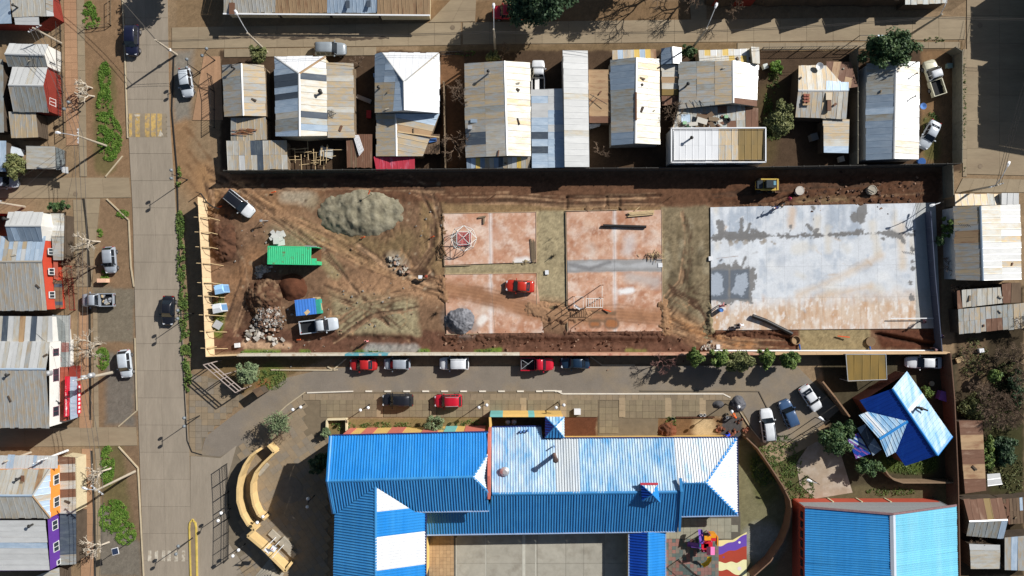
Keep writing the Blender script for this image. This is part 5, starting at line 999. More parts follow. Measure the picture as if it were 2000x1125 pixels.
# salmon fire wall between the blocks, stepped gable at x=1330
fwb = MB(); xw = P(957, 900, 7).x; prof = [(P(956, 846, 6.9).y, 6.9), (P(956, 930, 8.3).y, 8.3), (P(956, 975, 7.6).y, 7.6)]
vsl = [(xw+dx, y, z) for dx in (-.28, .05) for y, z in prof]+[(xw+dx, y, 2.5) for dx in (-.28, .05) for y, z in prof]
fwb.add(vsl, [(0, 1, 4, 3), (1, 2, 5, 4), (0, 6, 7, 1), (1, 7, 8, 2), (3, 4, 10, 9), (4, 5, 11, 10), (0, 3, 9, 6), (2, 8, 11, 5)]).build('fire_wall', salmon, school)
gb = MB(); a = P(1329, 934, 5.6); c = P(1327, 1037, 3.2); m_ = P(1331, 960, 5.8); gb.bar(a, m_, .35, .3); gb.bar(m_, c, .3, .25); gb.build('verge', R['sblue'], school)
# eaves gutters
gm = mat('gutter_navy', C(28, 44, 96)); gl = mat('gutter_pale', C(150, 170, 200))
for p, q_, m in (((648, 850, 6.6), (954, 843, 6.6), gm), ((1059, 855.5, 3), (1440, 854, 3), gm), ((959, 834, 2.4), (1057, 832, 2.4), gm), ((1440, 854, 3), (1442, 1006, 3), gm), ((808, 1000, 6.6), (955, 998, 6.6), gl), ((833, 1045, 3), (1323, 1038, 3), gl), ((1330, 1009, 3), (1442, 1007, 3), gl), ((832, 1003, 6.6), (832, 1150, 6.6), gm), ((1228, 1038, 2.6), (1228, 1150, 2.6), gl), ((1300, 1038, 2.6), (1300, 1150, 2.6), gl)):
    MB().bar(P(*p), P(*q_), .16, .14).build('gutter', m, school)
# rooftop fittings
fl = MB().tube([P(1083, 890, 4.3)-Vector((0, 0, .8)), P(1083, 890, 4.3)+Vector((0, 0, 2.2))], .26, 14).build('flue', mat('flue_brown', C(120, 92, 80)), school); MB().lathe(P(1083, 890, 4.3)+Vector((0, 0, 2.2)), [(.3, 0), (.36, .1), (.36, .3), (.2, .42)], 14).build('flue_cap', mat('flue_cap', C(80, 66, 62)), fl)
MB().lathe(P(986, 920, 4.7)-Vector((0, 0, .4)), [(.5, 0), (.5, .5), (.62, .55), (.62, .75), (.3, 1.0)], 16).build('roof_ventilator', metal_l, school); MB().tube([P(1082, 871, 3.6), P(1082, 870, 3.6)+Vector((0, 0, .9))], .09, 8).build('vent_pipe', mat('vent_blue', C(90, 130, 190)), school)
for i in range(3): MB().tube([P(1017+i*7, 842-i, 2.6), P(1017+i*7, 842-i, 2.6)+Vector((0, 0, .6))], .13, 8).build('vent_pipe', MATS['vent_blue'], school)
# service yard with tanks behind the yellow wall
sw = thing('service_wall', 'yellow and teal painted wall round the small yard above the school roof', 'wall', P(1027, 812))
for x0, x1, m in ((957, 982, teal), (982, 1032, swall), (1032, 1044, teal), (1044, 1098, swall)):
    a, c = P(x0, 812, 3), P(x1, 812, 3); MB().bar((a.x, a.y, 1.5), (c.x, c.y, 1.5), .35, 3.0).build('wall_panel', m, sw)
a, c = P(957, 812, 3), P(958, 834, 3); MB().bar((a.x, a.y-.2, 1.5), (c.x, c.y, 1.5), .3, 3.0).build('side_wall', swall, sw)
for x, s_ in ((992, 'left'), (1004, 'right')):
    tag(MB().lathe(P(x, 821, .02), [(.36, 0), (.36, 1.2), (.3, 1.35), (.12, 1.42)], 18).build('gas_tank', metal_l), '%s of the two round silver tanks in the yard above the school' % s_, 'tank', 'silver tanks in the service yard')
# gym
gym = house('gymnasium', 'large gym with light blue left slope and cyan right slope in the lower right', 1720, 1080, 'gym')
GR = (.30, .05, .05)
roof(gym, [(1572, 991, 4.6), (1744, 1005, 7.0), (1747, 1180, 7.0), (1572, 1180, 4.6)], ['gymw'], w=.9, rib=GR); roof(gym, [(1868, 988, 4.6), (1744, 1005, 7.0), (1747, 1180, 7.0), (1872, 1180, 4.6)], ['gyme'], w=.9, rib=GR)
cap(gym, (1744, 1005, 7.05), (1747, 1180, 7.05), .75, mat('gym_ridge', C(190, 196, 204), var=.05), lift=.06)
gw = mat('gym_red', C(178, 78, 58), var=.08); gg = mat('gym_grey_cladding', C(150, 150, 150), var=.12, stretch=(8, 8, 1))
V = [P(1575, 992, 4.6), P(1744, 1006, 7.0), P(1866, 989, 4.6)]; yN = V[1].y
for z0, z1, m in ((0, 1.7, gw), (1.7, 3.4, gg)):
    MB().prism([(V[0].x+.1, yN), (V[2].x-.1, yN), (V[2].x-.1, yN-.2), (V[0].x+.1, yN-.2)], z0, z1).build('wall_band', m, gym)
MB().add([(V[0].x, yN-.02, 3.4), (V[2].x, yN-.02, 3.4), (V[2].x, yN-.02, 4.5), (V[1].x, yN-.02, 6.9), (V[0].x, yN-.02, 4.5)], [(0, 1, 2, 3, 4)]).build('gable', gg, gym)
for t in (.25, .45, .65): MB().box((V[0].x*(1-t)+V[2].x*t, yN+.03, .85), (.2, .12, 1.7)).build('pilaster', crm, gym)
for xx in (V[0].x+.1, V[2].x-.1): MB().prism([(xx-.1, yN), (xx+.1, yN), (xx+.1, yN-14), (xx-.1, yN-14)], 0, 4.5).build('side_wall', gw if xx < V[1].x else gg, gym)
MB().bar(P(1572, 990, 4.7), P(1744, 1004, 7.1), .25, .15).build('verge', mat('verge_rust', C(140, 110, 110), var=.3, scale=4), gym); MB().bar(P(1868, 987, 4.7), P(1744, 1004, 7.1), .25, .15).build('verge', MATS['verge_rust'], gym)
for i in range(8):
    yb = yN-1.2-i*1.3; MB().box((V[0].x-.02, yb, 3.2), (.1, .9, .7)).build('window', glass, gym)
# ---- blue house in the lower right
bh = house('blue_house', 'angled house with dark blue and shiny light blue roof slopes and a cross gable', 1765, 820)
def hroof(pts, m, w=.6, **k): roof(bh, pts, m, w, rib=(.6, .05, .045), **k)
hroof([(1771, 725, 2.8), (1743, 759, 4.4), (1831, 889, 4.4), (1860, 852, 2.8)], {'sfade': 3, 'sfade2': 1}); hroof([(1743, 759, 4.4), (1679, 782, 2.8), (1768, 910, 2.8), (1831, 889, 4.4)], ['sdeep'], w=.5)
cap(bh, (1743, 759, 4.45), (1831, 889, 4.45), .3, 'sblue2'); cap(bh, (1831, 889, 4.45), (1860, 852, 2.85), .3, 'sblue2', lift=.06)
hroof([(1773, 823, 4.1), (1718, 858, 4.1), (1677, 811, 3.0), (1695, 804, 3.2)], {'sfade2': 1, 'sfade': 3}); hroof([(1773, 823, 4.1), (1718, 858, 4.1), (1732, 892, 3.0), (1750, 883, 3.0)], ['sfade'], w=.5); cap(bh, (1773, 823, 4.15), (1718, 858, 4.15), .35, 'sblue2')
walls(bh, [(1771, 725, 2.8), (1860, 852, 2.8), (1768, 910, 2.8), (1680, 782, 2.8)], mat('brown_wall', C(120, 70, 55)), .3)
roof(bh, [(1674, 836, 2.6), (1690, 828, 2.7), (1722, 878, 2.7), (1705, 890, 2.6)], ['dblue'], w=.9, along=(.5, .8), L=1.6, patches=[(1680, 845, 1705, 868, 'dark')]); roof(bh, [(1655, 857, 2.4), (1676, 845, 2.5), (1700, 886, 2.5), (1672, 896, 2.4)], ['sdeep', 'purple', 'pblue', 'sdeep'], w=.25, along=(-.8, .5), L=1.3)
fl = chimney(bh, 1792, 796, 3.9, .14, .9, mat('flue_black', C(40, 38, 36))); MB().tube([P(1794, 795, 4.2), P(1812, 802, 4.2)], .12, 8).build('flue_pipe', MATS['flue_black'], bh); 
cp = house('carport', 'olive brown plastic carport roof beside the parked white car', 1692, 718, 'carport'); o = [(1652, 692, 2.5), (1730, 692, 2.5), (1732, 741, 2.3), (1656, 744, 2.3)]; roof(cp, o, ['olive'], w=1.1); 
for p_ in o: MB().tube([P(*p_), P(*p_)-Vector((0, 0, p_[2]))], .06, 6).build('post', metal_l, cp)
for i in range(4): MB().bar(P(*o[i]), P(*o[(i+1) % 4]), .08, .1).build('rim', metal_l, cp)
# ============================================================ WALLS AND FENCES
def panelwall(name, label, top, h, mats, pw=2.0, t=.12, post=None, cat='wall', z0=-.6, pname='wall_panel', jit=0.0):
    """wall whose top edge is seen along px polyline top; built as panels between posts"""
    W3 = [P(x, y, h) for x, y in top]; w = thing(name, label, cat, (W3[0].x, W3[0].y, 0)); r = random.Random(int(top[0][0]))
    for p, q_ in zip(W3[:-1], W3[1:]):
        n = max(1, round((q_-p).length/pw))
        for i in range(n):
            a = p.lerp(q_, i/n); c = p.lerp(q_, (i+1)/n); d = (c-a).normalized(); m = mats[r.randrange(len(mats))] if not callable(mats) else mats((a+c)/2)
            hh = h+r.uniform(-jit, jit)
            MB().bar((a.x+d.x*.01, a.y+d.y*.01, (hh+z0)/2), (c.x-d.x*.01, c.y-d.y*.01, (hh+z0)/2), t, hh-z0).build(pname, m, w)
            if post: MB().box((a.x, a.y, (h+.06+z0)/2), (.16, .16, h+.06-z0), math.atan2(d.y, d.x)).build('post', post, w)
    return w
dkp = mat('dark_board_fence', C(70, 68, 64), var=.2, rnd=.1)
panelwall('boundary_wall', 'long dark panel fence between the house row and the building site', [(437, 333), (900, 329.5), (1290, 327.5), (1480, 326), (1660, 323), (1878, 319)], 2.4, [dkp], 2.0, .07, dkp, 'fence')
scol = [mat('wall_white_worn', C(214, 204, 184), var=.14, col2=C(170, 150, 126), s2=1.2, lo=.5, hi=.65), mat('wall_teal', C(96, 160, 170), var=.15, col2=C(196, 186, 170), s2=1, lo=.5, hi=.6), mat('wall_pinkish', C(206, 160, 132), var=.14, col2=C(182, 120, 98), s2=1, lo=.5, hi=.65), mat('wall_tan', C(204, 170, 130), var=.14)]
def scp(p):
    x = 1000+p.x*S*H/(H-2.1); 
    if x < 690: return scol[0]
    if x < 750: return scol[1]
    if x < 1000: return scol[0]
    if x < 1520: return scol[2]
    return scol[3]
panelwall('site_wall', 'long painted masonry wall between the building site and the school street', [(462, 694), (800, 692.5), (1230, 692.5), (1500, 691.5), (1690, 690.5), (1856, 689.5)], 2.1, scp, 3.0, .26, None)
hd = panelwall('plywood_hoarding', 'tall raw plywood hoarding on the left side of the building site', [(386, 384), (390, 450), (396, 560), (402, 697)], 2.7, [plyw], 1.22, .03, None, 'hoarding', pname='plywood_sheet', jit=.06)
panelwall('plywood_hoarding', 'short plywood hoarding at the lower left corner of the building site', [(402, 697), (461, 694.5)], 2.4, [plyw], 1.22, .03, None, 'hoarding', pname='plywood_sheet', jit=.05)
for y in (424, 453, 482, 514, 552, 578, 615, 647, 680):
    t = (y-384)/313; xt = 386+16*t; a = P(xt-2, y, 2.5); b_ = P(xt+16, y+1, 2.45); MB().tube([a-Vector((.5, 0, 0)), b_+Vector((.4, 0, 0))], .05, 6).build('brace', timber, hd)
    MB().tube([b_+Vector((.3, 0, 0)), Vector((b_.x+.9, b_.y-.2, 0))], .045, 6).build('brace_prop', timber, hd); q_ = P(xt+17, y, 1); MB().box((a.x+.55, a.y, 1.3), (.1, .1, 2.6)).build('stud', timber, hd)
sl_ = mat('east_wall_block', C(74, 80, 98), var=.15)
panelwall('block_wall', 'low grey blue wall along the right side of the large grey slab', [(1818, 412), (1827, 540), (1841, 688)], 1.5, [sl_], 2.4, .1, None)
panelwall('panel_fence', 'concrete panel fence on the right side of the yard with the two white vehicles', [(1868, 92), (1880, 100), (1880, 318)], 2.1, [concd], 2.0, .08, concd, 'fence')
panelwall('panel_fence', 'tall concrete panel fence left of the blue grey and white gabled house', [(1676, 95), (1676, 320)], 2.4, [concd], 2.0, .08, concd, 'fence')
panelwall('panel_fence', 'concrete panel wall closing the upper right corner of the building site', [(1861, 320), (1863, 384)], 2.2, [concd], 2.0, .1, concd, 'wall')
panelwall('panel_fence', 'wooden yard fence right of the large white hip roof house', [(866, 160), (869, 328)], 1.9, [woodw], 1.5, .05, woodw, 'fence')
brk = mat('brown_brick_wall', C(104, 78, 62), var=.2, scale=3)
panelwall('brick_wall', 'brown boundary wall between the blue house and the right hand thicket', [(1857, 690), (1865, 780), (1872, 940), (1876, 1150)], 2.6, [brk], 3.0, .14, None)
panelwall('garden_wall', 'curved brown garden wall below the blue house', [(1727, 915), (1736, 928), (1746, 937), (1764, 943), (1866, 943)], 1.7, [mat('garden_wall', C(136, 112, 88), var=.15)], 2.5, .18, None)
panelwall('school_wall', 'curving brown wall round the right side of the school playground', [(1458, 855), (1480, 876), (1504, 910), (1530, 950), (1544, 978), (1547, 1000), (1542, 1030), (1530, 1060), (1505, 1097), (1470, 1128)], 2.0, [mat('school_wall', C(130, 102, 82), var=.15)], 2.0, .15, None)
panelwall('driveway_wall', 'brown wall beside the white sedan at the top of the driveway', [(1607, 745), (1632, 776), (1660, 814)], 1.9, [mat('driveway_wall', C(140, 110, 84), var=.15)], 2.0, .2, None)
panelwall('planter_wall', 'cream planter box wall at the left end of the school plaza', [(637, 842), (638, 820), (676, 819), (676, 842)], .8, [crm], 2.0, .2, None)
m_curb = mat('curved_wall_cream', C(212, 180, 126), var=.12)
outer = [(501, 882), (489, 891), (477, 909), (468, 931), (464, 955), (464, 980), (472, 1006), (484, 1026), (497, 1035)]
inner = [(523, 870), (536, 884), (513, 906), (499, 923), (491, 945), (491, 965), (495, 987), (504, 1006), (518, 1015)]
panelwall('curved_wall', 'outer curved cream wall of the entrance court left of the school', outer, 2.1, [m_curb], 3, .34, None); panelwall('curved_wall', 'inner curved cream wall of the entrance court, with two benches', inner, 1.8, [m_curb], 3, .32, None); panelwall('curved_wall', 'straight cream wall beside the flagpoles and steps of the entrance court', [(497, 1035), (483, 1047), (513, 1072), (557, 1116), (564, 1106)], 2.1, [m_curb], 3, .36, None)
# step treads
stp = thing('entrance_steps', 'flight of concrete steps below the straight cream wall', 'steps', P(525, 1110))
for i in range(7):
    a, c = P(500+i*6, 1128-i*2), P(530+i*4, 1092+i*5); MB().bar((a.x, a.y, .08+i*.11), (c.x, c.y, .08+i*.11), .42, .16+i*.22).build('step', conc, stp)
for i, (x, y, r_, lb) in enumerate(((516, 915, .85, 'upper'), (502, 977, 1.82, 'lower'))):
    b_ = thing('bench', '%s pale concrete bench against the inner curved wall' % lb, 'bench', P(x, y), None, r_); MB().box((0, 0, .45), (2.0, .6, .12)).build('seat', conc, b_, local=True)
    for s_ in (-.8, .8): MB().box((s_, 0, .2), (.2, .5, .4)).build('leg', conc, b_, local=True)
# flagpoles on plinths
for i, (x, y, lb) in enumerate(((540, 1048, 'left flagpole with a white and red flag by the entrance steps'), (548, 1055, 'middle bare flagpole by the entrance steps'), (556, 1062, 'right bare flagpole by the entrance steps'))):
    f = thing('flagpole', lb, 'flagpole', P(x, y)); MB().tube([P(x, y), P(x, y)+Vector((0, 0, 5.0))], [.06, .04], 8).build('pole', white_p, f)
    if i == 0:
        p = P(x, y)+Vector((.05, 0, 4.9)); fg = MB(); n_ = 8; vsl = []
        for k in range(n_+1):
            d_ = Vector((.93, .37, 0))*1.5*k/n_+Vector((-.37, .93, 0))*.18*math.sin(k*1.1); vsl += [p+d_, p+d_*1.0+Vector((.25, -.75, -.75-.1*k/n_))]
        fg.add(vsl, [(2*k, 2*k+1, 2*k+3, 2*k+2) for k in range(n_)]).build('flag', mat('flag_white', C(236, 232, 236), var=.04), f); MB().box(p+Vector((.9, .1, -.3)), (.3, .3, .2), .4).build('flag_red_field', redp, f)
pl = thing('flag_plinth', 'grey concrete blocks at the foot of the flagpoles', 'plinth', P(545, 1060))
for x, y, a, b_, hh in ((537, 1045, 1.6, .9, .35), (560, 1062, 2.0, 1.2, .5), (570, 1078, 1.4, .8, .4), (527, 1078, 2.2, 1.0, .45), (545, 1085, 1.2, .8, .3)): MB().box((P(x, y).x, P(x, y).y, hh/2), (a, b_, hh), -.75).build('block', conc, pl)
MB().lathe(P(566, 957)+Vector((0, 0, .03)), [(1.85, 0), (1.85, .05), (1.5, .05), (1.5, .04), (.7, .04), (.7, .06)], 32).build('paved_circle', mat('circle_paving', C(128, 118, 104), var=.15), fore)
# pergola gate
pg = thing('entrance_gate', 'open steel ladder-like gate frame over the entrance path', 'gate', P(430, 745)); gp = mat('gate_steel', C(176, 160, 150), rough=.5)
for (a, c) in (((397, 712.5), (460, 767)), ((405, 710), (466, 763)), ((412, 708.6), (472, 760))): MB().bar(P(*a, 3.4), P(*c, 3.4), .1, .1).build('rail', gp, pg)
for t in (0, .3, .53, .76, 1): MB().bar(P(397+63*t, 712.5+54.5*t, 3.4), P(412.3+59.7*t, 708.6+51.4*t, 3.4), .09, .09).build('rung', gp, pg)
for x, y in ((397, 712.5), (412, 708.6), (460, 767), (472, 760), (432, 733), (443, 730)): p = P(x, y, 3.4); MB().box((p.x, p.y, 1.7), (.1, .1, 3.4)).build('post', gp, pg)
kb = thing('guard_booth', 'small dark roofed booth below the steel entrance gate', 'booth', P(502, 770)); o = [(492, 762, 2.2), (506, 756, 2.2), (516, 768, 2.2), (503, 776, 2.2)]; roof(kb, o, ['brown'], along=(.5, .5)); walls(kb, o, darkw, .05)
def railing(label, pts, h, step=.35, cat='fence', name='railing', m=metal_d, rails=(.15, .98), mesh=False):
    w = [P(*p) for p in pts]; t = thing(name, label, cat, w[0])
    for a, c in zip(w[:-1], w[1:]):
        for k in rails: MB().bar(a+Vector((0, 0, h*k)), c+Vector((0, 0, h*k)), .05, .05).build('rail', m, t)
        n = max(1, round((c-a).length/2.2)); nb = max(1, round((c-a).length/step)); bb = MB()
        for i in range(n+1): q_ = a.lerp(c, i/n); MB().box((q_.x, q_.y, h/2), (.08, .08, h)).build('post', m, t)
        for i in range(nb): q_ = a.lerp(c, (i+.5)/nb); bb.box((q_.x, q_.y, h/2), (.025, .025, h*.9))
        tag(bb.build('bars', m, t), kind='stuff')
    return t
railing('dark mesh railing between the entrance road and the curved walls', [(444, 905), (447, 960), (448, 1010), (447, 1090)], 1.9, .2, rails=(.1, .5, .98))
railing('dark garden railing along the sidewalk by the upper left houses', [(118, 0), (121, 90), (124, 180), (127, 268)], 1.2); railing('low red fence by the sidewalk at the orange red house', [(140, 520), (145, 560), (148, 605)], 1.3, m=redw, step=.2)
railing('thin street side fence in front of the middle of the house row', [(862, 108), (906, 107)], 1.5); railing('dark rail fence along the yard of the right hand houses', [(1485, 99), (1560, 98), (1665, 96)], 1.4); railing('white rail frame beside the planted bed right of the parked cars', [(1541, 862), (1612, 818)], 1.2, m=metal_d)
railing('dark mesh fence in the lower right school yard', [(1325, 1092), (1357, 1120), (1395, 1135)], 1.5, .15); railing('wooden rail fence round the grassy verge at the top left', [(166, 57), (217, 50), (217, 0)], .8, 1.5, m=woodw); railing('dark fence round the yard of the left grey gabled house', [(414, 150), (420, 180), (420, 250)], 1.6)
# ============================================================ VEHICLES
def paint(name, rgb, rough=.28): return mat('car_paint_'+name, rgb, rough=rough, var=.07, scale=2.5, rnd=0, spec=.5, coat=.5)
cp_ = dict(white=paint('white', (.72, .73, .74)), silver=paint('silver', (.32, .35, .39)), pale=paint('pale', (.52, .56, .6)), grey=paint('grey', (.28, .31, .33)), navy=paint('navy', (.012, .014, .035)), black=paint('black', (.014, .015, .02)),
           red=paint('red', (.45, .02, .02)), orange=paint('orange_red', (.5, .03, .015)), crimson=paint('crimson', (.52, .012, .03)), blue=paint('blue', (.05, .10, .2)), dteal=paint('dark_teal', (.012, .03, .06)), cream=paint('cream', (.66, .62, .45)))
car_glass = mat('car_glass', (.012, .016, .022), rough=.06, var=0, rnd=0, spec=.8); tyre_m = mat('tyre', (.02, .02, .02), var=0); rim_m = mat('rim', (.4, .4, .42), rough=.3, metal=.7, var=0); lamp_w = mat('headlamp', (.6, .62, .65), rough=.1, var=0); lamp_r = mat('tail_lamp', (.35, .01, .01), rough=.2, var=0); trim_m = mat('black_trim', (.02, .02, .022), rough=.5, var=0)
def loft(stations, z0):
    """stations: (x, halfwidth, ztop, crown)"""
    b = MB(); rows = []
    for x, w, zt, cr in stations:
        zb = z0 if abs(x) < 1e9 else z0
        sec = [(-w*.86, zb), (-w*.99, zb+.14), (-w, zb+(zt-zb)*.55), (-w*.97, zt-.07), (-w*.86, zt-.005), (-w*.45, zt+cr*.8), (0, zt+cr), (w*.45, zt+cr*.8), (w*.86, zt-.005), (w*.97, zt-.07), (w, zb+(zt-zb)*.55), (w*.99, zb+.14), (w*.86, zb)]
        rows.append([(x, y, z) for y, z in sec])
    n = len(rows[0]); vs = [v for r in rows for v in r]; fs = []
    for i in range(len(rows)-1):
        for k in range(n-1): fs.append((i*n+k, (i+1)*n+k, (i+1)*n+k+1, i*n+k+1))
    fs.append(tuple(range(n))); fs.append(tuple((len(rows)-1)*n+k for k in range(n-1, -1, -1)))
    return b.add(vs, fs)
def cabin_mesh(x1, x2, x3, x4, wb, wr, zb, zr):
    """windscreen base x1 > roof front x2 > roof rear x3 > rear base x4"""
    b = MB(); rows = []
    xs = [(x1, 0), ((x1+x2)/2, .55), (x2, 1), (x2*.65+x3*.35, 1.07), (x2*.35+x3*.65, 1.07), (x3, 1), ((x3+x4)/2, .55), (x4, 0)]
    for x, k in xs:
        kk = min(1, k); w = wb*(1-kk)+wr*kk; z = zb+(zr-zb)*k
        rows.append([(x, -wb, zb-.06), (x, -w-.02*(1-kk), z-.05*kk), (x, -w*.88, z-.005), (x, -w*.4, z+.025*kk), (x, w*.4, z+.025*kk), (x, w*.88, z-.005), (x, w+.02*(1-kk), z-.05*kk), (x, wb, zb-.06)])
    n = 8; vs = [v for r in rows for v in r]; fs = [((i)*n+k, (i+1)*n+k, (i+1)*n+k+1, i*n+k+1) for i in range(len(rows)-1) for k in range(n-1)]
    fs += [tuple(range(n)), tuple((len(rows)-1)*n+k for k in range(n-1, -1, -1))]
    return b.add(vs, fs)
def gquad(pts, lift=.012):
    b = MB(); P_ = [Vector(p) for p in pts]; n = (P_[1]-P_[0]).cross(P_[2]-P_[0]).normalized(); c = sum(P_, Vector((0, 0, 0)))/len(P_)
    if n.dot(Vector((c.x*.05, c.y, c.z-.5))) < 0: n = -n
    P_ = [p+n*lift for p in P_]; 
    b.add(P_+[p-n*.02 for p in P_], [tuple(range(len(P_))), tuple(range(2*len(P_)-1, len(P_)-1, -1))]); return b
KIND = dict(sedan=(4.35, .84, 1.44, .82), hatch=(3.95, .83, 1.48, .84), suv=(4.45, .90, 1.68, .95), pickup=(5.2, .92, 1.78, 1.0))
def car(kind, px, py, heading, col, label, L=None, roofm=None, rails=False, load=None, bedm=None, group=None):
    Ln, hw, zr, zb = KIND[kind]; s = (L or Ln)/Ln; pos = P(px, py, .8); a = math.radians(heading)
    nm = {'sedan': 'parked_sedan', 'hatch': 'parked_hatchback', 'suv': 'parked_suv', 'pickup': 'parked_pickup'}[kind]
    t = thing(nm, label, 'pickup' if kind == 'pickup' else 'car', (pos.x, pos.y, .05), group, a); pm = cp_[col]; l = Ln*s/2
    def B(mb, name, m, par=t, smooth=False): return mb.build(name, m, par, smooth, local=True)
    if kind == 'sedan': st = [(-l, .62, .62, 0), (-l+.1, .76, .84, .01), (-l+.35, .82, .90, .02), (-l*.5, hw, .92, .02), (0, hw, .9, .02), (l*.45, hw, .86, .03), (l*.72, hw*.97, .80, .04), (l*.9, hw*.86, .70, .03), (l, hw*.62, .55, 0)]; cab = (l*.42, l*.12, -l*.42, -l*.74, hw*.92, hw*.72, .88, zr)
    elif kind == 'hatch': st = [(-l, .64, .66, 0), (-l+.08, .76, .86, .01), (-l*.75, hw, .92, .02), (0, hw, .9, .02), (l*.48, hw, .88, .03), (l*.74, hw*.95, .82, .04), (l*.91, hw*.83, .70, .03), (l, hw*.6, .55, 0)]; cab = (l*.5, l*.2, -l*.72, -l*.95, hw*.92, hw*.74, .88, zr)
    elif kind == 'suv': st = [(-l, .70, .74, 0), (-l+.08, .84, .98, .01), (-l*.75, hw, 1.02, .02), (0, hw, 1.0, .02), (l*.46, hw, .99, .03), (l*.74, hw*.97, .95, .04), (l*.92, hw*.86, .84, .03), (l, hw*.66, .62, 0)]; cab = (l*.46, l*.18, -l*.80, -l*.96, hw*.93, hw*.76, .98, zr)
    else: st = [(-l*.13, hw, 1.0, .02), (0, hw, 1.02, .02), (l*.5, hw, 1.03, .03), (l*.76, hw*.97, 1.0, .04), (l*.93, hw*.88, .88, .03), (l, hw*.68, .65, 0)]; cab = (l*.53, l*.32, -l*.04, -l*.13, hw*.93, hw*.76, 1.02, zr)
    z0 = .28 if kind in ('sedan', 'hatch') else .38
    B(loft(st, z0), 'body', pm, smooth=True)
    x1, x2, x3, x4, wb, wr, zb_, zr_ = cab
    B(cabin_mesh(*cab), 'roof', cp_[roofm] if roofm else pm, smooth=True)
    def mix(xa, xb, k, sgn, f=1.0, inn=.92):
        w = (wb*(1-k)+wr*k)*inn*f; return (xa*(1-k)+xb*k, sgn*w, zb_+(zr_-zb_)*k)
    B(gquad([mix(x1, x2, .06, -1), mix(x1, x2, .06, 1), mix(x1, x2, .95, 1), mix(x1, x2, .95, -1)], .035), 'windscreen', car_glass)
    B(gquad([mix(x4, x3, .15, -1, 1, .86), mix(x4, x3, .15, 1, 1, .86), mix(x4, x3, .92, 1, 1, .88), mix(x4, x3, .92, -1, 1, .88)], .03), 'rear_window', car_glass)
    for sg in (-1, 1):
        seg = [(x1-.32*(x1-x2), (x2+x3)/2+.04), ((x2+x3)/2-.04, x3+.2*(x4-x3))] if kind != 'suv' else [(x1-.32*(x1-x2), x2*.6+x3*.4), (x2*.6+x3*.4-.08, x2*.25+x3*.75), (x2*.25+x3*.75-.08, x3)]
        for i, (xa, xb) in enumerate(seg):
            top = xa-(.22*(x1-x2) if i == 0 else 0)
            B(gquad([(xa, sg*(wb+.012), zb_+.02), (xb, sg*(wb+.012), zb_+.02), (xb+.03, sg*(wr+.02), zr_-.09), (top, sg*(wr+.02), zr_-.09)], .012), 'side_window', car_glass)
        m_ = MB(); m_.box((x1-.35, sg*(hw+.12), zb_+.06), (.14, .22, .13)); B(m_, 'wing_mirror', pm)
        B(MB().box((l*.87, sg*hw*.62, st[-2][2]-.03 if kind != 'pickup' else .8), (.26, .3, .12), sg*-.35), 'headlight', lamp_w)
        B(MB().box((-l+.05, sg*hw*.74, .76), (.1, .22, .2)), 'tail_light', lamp_r)
    wr_ = .31 if kind in ('sedan', 'hatch') else .37
    for fx in (.60, -.60):
        for sg in (-1, 1):
            wl = MB(); ring = [(0, -.1), (wr_*.62, -.1), (wr_*.95, -.09), (wr_, -.05), (wr_, .05), (wr_*.95, .09), (wr_*.62, .1), (0, .1)]; n_ = 16; vs = []; fs = []
            for r_, y in ring: vs += [(r_*math.cos(2*math.pi*k/n_), y, r_*math.sin(2*math.pi*k/n_)) for k in range(n_)]
            for i in range(len(ring)-1):
                for k in range(n_): fs.append((i*n_+k, i*n_+(k+1) % n_, (i+1)*n_+(k+1) % n_, (i+1)*n_+k))
            off = Vector((l*fx, sg*(hw-.07), wr_)); wl.add([Vector(v)+off for v in vs], fs); w_ = B(wl, 'wheel', tyre_m)
            rb = MB(); rb.add([(off.x+wr_*.6*math.cos(2*math.pi*k/12), off.y+sg*.105, off.z+wr_*.6*math.sin(2*math.pi*k/12)) for k in range(12)], [tuple(range(12))]); B(rb, 'rim', rim_m, w_)
    B(MB().box((l-.04, 0, .45), (.12, hw*1.2, .14)), 'front_bumper', trim_m if kind != 'sedan' else pm); B(MB().box((-l+.02, 0, .5), (.12, hw*1.4, .16)), 'rear_bumper', trim_m if kind in ('suv', 'pickup') else pm)
    if rails:
        for sg in (-1, 1): B(MB().bar((x2-.1, sg*wr*.9, zr_+.07), (x3+.05, sg*wr*.9, zr_+.07), .05, .05), 'roof_rail', metal_l)
        if rails == 2:
            for xx in (x2-.4, (x2+x3)/2, x3+.4): B(MB().bar((xx, -wr*.9, zr_+.09), (xx, wr*.9, zr_+.09), .05, .04), 'roof_bar', trim_m)
    if kind == 'pickup':
        bd = MB(); xb = -l*.15; zf, zt = .62, 1.06
        bd.box(((xb-l)/2, 0, zf-.04), (abs(-l-xb), hw*1.9, .08)); B(bd, 'bed_floor', bedm or trim_m)
        for sg in (-1, 1): B(MB().box(((xb-l)/2, sg*(hw-.06), (zt+.38)/2), (abs(-l-xb), .12, zt-.38)), 'bed_side', pm)
        B(MB().box((-l+.04, 0, (zt+.4)/2), (.08, hw*1.75, zt-.4)), 'tailgate', pm); B(MB().box((xb-.02, 0, (zt+.4)/2), (.06, hw*1.75, zt-.4)), 'bed_front', pm)
        if load: load(t, xb, l, zf, B)
    return t
def junkload(t, xb, l, zf, B):
    for i in range(9): B(MB().box((random.uniform(-l+.3, xb-.3), random.uniform(-.55, .55), zf+.12+.03*i), (random.uniform(.2, .6), random.uniform(.2, .5), .2), random.uniform(0, 3)), 'cargo_sack', random.choice([conc, timber, woodw, metal_l]))
def whiteload(t, xb, l, zf, B): B(MB().box(((xb-l)/2, .15, zf+.3), (1.9, .6, .35)), 'cargo_board', white_p)
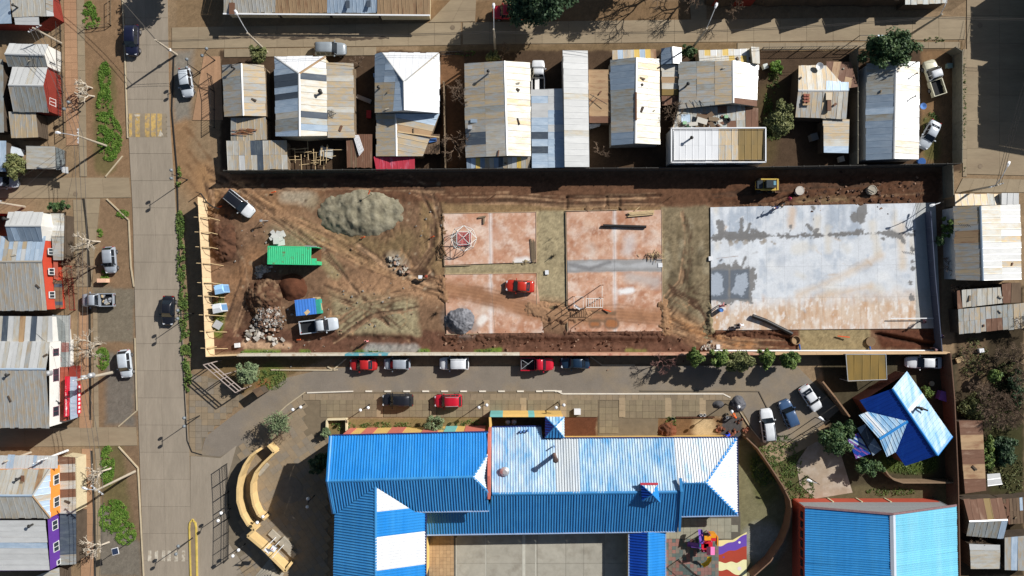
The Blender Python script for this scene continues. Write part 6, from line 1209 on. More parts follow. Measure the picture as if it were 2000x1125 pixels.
def frameload(t, xb, l, zf, B):
    B(MB().bar((-l+.2, -.6, zf+.5), (xb-.2, .6, zf+.5), .06, .06), 'cargo_frame', metal_l); B(MB().bar((-l+.2, .6, zf+.5), (xb-.8, 0, zf+.5), .06, .06), 'cargo_frame', metal_l); B(MB().bar((-l+.1, -.7, zf+.5), (-l+.1, .7, zf+.5), .06, .06), 'cargo_frame', metal_l)
car('suv', 258, 79, -91, 'navy', 'dark navy car driving down the main road near the top left', 4.3)
car('hatch', 363, 161, -82, 'pale', 'silver white car parked on gravel beside the globe lamp at the top left', 4.1)
car('suv', 645, 96, 0, 'grey', 'grey green suv parked on the street above the hipped house', 4.4)
car('pickup', 1051, 148, 90, 'white', 'white pickup squeezed between two roofs in the house row', 4.4, load=whiteload)
car('pickup', 1824, 152, 108, 'cream', 'cream and white pickup parked askew in the right end yard', 5.1, roofm='white', bedm=rubber)
car('sedan', 1816, 263, -118, 'pale', 'pale blue white sedan in the yard of the right end house', 4.2)
car('hatch', 6, 356, 0, 'silver', 'silver car cut by the left edge in the upper side street', 4.0)
car('hatch', 214, 508, -86, 'silver', 'silver hatchback parked on the verge by the orange red house', 3.7)
car('pickup', 191, 586, 181, 'silver', 'silver pickup with rubbish in its bed parked across the sidewalk', 4.5, load=junkload)
car('sedan', 328, 607, -92, 'black', 'black car driving down the main road at the left of the hoarding', 4.1)
car('hatch', 244, 711, -84, 'pale', 'pale blue hatchback parked beside the transformer pole', 3.9)
car('suv', 467, 398, -39, 'white', 'white suv with a black roof parked in the upper left of the site', 4.7, roofm='black', rails=True)
car('sedan', 1015, 559, 177, 'orange', 'orange red sedan parked on the lower left pink court', 4.0)
car('pickup', 623, 636, 7, 'pale', 'white double cab pickup parked below the blue bundle in the site', 5.3)
car('sedan', 709, 712, 180, 'red', 'dark red sedan at the left end of the cars along the school street', 3.8)
car('hatch', 775, 711, 180, 'silver', 'silver blue hatchback, second of the cars along the school street wall', 3.65)
car('suv', 887, 710, 180, 'white', 'white suv with roof bars parked along the school street wall', 4.1, rails=True)
car('pickup', 1049, 711, 0, 'crimson', 'red pickup parked along the school street wall', 4.6, load=frameload)
car('sedan', 1123, 709, 180, 'dteal', 'dark blue sedan, rightmost of the cars along the school street wall', 4.05)
car('suv', 776, 782, 180, 'black', 'black suv parked on the school plaza', 4.3)
car('suv', 875, 783, 181, 'crimson', 'bright red suv parked on the school plaza', 3.85, rails=True)
car('suv', 1499, 831, 97, 'white', 'white suv parked beside the school corner, nose up', 4.7, rails=True)
car('suv', 1540, 808, 112, 'blue', 'dark blue suv parked between the two white cars', 4.0)
car('sedan', 1584, 778, -56, 'white', 'white sedan parked by the driveway wall', 3.9)
car('sedan', 1805, 708, 179, 'white', 'white car parked under the site wall beside the olive carport', 5.0)
car('pickup', 993, 24, 180, 'crimson', 'red pickup half hidden under the big tree at the top', 4.4)
# yellow tracked loader
ld = thing('loader', 'yellow loader with a dark cab and soil bucket working by the grey slab', 'loader', (*P(1497, 362, 1)[:2], .0)); yl = mat('machine_yellow', C(196, 166, 76), rough=.45); yd = mat('machine_dark', C(52, 58, 62), rough=.3)
def LB(c, s, n, m, rz=0): return MB().box(c, s, rz).build(n, m, ld, local=True)
LB((-.15, 0, 1.0), (2.6, 1.15, .7), 'chassis', yl); LB((-1.15, 0, 1.45), (.75, 1.05, .6), 'engine_hood', yd); cb = LB((.15, 0, 1.85), (1.25, 1.0, 1.0), 'cab', yd); MB().box((.15, 0, 2.38), (1.3, 1.05, .06)).build('cab_roof', yd, cb, local=True); MB().box((.62, .1, 2.42), (.35, .55, .03)).build('skylight', mat('cab_glass', C(110, 150, 165), rough=.1), cb, local=True)
for sg in (-1, 1):
    LB((0, sg*.72, 1.75), (2.1, .18, .2), 'lift_arm', yl, 0); LB((1.0, sg*.72, 1.35), (.5, .2, .75), 'lift_arm', yl)
    for x in (-.75, .7): MB().tube([(x, sg*.6, .42), (x, sg*.98, .42)], .42, 14).build('wheel', tyre_m, ld, local=True)
LB((1.25, 0, 1.75), (.2, 1.55, .2), 'cross_beam', yl); bk = MB().prism([(1.3, -.95), (2.1, -.95), (2.1, .95), (1.3, .95)], .05, .12); bk.box((1.34, 0, .4), (.08, 1.9, .7)); bk.box((1.7, .92, .35), (.8, .06, .5)); bk.box((1.7, -.92, .35), (.8, .06, .5)); bk.build('bucket', mat('bucket_steel', C(110, 84, 66), rough=.6), ld, local=True); LB((1.75, 0, .28), (.6, 1.7, .3), 'soil_load', mat('soil_dark', C(76, 50, 38)))
# ============================================================ THINGS ON THE SITE
def groundz(px, py):
    x, y = (px-1000)/S, (562.5-py)/S; j = int(round((x+80)/.19))+3; i = int(round((y+47)/.19))+3
    return float(G.z[i, j])
def heap(name, label, cx, cy, rx, ry, hgt, cols, seed, bumps=.12, res=.16, lumps=(), ang=0, freq=7, m=None, sharp=1.0, flat=None, scoop=()):
    n1, n2 = int(2*rx/S*1.15/res), int(2*ry/S*1.15/res)
    u, v = np.meshgrid(np.linspace(-1.15, 1.15, n1), np.linspace(1.15, -1.15, n2)); a = math.radians(ang)
    px = cx+u*rx*math.cos(a)-v*ry*math.sin(a); py = cy+u*rx*math.sin(a)+v*ry*math.cos(a)
    r = np.maximum(0, np.hypot(u, v)+(fbm(px/20, py/20, seed)-.5)*.42)
    z = hgt*np.clip(1-r**(1.5*sharp), -.3, 1)
    for lx, ly, lr, lh in lumps: z = np.maximum(z, lh*np.clip(1-(np.hypot(px-lx, py-ly)/lr)**1.6, -1, 1))
    if flat: z = np.where(z > flat, flat+(z-flat)*.12, z)+np.clip(z, 0, 1)*.14*(fbm(px/22, py/22, seed+40)-.5)*2
    for (xa, ya), (xb, yb) in scoop: z = z-.26*np.clip(1-dseg(px+6*(fbm(px/18, py/18, 77)-.5), py, [(xa, ya), (xb, yb)])/9, 0, 1)*np.clip(z-.4, 0, 1)
    z = z+(fbm(px/freq, py/freq, seed+5)-.5)*bumps*2*np.clip(z*3+.2, 0, 1)+(fbm(px/2.2, py/2.2, seed+9, 2)-.5)*bumps*.9*np.clip(z*3, 0, 1)
    z = np.where(z < 0, np.maximum(z*3, -.4), z)
    g = Paint(px, py, cols[0]); 
    for i, c in enumerate(cols[1:]):
        k = np.clip((fbm(px/9, py/9, seed+20+i)-.5)*6, 0, 1)[..., None]; g.c = g.c*(1-k)+np.array(c)*k
    g.speck(.12, .16)
    o = gridmesh(name, ((px-1000)/S)[::-1], ((562.5-py)/S)[::-1], (z-.03)[::-1], g.c[::-1], m or m_ground)
    tag(o, label, 'heap'); return o
OLc = C(148, 136, 106)
heap('sand_heap', 'large olive grey sand heap with flat scooped tops in the upper left of the site', 705, 416, 80, 46, 1.6, [C(128, 121, 101), C(112, 105, 88), C(140, 133, 113)], 3, .07, .14, (), -4, 12, sharp=.8, flat=1.0, scoop=[((672, 380), (676, 450)), ((700, 385), (702, 462)), ((722, 384), (730, 470)), ((745, 380), (742, 450)), ((655, 412), (700, 412))])
heap('gravel_heap', 'round dark grey gravel heap on the lower left pink court', 899, 627, 30, 29, 1.5, [C(112, 112, 116), C(92, 92, 96), C(134, 134, 138)], 8, .15, .1, freq=3, flat=1.15)
heap('soil_heap', 'long dark brown mound of dug earth beside the plywood hoarding', 437, 470, 26, 44, 1.2, [C(94, 66, 50), C(74, 52, 40)], 13, .35, .14, freq=6)
heap('soil_heap', 'big rough brown earth mound below the green container', 515, 580, 38, 40, 1.7, [C(92, 66, 50), C(72, 52, 40), C(120, 96, 74)], 17, .4, .14, freq=6, ang=20)
heap('soil_heap', 'smooth round dark brown earth pile right of the rough mound', 572, 560, 28, 26, .9, [C(92, 58, 42), C(84, 54, 40)], 19, .06, .15)
heap('sand_heap', 'small flat dark gravel pile on the plaza, left of the larger one', 1402, 790, 13, 9, .5, [C(88, 86, 86), C(76, 76, 78)], 23, .08, .1, freq=4)
heap('gravel_heap', 'dark grey gravel pile on the plaza beside the street lamp', 1441, 789, 17, 16, .9, [C(88, 88, 92), C(72, 72, 76), C(104, 104, 108)], 29, .14, .1, freq=4)
heap('soil_heap', 'square pile of red brown clods at the left end of the planted bed', 1303, 842, 19, 17, .8, [C(116, 72, 52), C(92, 60, 44)], 31, .3, .11, freq=4)
# rubble: broken concrete and stone pieces
def rubble(name, label, pts, n, r, m, sz=(.12, .4), zb=.0, seed=1, kind=None, zf=None):
    rr = random.Random(seed); t = thing(name, label, 'rubble', (*P(*pts[0])[:2], 0)); base = []
    for k in range(5):
        b = MB(); vs = [Vector((x, y, z))*.5+Vector((rr.uniform(-.2, .2), rr.uniform(-.2, .2), rr.uniform(-.2, .2))) for x in (-1, 1) for y in (-1, 1) for z in (-.5, .5)]
        b.add(vs, [(0, 1, 3, 2), (4, 6, 7, 5), (0, 4, 5, 1), (2, 3, 7, 6), (0, 2, 6, 4), (1, 5, 7, 3)]); o = b.build('stone', m[k % len(m)], t, local=True); base.append(o)
    for i in range(n):
        x, y = rr.choice(pts); x += rr.gauss(0, r); y += rr.gauss(0, r*.8); o = base[i] if i < 5 else base[i % 5].copy()
        if i >= 5: COL.objects.link(o); o.parent = t
        p = P(x, y)-ORG[t.name]; s_ = rr.uniform(*sz); o.location = (p.x, p.y, (zf(x, y) if zf else zb)+s_*.25); o.scale = (s_, s_*rr.uniform(.6, 1), s_); o.rotation_euler = (rr.uniform(-.5, .5), rr.uniform(-.5, .5), rr.uniform(0, 6))
    return t
rub = [conc, mat('rubble_pale', C(190, 182, 172), var=.2), mat('rubble_grey', C(140, 134, 126), var=.2), mat('rubble_brown', C(140, 110, 90), var=.2)]
def hz(x, y): return max(0, 1.1*(1-(math.hypot(x-525, y-618)/34)**1.6))
heap('rubble_mound', 'low mound under the broken concrete left of the blue bundle', 523, 620, 30, 24, .8, [C(110, 96, 84), C(84, 66, 54)], 37, .3, .14, freq=5)
rubble('rubble_pile', 'pile of broken pale concrete left of the white pickup', [(525, 612), (530, 630), (515, 635), (540, 625), (520, 600)], 300, 12, [mat('rubble_earth', C(98, 76, 62), var=.25), rub[2], rub[3], rub[1], MATS['rubble_earth']], (.1, .40), .3, 2, zf=hz)
rubble('rubble_pile', 'grey rubble spilled in the shadow below the green container', [(512, 528), (522, 525), (508, 533)], 40, 5, rub[:3], (.2, .5), .05, 3)
rubble('rubble_pile', 'scatter of pale rubble at the bend of the dirt track', [(775, 514), (790, 526), (768, 508)], 40, 6, rub, (.15, .45), .02, 4)
rubble('rubble_pile', 'loose grey slabs on the ground beside the rubble pile', [(490, 655), (500, 645), (505, 655), (540, 665)], 26, 5, rub[:3], (.25, .7), .02, 5)
rubble('rubble_pile', 'small broken bricks strewn at the lower right site wall', [(1375, 678), (1385, 676)], 30, 5, rub, (.12, .4), .02, 6)
rubble('loose_stones', 'single stones and debris strewn over the left half of the site', [(480, 470), (600, 530), (700, 580), (660, 660), (820, 440), (760, 620), (560, 690)], 90, 34, rub[2:], (.08, .22), .02, 7)
rubble('loose_stones', 'clods and stones strewn along the trench south of the courts', [(900, 668), (1000, 672), (1100, 668), (1200, 674), (1300, 672)], 110, 26, [mat('clod', C(100, 66, 48), var=.2), rub[3]], (.1, .3), .02, 8)
rubble('loose_stones', 'clods of dark earth along the trench above the grey slab', [(1600, 385), (1660, 375), (1720, 385), (1770, 370)], 110, 20, [mat('clod_dark', C(74, 50, 38), var=.2), rub[3]], (.1, .35), .02, 9)
# stacked pale panels above the container
pn = thing('panel_stack', 'untidy stack of pale grey boards above the green container', 'panel stack', P(543, 468)); rr = random.Random(5)
for i in range(12): MB().box(P(543+rr.uniform(-8, 8), 467+rr.uniform(-9, 9))+Vector((0, 0, .05+i*.05)), (rr.uniform(.9, 1.3), rr.uniform(.5, .9), .04), rr.uniform(-1.6, 1.6)).build('board', mat('pale_board', C(196, 194, 188), var=.1), pn)
# green container
gc = thing('shipping_container', 'bright green corrugated container with an open right end', 'container', (*P(571, 499, 2.4)[:2], 0), None, math.radians(-1)); gm_ = mat('container_green', C(64, 196, 134), rough=.5, var=.1, col2=C(112, 92, 60), s2=1.6, lo=.58, hi=.66, amt=.85); Lc, Wc, Hc = 6.65, 2.4, 2.5
def GB(mb, n, m): return mb.build(n, m, gc, local=True)
b = MB(); x = -Lc/2; 
for i in range(22):
    xa = -Lc/2+i*(Lc-.75)/22; w_ = (Lc-.75)/22; b.add([(xa, -Wc/2, Hc-.06), (xa+w_*.3, -Wc/2, Hc), (xa+w_*.7, -Wc/2, Hc), (xa+w_, -Wc/2, Hc-.05), (xa, Wc/2, Hc-.05), (xa+w_*.3, Wc/2, Hc), (xa+w_*.7, Wc/2, Hc), (xa+w_, Wc/2, Hc-.05)], [(0, 1, 5, 4), (1, 2, 6, 5), (2, 3, 7, 6)])
GB(b, 'roof', gm_)
for sg in (-1, 1): GB(MB().box((0, sg*(Wc/2-.03), Hc/2), (Lc, .06, Hc-.12)), 'side_wall', gm_); GB(MB().box((0, sg*Wc/2, Hc-.05), (Lc, .1, .12)), 'top_rail', gm_)
GB(MB().box((-Lc/2, 0, Hc/2), (.06, Wc, Hc)), 'end_wall', gm_); GB(MB().box((0, 0, .1), (Lc-.1, Wc-.1, .1)), 'floor', mat('container_floor', C(120, 84, 60))); GB(MB().box((Lc/2-.35, -Wc/2+.45, Hc-.04), (.7, .8, .06)), 'roof_hatch', gm_); GB(MB().box((Lc/2, -Wc/2+.25, Hc/2), (.06, .5, Hc)), 'door', gm_); GB(MB().bar((Lc/2-1.6, Wc/2+.12, Hc), (Lc/2, Wc/2+.08, Hc), .1, .1), 'pipe', metal_l)
# blue bundle
bb_ = thing('blue_bundle', 'stack under ribbed blue sheets with pallets on its right end', 'material stack', (*P(603, 599, 1.4)[:2], 0), None, math.radians(6)); bl = mat('bundle_blue', C(72, 128, 206), rough=.5, var=.08)
for i in range(14): MB().box((-1.75+i*.2, 0, 1.35+.03*(i % 2)), (.2, 2.2, .06)).build('blue_sheet', bl, bb_, local=True)
MB().box((-.4, 0, .66), (2.7, 2.1, 1.3)).build('stack', mat('stack_dark', C(70, 80, 110)), bb_, local=True); MB().box((1.15, -.1, .6), (.7, 2.0, 1.2)).build('green_crate', mat('crate_teal', C(50, 150, 130)), bb_, local=True); MB().box((-.3, -.75, 1.42), (.7, .5, .05), .6).build('board', timber, bb_, local=True)
for k, (x, y, r_) in enumerate(((616, 587, .05), (619, 600, .2))):
    pl_ = thing('wooden_pallet', ('upper' if k == 0 else 'lower') + ' wooden pallet at the right end of the blue bundle', 'pallet', (*P(x+3, y, .6)[:2], .55 if k == 0 else .5), None, r_)
    for i in range(6): MB().box((-.45+i*.18, 0, .12), (.12, 1.0, .03)).build('slat', timber, pl_, local=True)
    for i in (-1, 0, 1): MB().box((0, i*.42, .05), (1.05, .1, .1)).build('bearer', woodw, pl_, local=True)
    MB().box((0, 0, -.25), (.9, .9, .5)).build('load', mat('pallet_load', C(110, 96, 80)), pl_, local=True)
# portable toilets and cabins by the hoarding
for k, (x, y, r_, mcol, lb) in enumerate(((428, 565, .2, C(150, 190, 225), 'pale blue portable toilet by the hoarding'), (424, 602, .2, C(205, 208, 210), 'white portable toilet by the hoarding'))):
    t = thing('portable_toilet', lb, 'toilet', (*P(x+2, y, 1.6)[:2], 0), None, r_); m_ = mat('toilet_%d' % k, mcol, rough=.5, var=.05)
    MB().box((0, 0, 1.0), (1.2, 1.15, 2.0)).build('cabin', m_, t, local=True); MB().add([(-.65, -.62, 2.0), (.65, -.62, 2.0), (.65, .62, 2.0), (-.65, .62, 2.0), (-.5, 0, 2.22), (.5, 0, 2.22)], [(0, 1, 5, 4), (2, 3, 4, 5), (1, 2, 5), (3, 0, 4)]).build('roof', m_, t, local=True); MB().box((.61, 0, .95), (.04, .8, 1.8)).build('door', mat('toilet_door', C(110, 150, 190)), t, local=True); MB().tube([(-.5, .5, 1.9), (-.5, .5, 2.5)], .05, 8).build('vent_pipe', metal_d, t, local=True)
tag(MB().box(P(428, 634)+Vector((0, 0, .5)), (1.05, 1.1, .06), -.6, tilt=.35).build('metal_sheet', metal_l), 'loose grey metal sheet lying below the two portable toilets', 'sheet'); tag(MB().box(P(465, 674)+Vector((0, 0, .25)), (.65, .6, .5), .1).build('white_box', white_p), 'small white box on bare earth at the lower left of the site', 'box')
# climbing dome
dm = thing('climbing_dome', 'white geodesic climbing dome with red net on the upper left pink court', 'play dome', (*P(907, 467, 0.14)[:2], .14)); wb_ = mat('dome_white', C(240, 238, 222), rough=.4, var=.03); hub = trim_m
def ring(r, z, n, a0): return [Vector((r*math.cos(a0+2*math.pi*k/n), r*math.sin(a0+2*math.pi*k/n), z)) for k in range(n)]
R0 = ring(1.35, .05, 4, math.pi/4); R1 = ring(1.78, 1.25, 8, 0); R2 = ring(1.25, 2.35, 4, math.pi/4); top_ = Vector((0, 0, 2.75))
edges = [(R1[i], R1[(i+1) % 8]) for i in range(8)]+[(R2[i], R2[(i+1) % 4]) for i in range(4)]+[(R2[i], top_) for i in range(4)]+[(R0[i], R0[(i+1) % 4]) for i in range(4)]
for i in range(4):
    for d_ in (0, 1, 2): edges.append((R2[i], R1[(2*i+d_) % 8])); edges.append((R0[i], R1[(2*i+d_) % 8]))
for a, c in edges: MB().tube([a, c], .035, 6).build('tube', wb_, dm, local=True)
for p in R1+R2+[top_]: MB().lathe(p-Vector((0, 0, .06)), [(.02, 0), (.07, .03), (.07, .09), (.02, .12)], 8).build('hub', hub, dm, local=True)
nb_ = MB()
for i in range(8):
    for j in range(8): nb_.box((-.84+i*.24, -.84+j*.24, .35+.15*math.cos(i*.7)), (.2, .2, .03))
nb_.build('red_net', mat('net_red', C(178, 92, 92), var=.15), dm, local=True)
# monkey bars with tall posts
mk = thing('monkey_bars', 'white monkey bar frame with slender posts on the lower right pink court', 'play frame', (*P(1150, 580, .14)[:2], .14)); o0 = ORG[mk.name]
def MK(pts, r, n, m=wb_): return MB().tube([p-Vector((0, 0, 0)) for p in pts], r, 6).build(n, m, mk)
for x, y, hh in ((1119, 579, 3.2), (1139, 579, 3.4), (1173, 557, 3.9), (1173, 580, 3.4), (1119, 602, 3.2), (1139, 601, 3.4), (1173, 602, 3.4)): p = P(x, y, .14); MK([p, p+Vector((0, 0, hh))], .055, 'post', mat('post_tan', C(214, 170, 140)))
for y in (583, 600.5): MK([P(1145, y, 2.0), P(1177, y, 2.0)], .04, 'rail')
for i in range(8): MK([P(1145+i*4.6, 583, 2.0), P(1145+i*4.6, 600.5, 2.0)], .03, 'rung')
for a, c in (((1121, 580), (1144, 580)), ((1121, 602), (1144, 602)), ((1121, 580), (1121, 602)), ((1176, 559), (1176, 581)), ((1139, 581), (1139, 601))): MK([P(*a, 1.6), P(*c, 1.6)], .03, 'rail')
MB().bar(P(1122, 596, .9), P(1133, 604, .3), .3, .04).build('slide', white_p, mk)
# timber, pipes, manhole rings
tb = thing('timber_bundle', 'bundle of pale squared timbers at the top right of the pink courts', 'timber', (*P(1255, 416)[:2], .14)); rr = random.Random(2)
for i in range(16): x = rr.uniform(-3, 3); MB().bar(P(1228+x, 419+i % 6*1.6-4, .25+.09*(i//6)), P(1275+x, 415+i % 6*1.6-4, .25+.09*(i//6)), .1, .08).build('timber', timber, tb)
MB().bar(P(1240, 412, .5), P(1249, 404, .5), .08, .06).build('timber', timber, tb)
sc_ = thing('scrap_wood', 'tangle of broken wood at the lower edge of the upper right court', 'wood pile', (*P(1276, 500)[:2], .14))
for i in range(34): x, y = rr.gauss(1276, 8), rr.gauss(500, 4); a = rr.uniform(0, 3.1); l_ = rr.uniform(.3, 1.1); c = P(x, y); MB().bar((c.x-l_*math.cos(a)/2, c.y-l_*math.sin(a)/2, .2+.01*i), (c.x+l_*math.cos(a)/2, c.y+l_*math.sin(a)/2, .22+.012*i), .06, .04).build('plank', random.choice([timber, woodw]), sc_)
t2 = thing('plank_stack', 'dark weathered planks along the right edge of the upper left court', 'planks', (*P(1040, 488)[:2], .14))
for i in range(8): MB().bar(P(1036+i*1.2, 470+rr.uniform(-4, 4), .25+.02*i), P(1038+i*1.0, 510+rr.uniform(-5, 2), .22+.02*i), .12, .04).build('plank', woodw, t2)
t3 = thing('timber_offcuts', 'two short boards in a T on the upper left court', 'boards', (*P(942, 430)[:2], .14)); MB().bar(P(934, 425, .3), P(949, 422.5, .3), .22, .1).build('board', woodw, t3); MB().bar(P(945, 426, .3), P(945, 437, .3), .22, .1).build('board', woodw, t3)
pipe_b = mat('black_pipe', C(40, 38, 38), rough=.45, var=.1)
tag(MB().tube([P(1178, 440.5, .4), P(1262, 443, .4)], .2, 12).build('black_pipe', pipe_b), 'straight black pipe lying on the upper right pink court', 'pipe'); tag(MB().tube([P(1470, 617, .5), P(1495, 626, .45), P(1525, 641, .3), P(1547, 652, .3)], .28, 12).build('black_pipe', pipe_b), 'curved black drain pipe from the grey slab to the round pit', 'pipe')
pv = thing('drain_pipe', 'long white plastic pipe laid along the lower right site wall', 'pipe', P(1390, 685)); MB().tube([P(1390, 685, .2), P(1560, 685, .2), P(1700, 685, .2), P(1834, 685, .2)], .11, 8).build('pipe', white_p, pv); MB().tube([P(1834, 685, .2), P(1834, 652, .2)], .09, 8).build('elbow_pipe', white_p, pv)
for x in (1561, 1698): tag(MB().tube([P(x, 672, .15), P(x+2, 683, .25)], .11, 8).build('blue_pipe', mat('pipe_blue', C(60, 100, 170))), 'short blue pipe between the %s round pit and the white pipe' % ('left' if x < 1600 else 'right'), 'pipe')
def pit(x, y, r, hgt, lb, lid=True, m=conc):
    t = thing('manhole_ring', lb, 'manhole', (*P(x, y)[:2], 0)); MB().lathe(P(x, y), [(r, -.3), (r, hgt), (r*.86, hgt), (r*.86, -.2)], 24).build('ring', m, t)
    if lid: MB().lathe(P(x, y)+Vector((0, 0, hgt*.8)), [(r*.85, 0), (r*.85, .06)], 24).build('lid', m, t)
    else: MB().lathe(P(x, y)+Vector((0, 0, .02)), [(r*.85, 0), (r*.85, .04)], 24).build('pit_floor', mat('sand_lid', C(170, 140, 104)), t)
    return t
pit(1553, 664, .62, .35, 'sandy round manhole ring at the end of the curved black pipe', False, mat('ring_sandy', C(150, 122, 92))); pit(1699, 667, .66, .3, 'brown round manhole ring at the lower right of the site', True, mat('ring_brown', C(128, 106, 80))); pit(1560, 373, .62, .4, 'pale round concrete lid right of the yellow loader', True, rub[1]); t = pit(1700, 372, .66, .55, 'round concrete manhole with a crossbar in the upper right dirt', True, conc); MB().bar(P(1695, 370, .7), P(1707, 376, .7), .12, .08).build('crossbar', metal_d, t)
for x, y, w_, h_, lb in ((1068, 532, .5, .6, 'small white inspection cover on the gravel path between the courts'), (1289, 518, .6, .6, 'small white square cover at the right end of the grey strip'), (1387, 505, .5, .6, 'small white cover at the left edge of the grey slab'), (1402, 677, .5, .6, 'small pale block beside the white pipe end')): tag(MB().box(P(x, y)+Vector((0, 0, .15)), (w_, h_, .12), .05).build('inspection_cover', white_p), lb, 'cover')
for x, y, ln, an, lb in ((727, 380, .5, 1.1, 'orange safety post on top of the sand heap'), (710, 464, .6, .3, 'orange safety post below the sand heap'), (536, 376, .7, .2, 'orange barrier piece at the top of the dirt track'), (845, 463, .5, .3, 'orange marker left of the climbing dome'), (430, 405, 1.0, .3, 'orange barrier behind the white suv'), (585, 663, .6, .1, 'orange marker below the white pickup'), (1185, 606, 1.1, -.3, 'red bar lying by the monkey bars'), (1645, 657, 1.6, -.1, 'long red bar in the dirt below the grey slab')):
    t = thing('site_marker', lb, 'marker', (*P(x, y)[:2], 0)); MB().bar(P(x, y)+Vector((-ln/2*math.cos(an), -ln/2*math.sin(an), .1+ (1.9 if x in (727,) else .15))), P(x, y)+Vector((ln/2*math.cos(an), ln/2*math.sin(an), .2+(2.0 if x in (727,) else .3))), .14, .12).build('bar', orangep, t)
    if x in (727, 710, 845): MB().tube([P(x, y)+Vector((0, 0, .0)), P(x, y)+Vector((0, 0, 2.4 if x == 727 else 1.2))], .03, 5).build('stake', metal_d, t)
mixer = thing('concrete_mixer', 'small orange and white mixer on dark earth left of the lower court', 'mixer', (*P(827, 541)[:2], 0)); MB().lathe(P(832, 540, .9), [(.1, -.3), (.24, -.1), (.24, .1), (.14, .3)], 12).build('drum', mat('mixer_red', C(150, 70, 50)), mixer); MB().box(P(821, 541, .6), (.5, .45, .5)).build('motor_box', white_p, mixer); MB().tube([P(821, 541, .3), P(838, 541, .3)], .05, 6).build('frame', metal_d, mixer)
for sg in (-1, 1): MB().tube([P(829, 541+sg*4, .2), P(829, 541+sg*5, .2)], .2, 10).build('wheel', tyre_m, mixer)
for x, y, lb in ((852, 612, 'dark hole with a stake left of the gravel heap'), (1087, 598, 'small dark bush of cut rods beside the dirt track'), (1080, 500, 'small dark clump on the gravel path between the courts')):
    b = MB()
    for i in range(40): a = rr.uniform(0, 6.3); c = P(x, y); b.tube([c, c+Vector((rr.uniform(0, .5)*math.cos(a), rr.uniform(0, .5)*math.sin(a), rr.uniform(.2, .7)))], [.02, .01], 3)
    b.tube([P(x, y), P(x, y)+Vector((.1, 0, 1.1))], .03, 5); tag(b.build('rod_clump', mat('clump_dark', C(60, 48, 38))), lb, 'clump')
for x, y, lb in ((968, 380, 'thin survey stake on the bare earth above the courts'), (1078, 465, 'thin survey stake on the gravel path, upper'), (791, 622, 'thin survey stake on the olive ground left of the lower court'), (1310, 385, 'thin stake above the olive strip')):
    t = thing('survey_stake', lb, 'stake', P(x, y)); MB().tube([P(x, y), P(x, y)+Vector((0, 0, 1.1))], .035, 5).build('stake', woodw, t)
tri = thing('survey_tripod', 'grey survey tripod standing below the white suv', 'tripod', P(517, 433))
for a in (0.3, 2.4, 4.5): MB().tube([P(517, 433)+Vector((.5*math.cos(a), .5*math.sin(a), 0)), P(517, 433)+Vector((0, 0, 1.3))], .035, 5).build('leg', metal_l, tri)
MB().box(P(517, 433)+Vector((0, 0, 1.42)), (.28, .28, .25)).build('instrument', metal_l, tri); MB().bar(P(513, 434, .9), P(523, 432, .9), .1, .06).build('shelf', metal_d, tri)
drum = tag(MB().lathe(P(1405, 605)+Vector((0, 0, .14)), [(.28, 0), (.3, .05), (.29, .45), (.31, .47), (.29, .52), (.29, .88), (.25, .9), (.24, .84)], 18).build('plastic_drum', mat('drum_blue', C(80, 130, 196), rough=.35)), 'round blue drum on the left edge of the grey slab', 'drum')
wbx = thing('wheelbarrow', 'wheelbarrow on the lower left corner of the grey slab', 'wheelbarrow', (*P(1441, 638)[:2], .14)); MB().add([P(1433, 634, .6), P(1445, 632, .65), P(1446, 642, .65), P(1434, 643, .6), P(1436, 636, .35), P(1443, 635, .35), P(1443, 640, .35), P(1436, 641, .35)], [(0, 1, 5, 4), (1, 2, 6, 5), (2, 3, 7, 6), (3, 0, 4, 7), (4, 5, 6, 7)]).build('tray', mat('barrow_tray', C(110, 104, 100), rough=.5), wbx); MB().tube([P(1446, 634, .55), P(1456, 632, .6)], .025, 5).build('handle', timber, wbx); MB().tube([P(1446, 641, .55), P(1456, 643, .6)], .025, 5).build('handle', timber, wbx); MB().tube([P(1431, 637.5, .34), P(1431, 639.5, .34)], .2, 10).build('wheel', tyre_m, wbx)
# school play tower with slides
pt = thing('play_tower', 'plastic play tower with red, pink, purple and yellow slides in the school yard', 'play tower', P(1380, 1075)); pm_ = {k: mat('plastic_'+k, C(*c), rough=.35, var=.03) for k, c in dict(red=(206, 40, 54), pink=(214, 110, 160), purple=(120, 84, 176), yellow=(240, 190, 40), orange=(244, 150, 40), teal=(50, 160, 160)).items()}
def PB(x, y, z, s_, n, m, rz=0, tilt=None): return MB().box(P(x, y, z), s_, rz, tilt=tilt).build(n, pm_[m], pt)
PB(1383, 1062, 1.3, (1.2, 1.2, .12), 'platform', 'red'); PB(1377, 1070, 1.3, (1.0, 1.2, .12), 'platform', 'red'); PB(1391, 1044, 1.0, (.75, .6, 1.0), 'panel', 'orange'); PB(1393, 1051, 1.4, (.8, .8, .1), 'platform', 'red'); PB(1400, 1055, 1.1, (.15, 1.3, .9), 'panel', 'orange'); PB(1382, 1051, 1.9, (.9, .6, .08), 'panel', 'orange')
for x, y in ((1375, 1058), (1390, 1058), (1375, 1077), (1390, 1077), (1372, 1046), (1388, 1046)): MB().tube([P(x, y, 2.0)-Vector((0, 0, 2.0)), P(x, y, 2.2)], .06, 8).build('post', pm_['pink'], pt)
for sg in (-1, 1): MB().add([P(1388-7*0+sg*8, 1068, 2.1), P(1388+sg*8, 1084, 2.1), P(1388, 1084, 2.7), P(1388, 1068, 2.7)], [(0, 1, 2, 3)]).build('roof', pm_['pink'], pt)
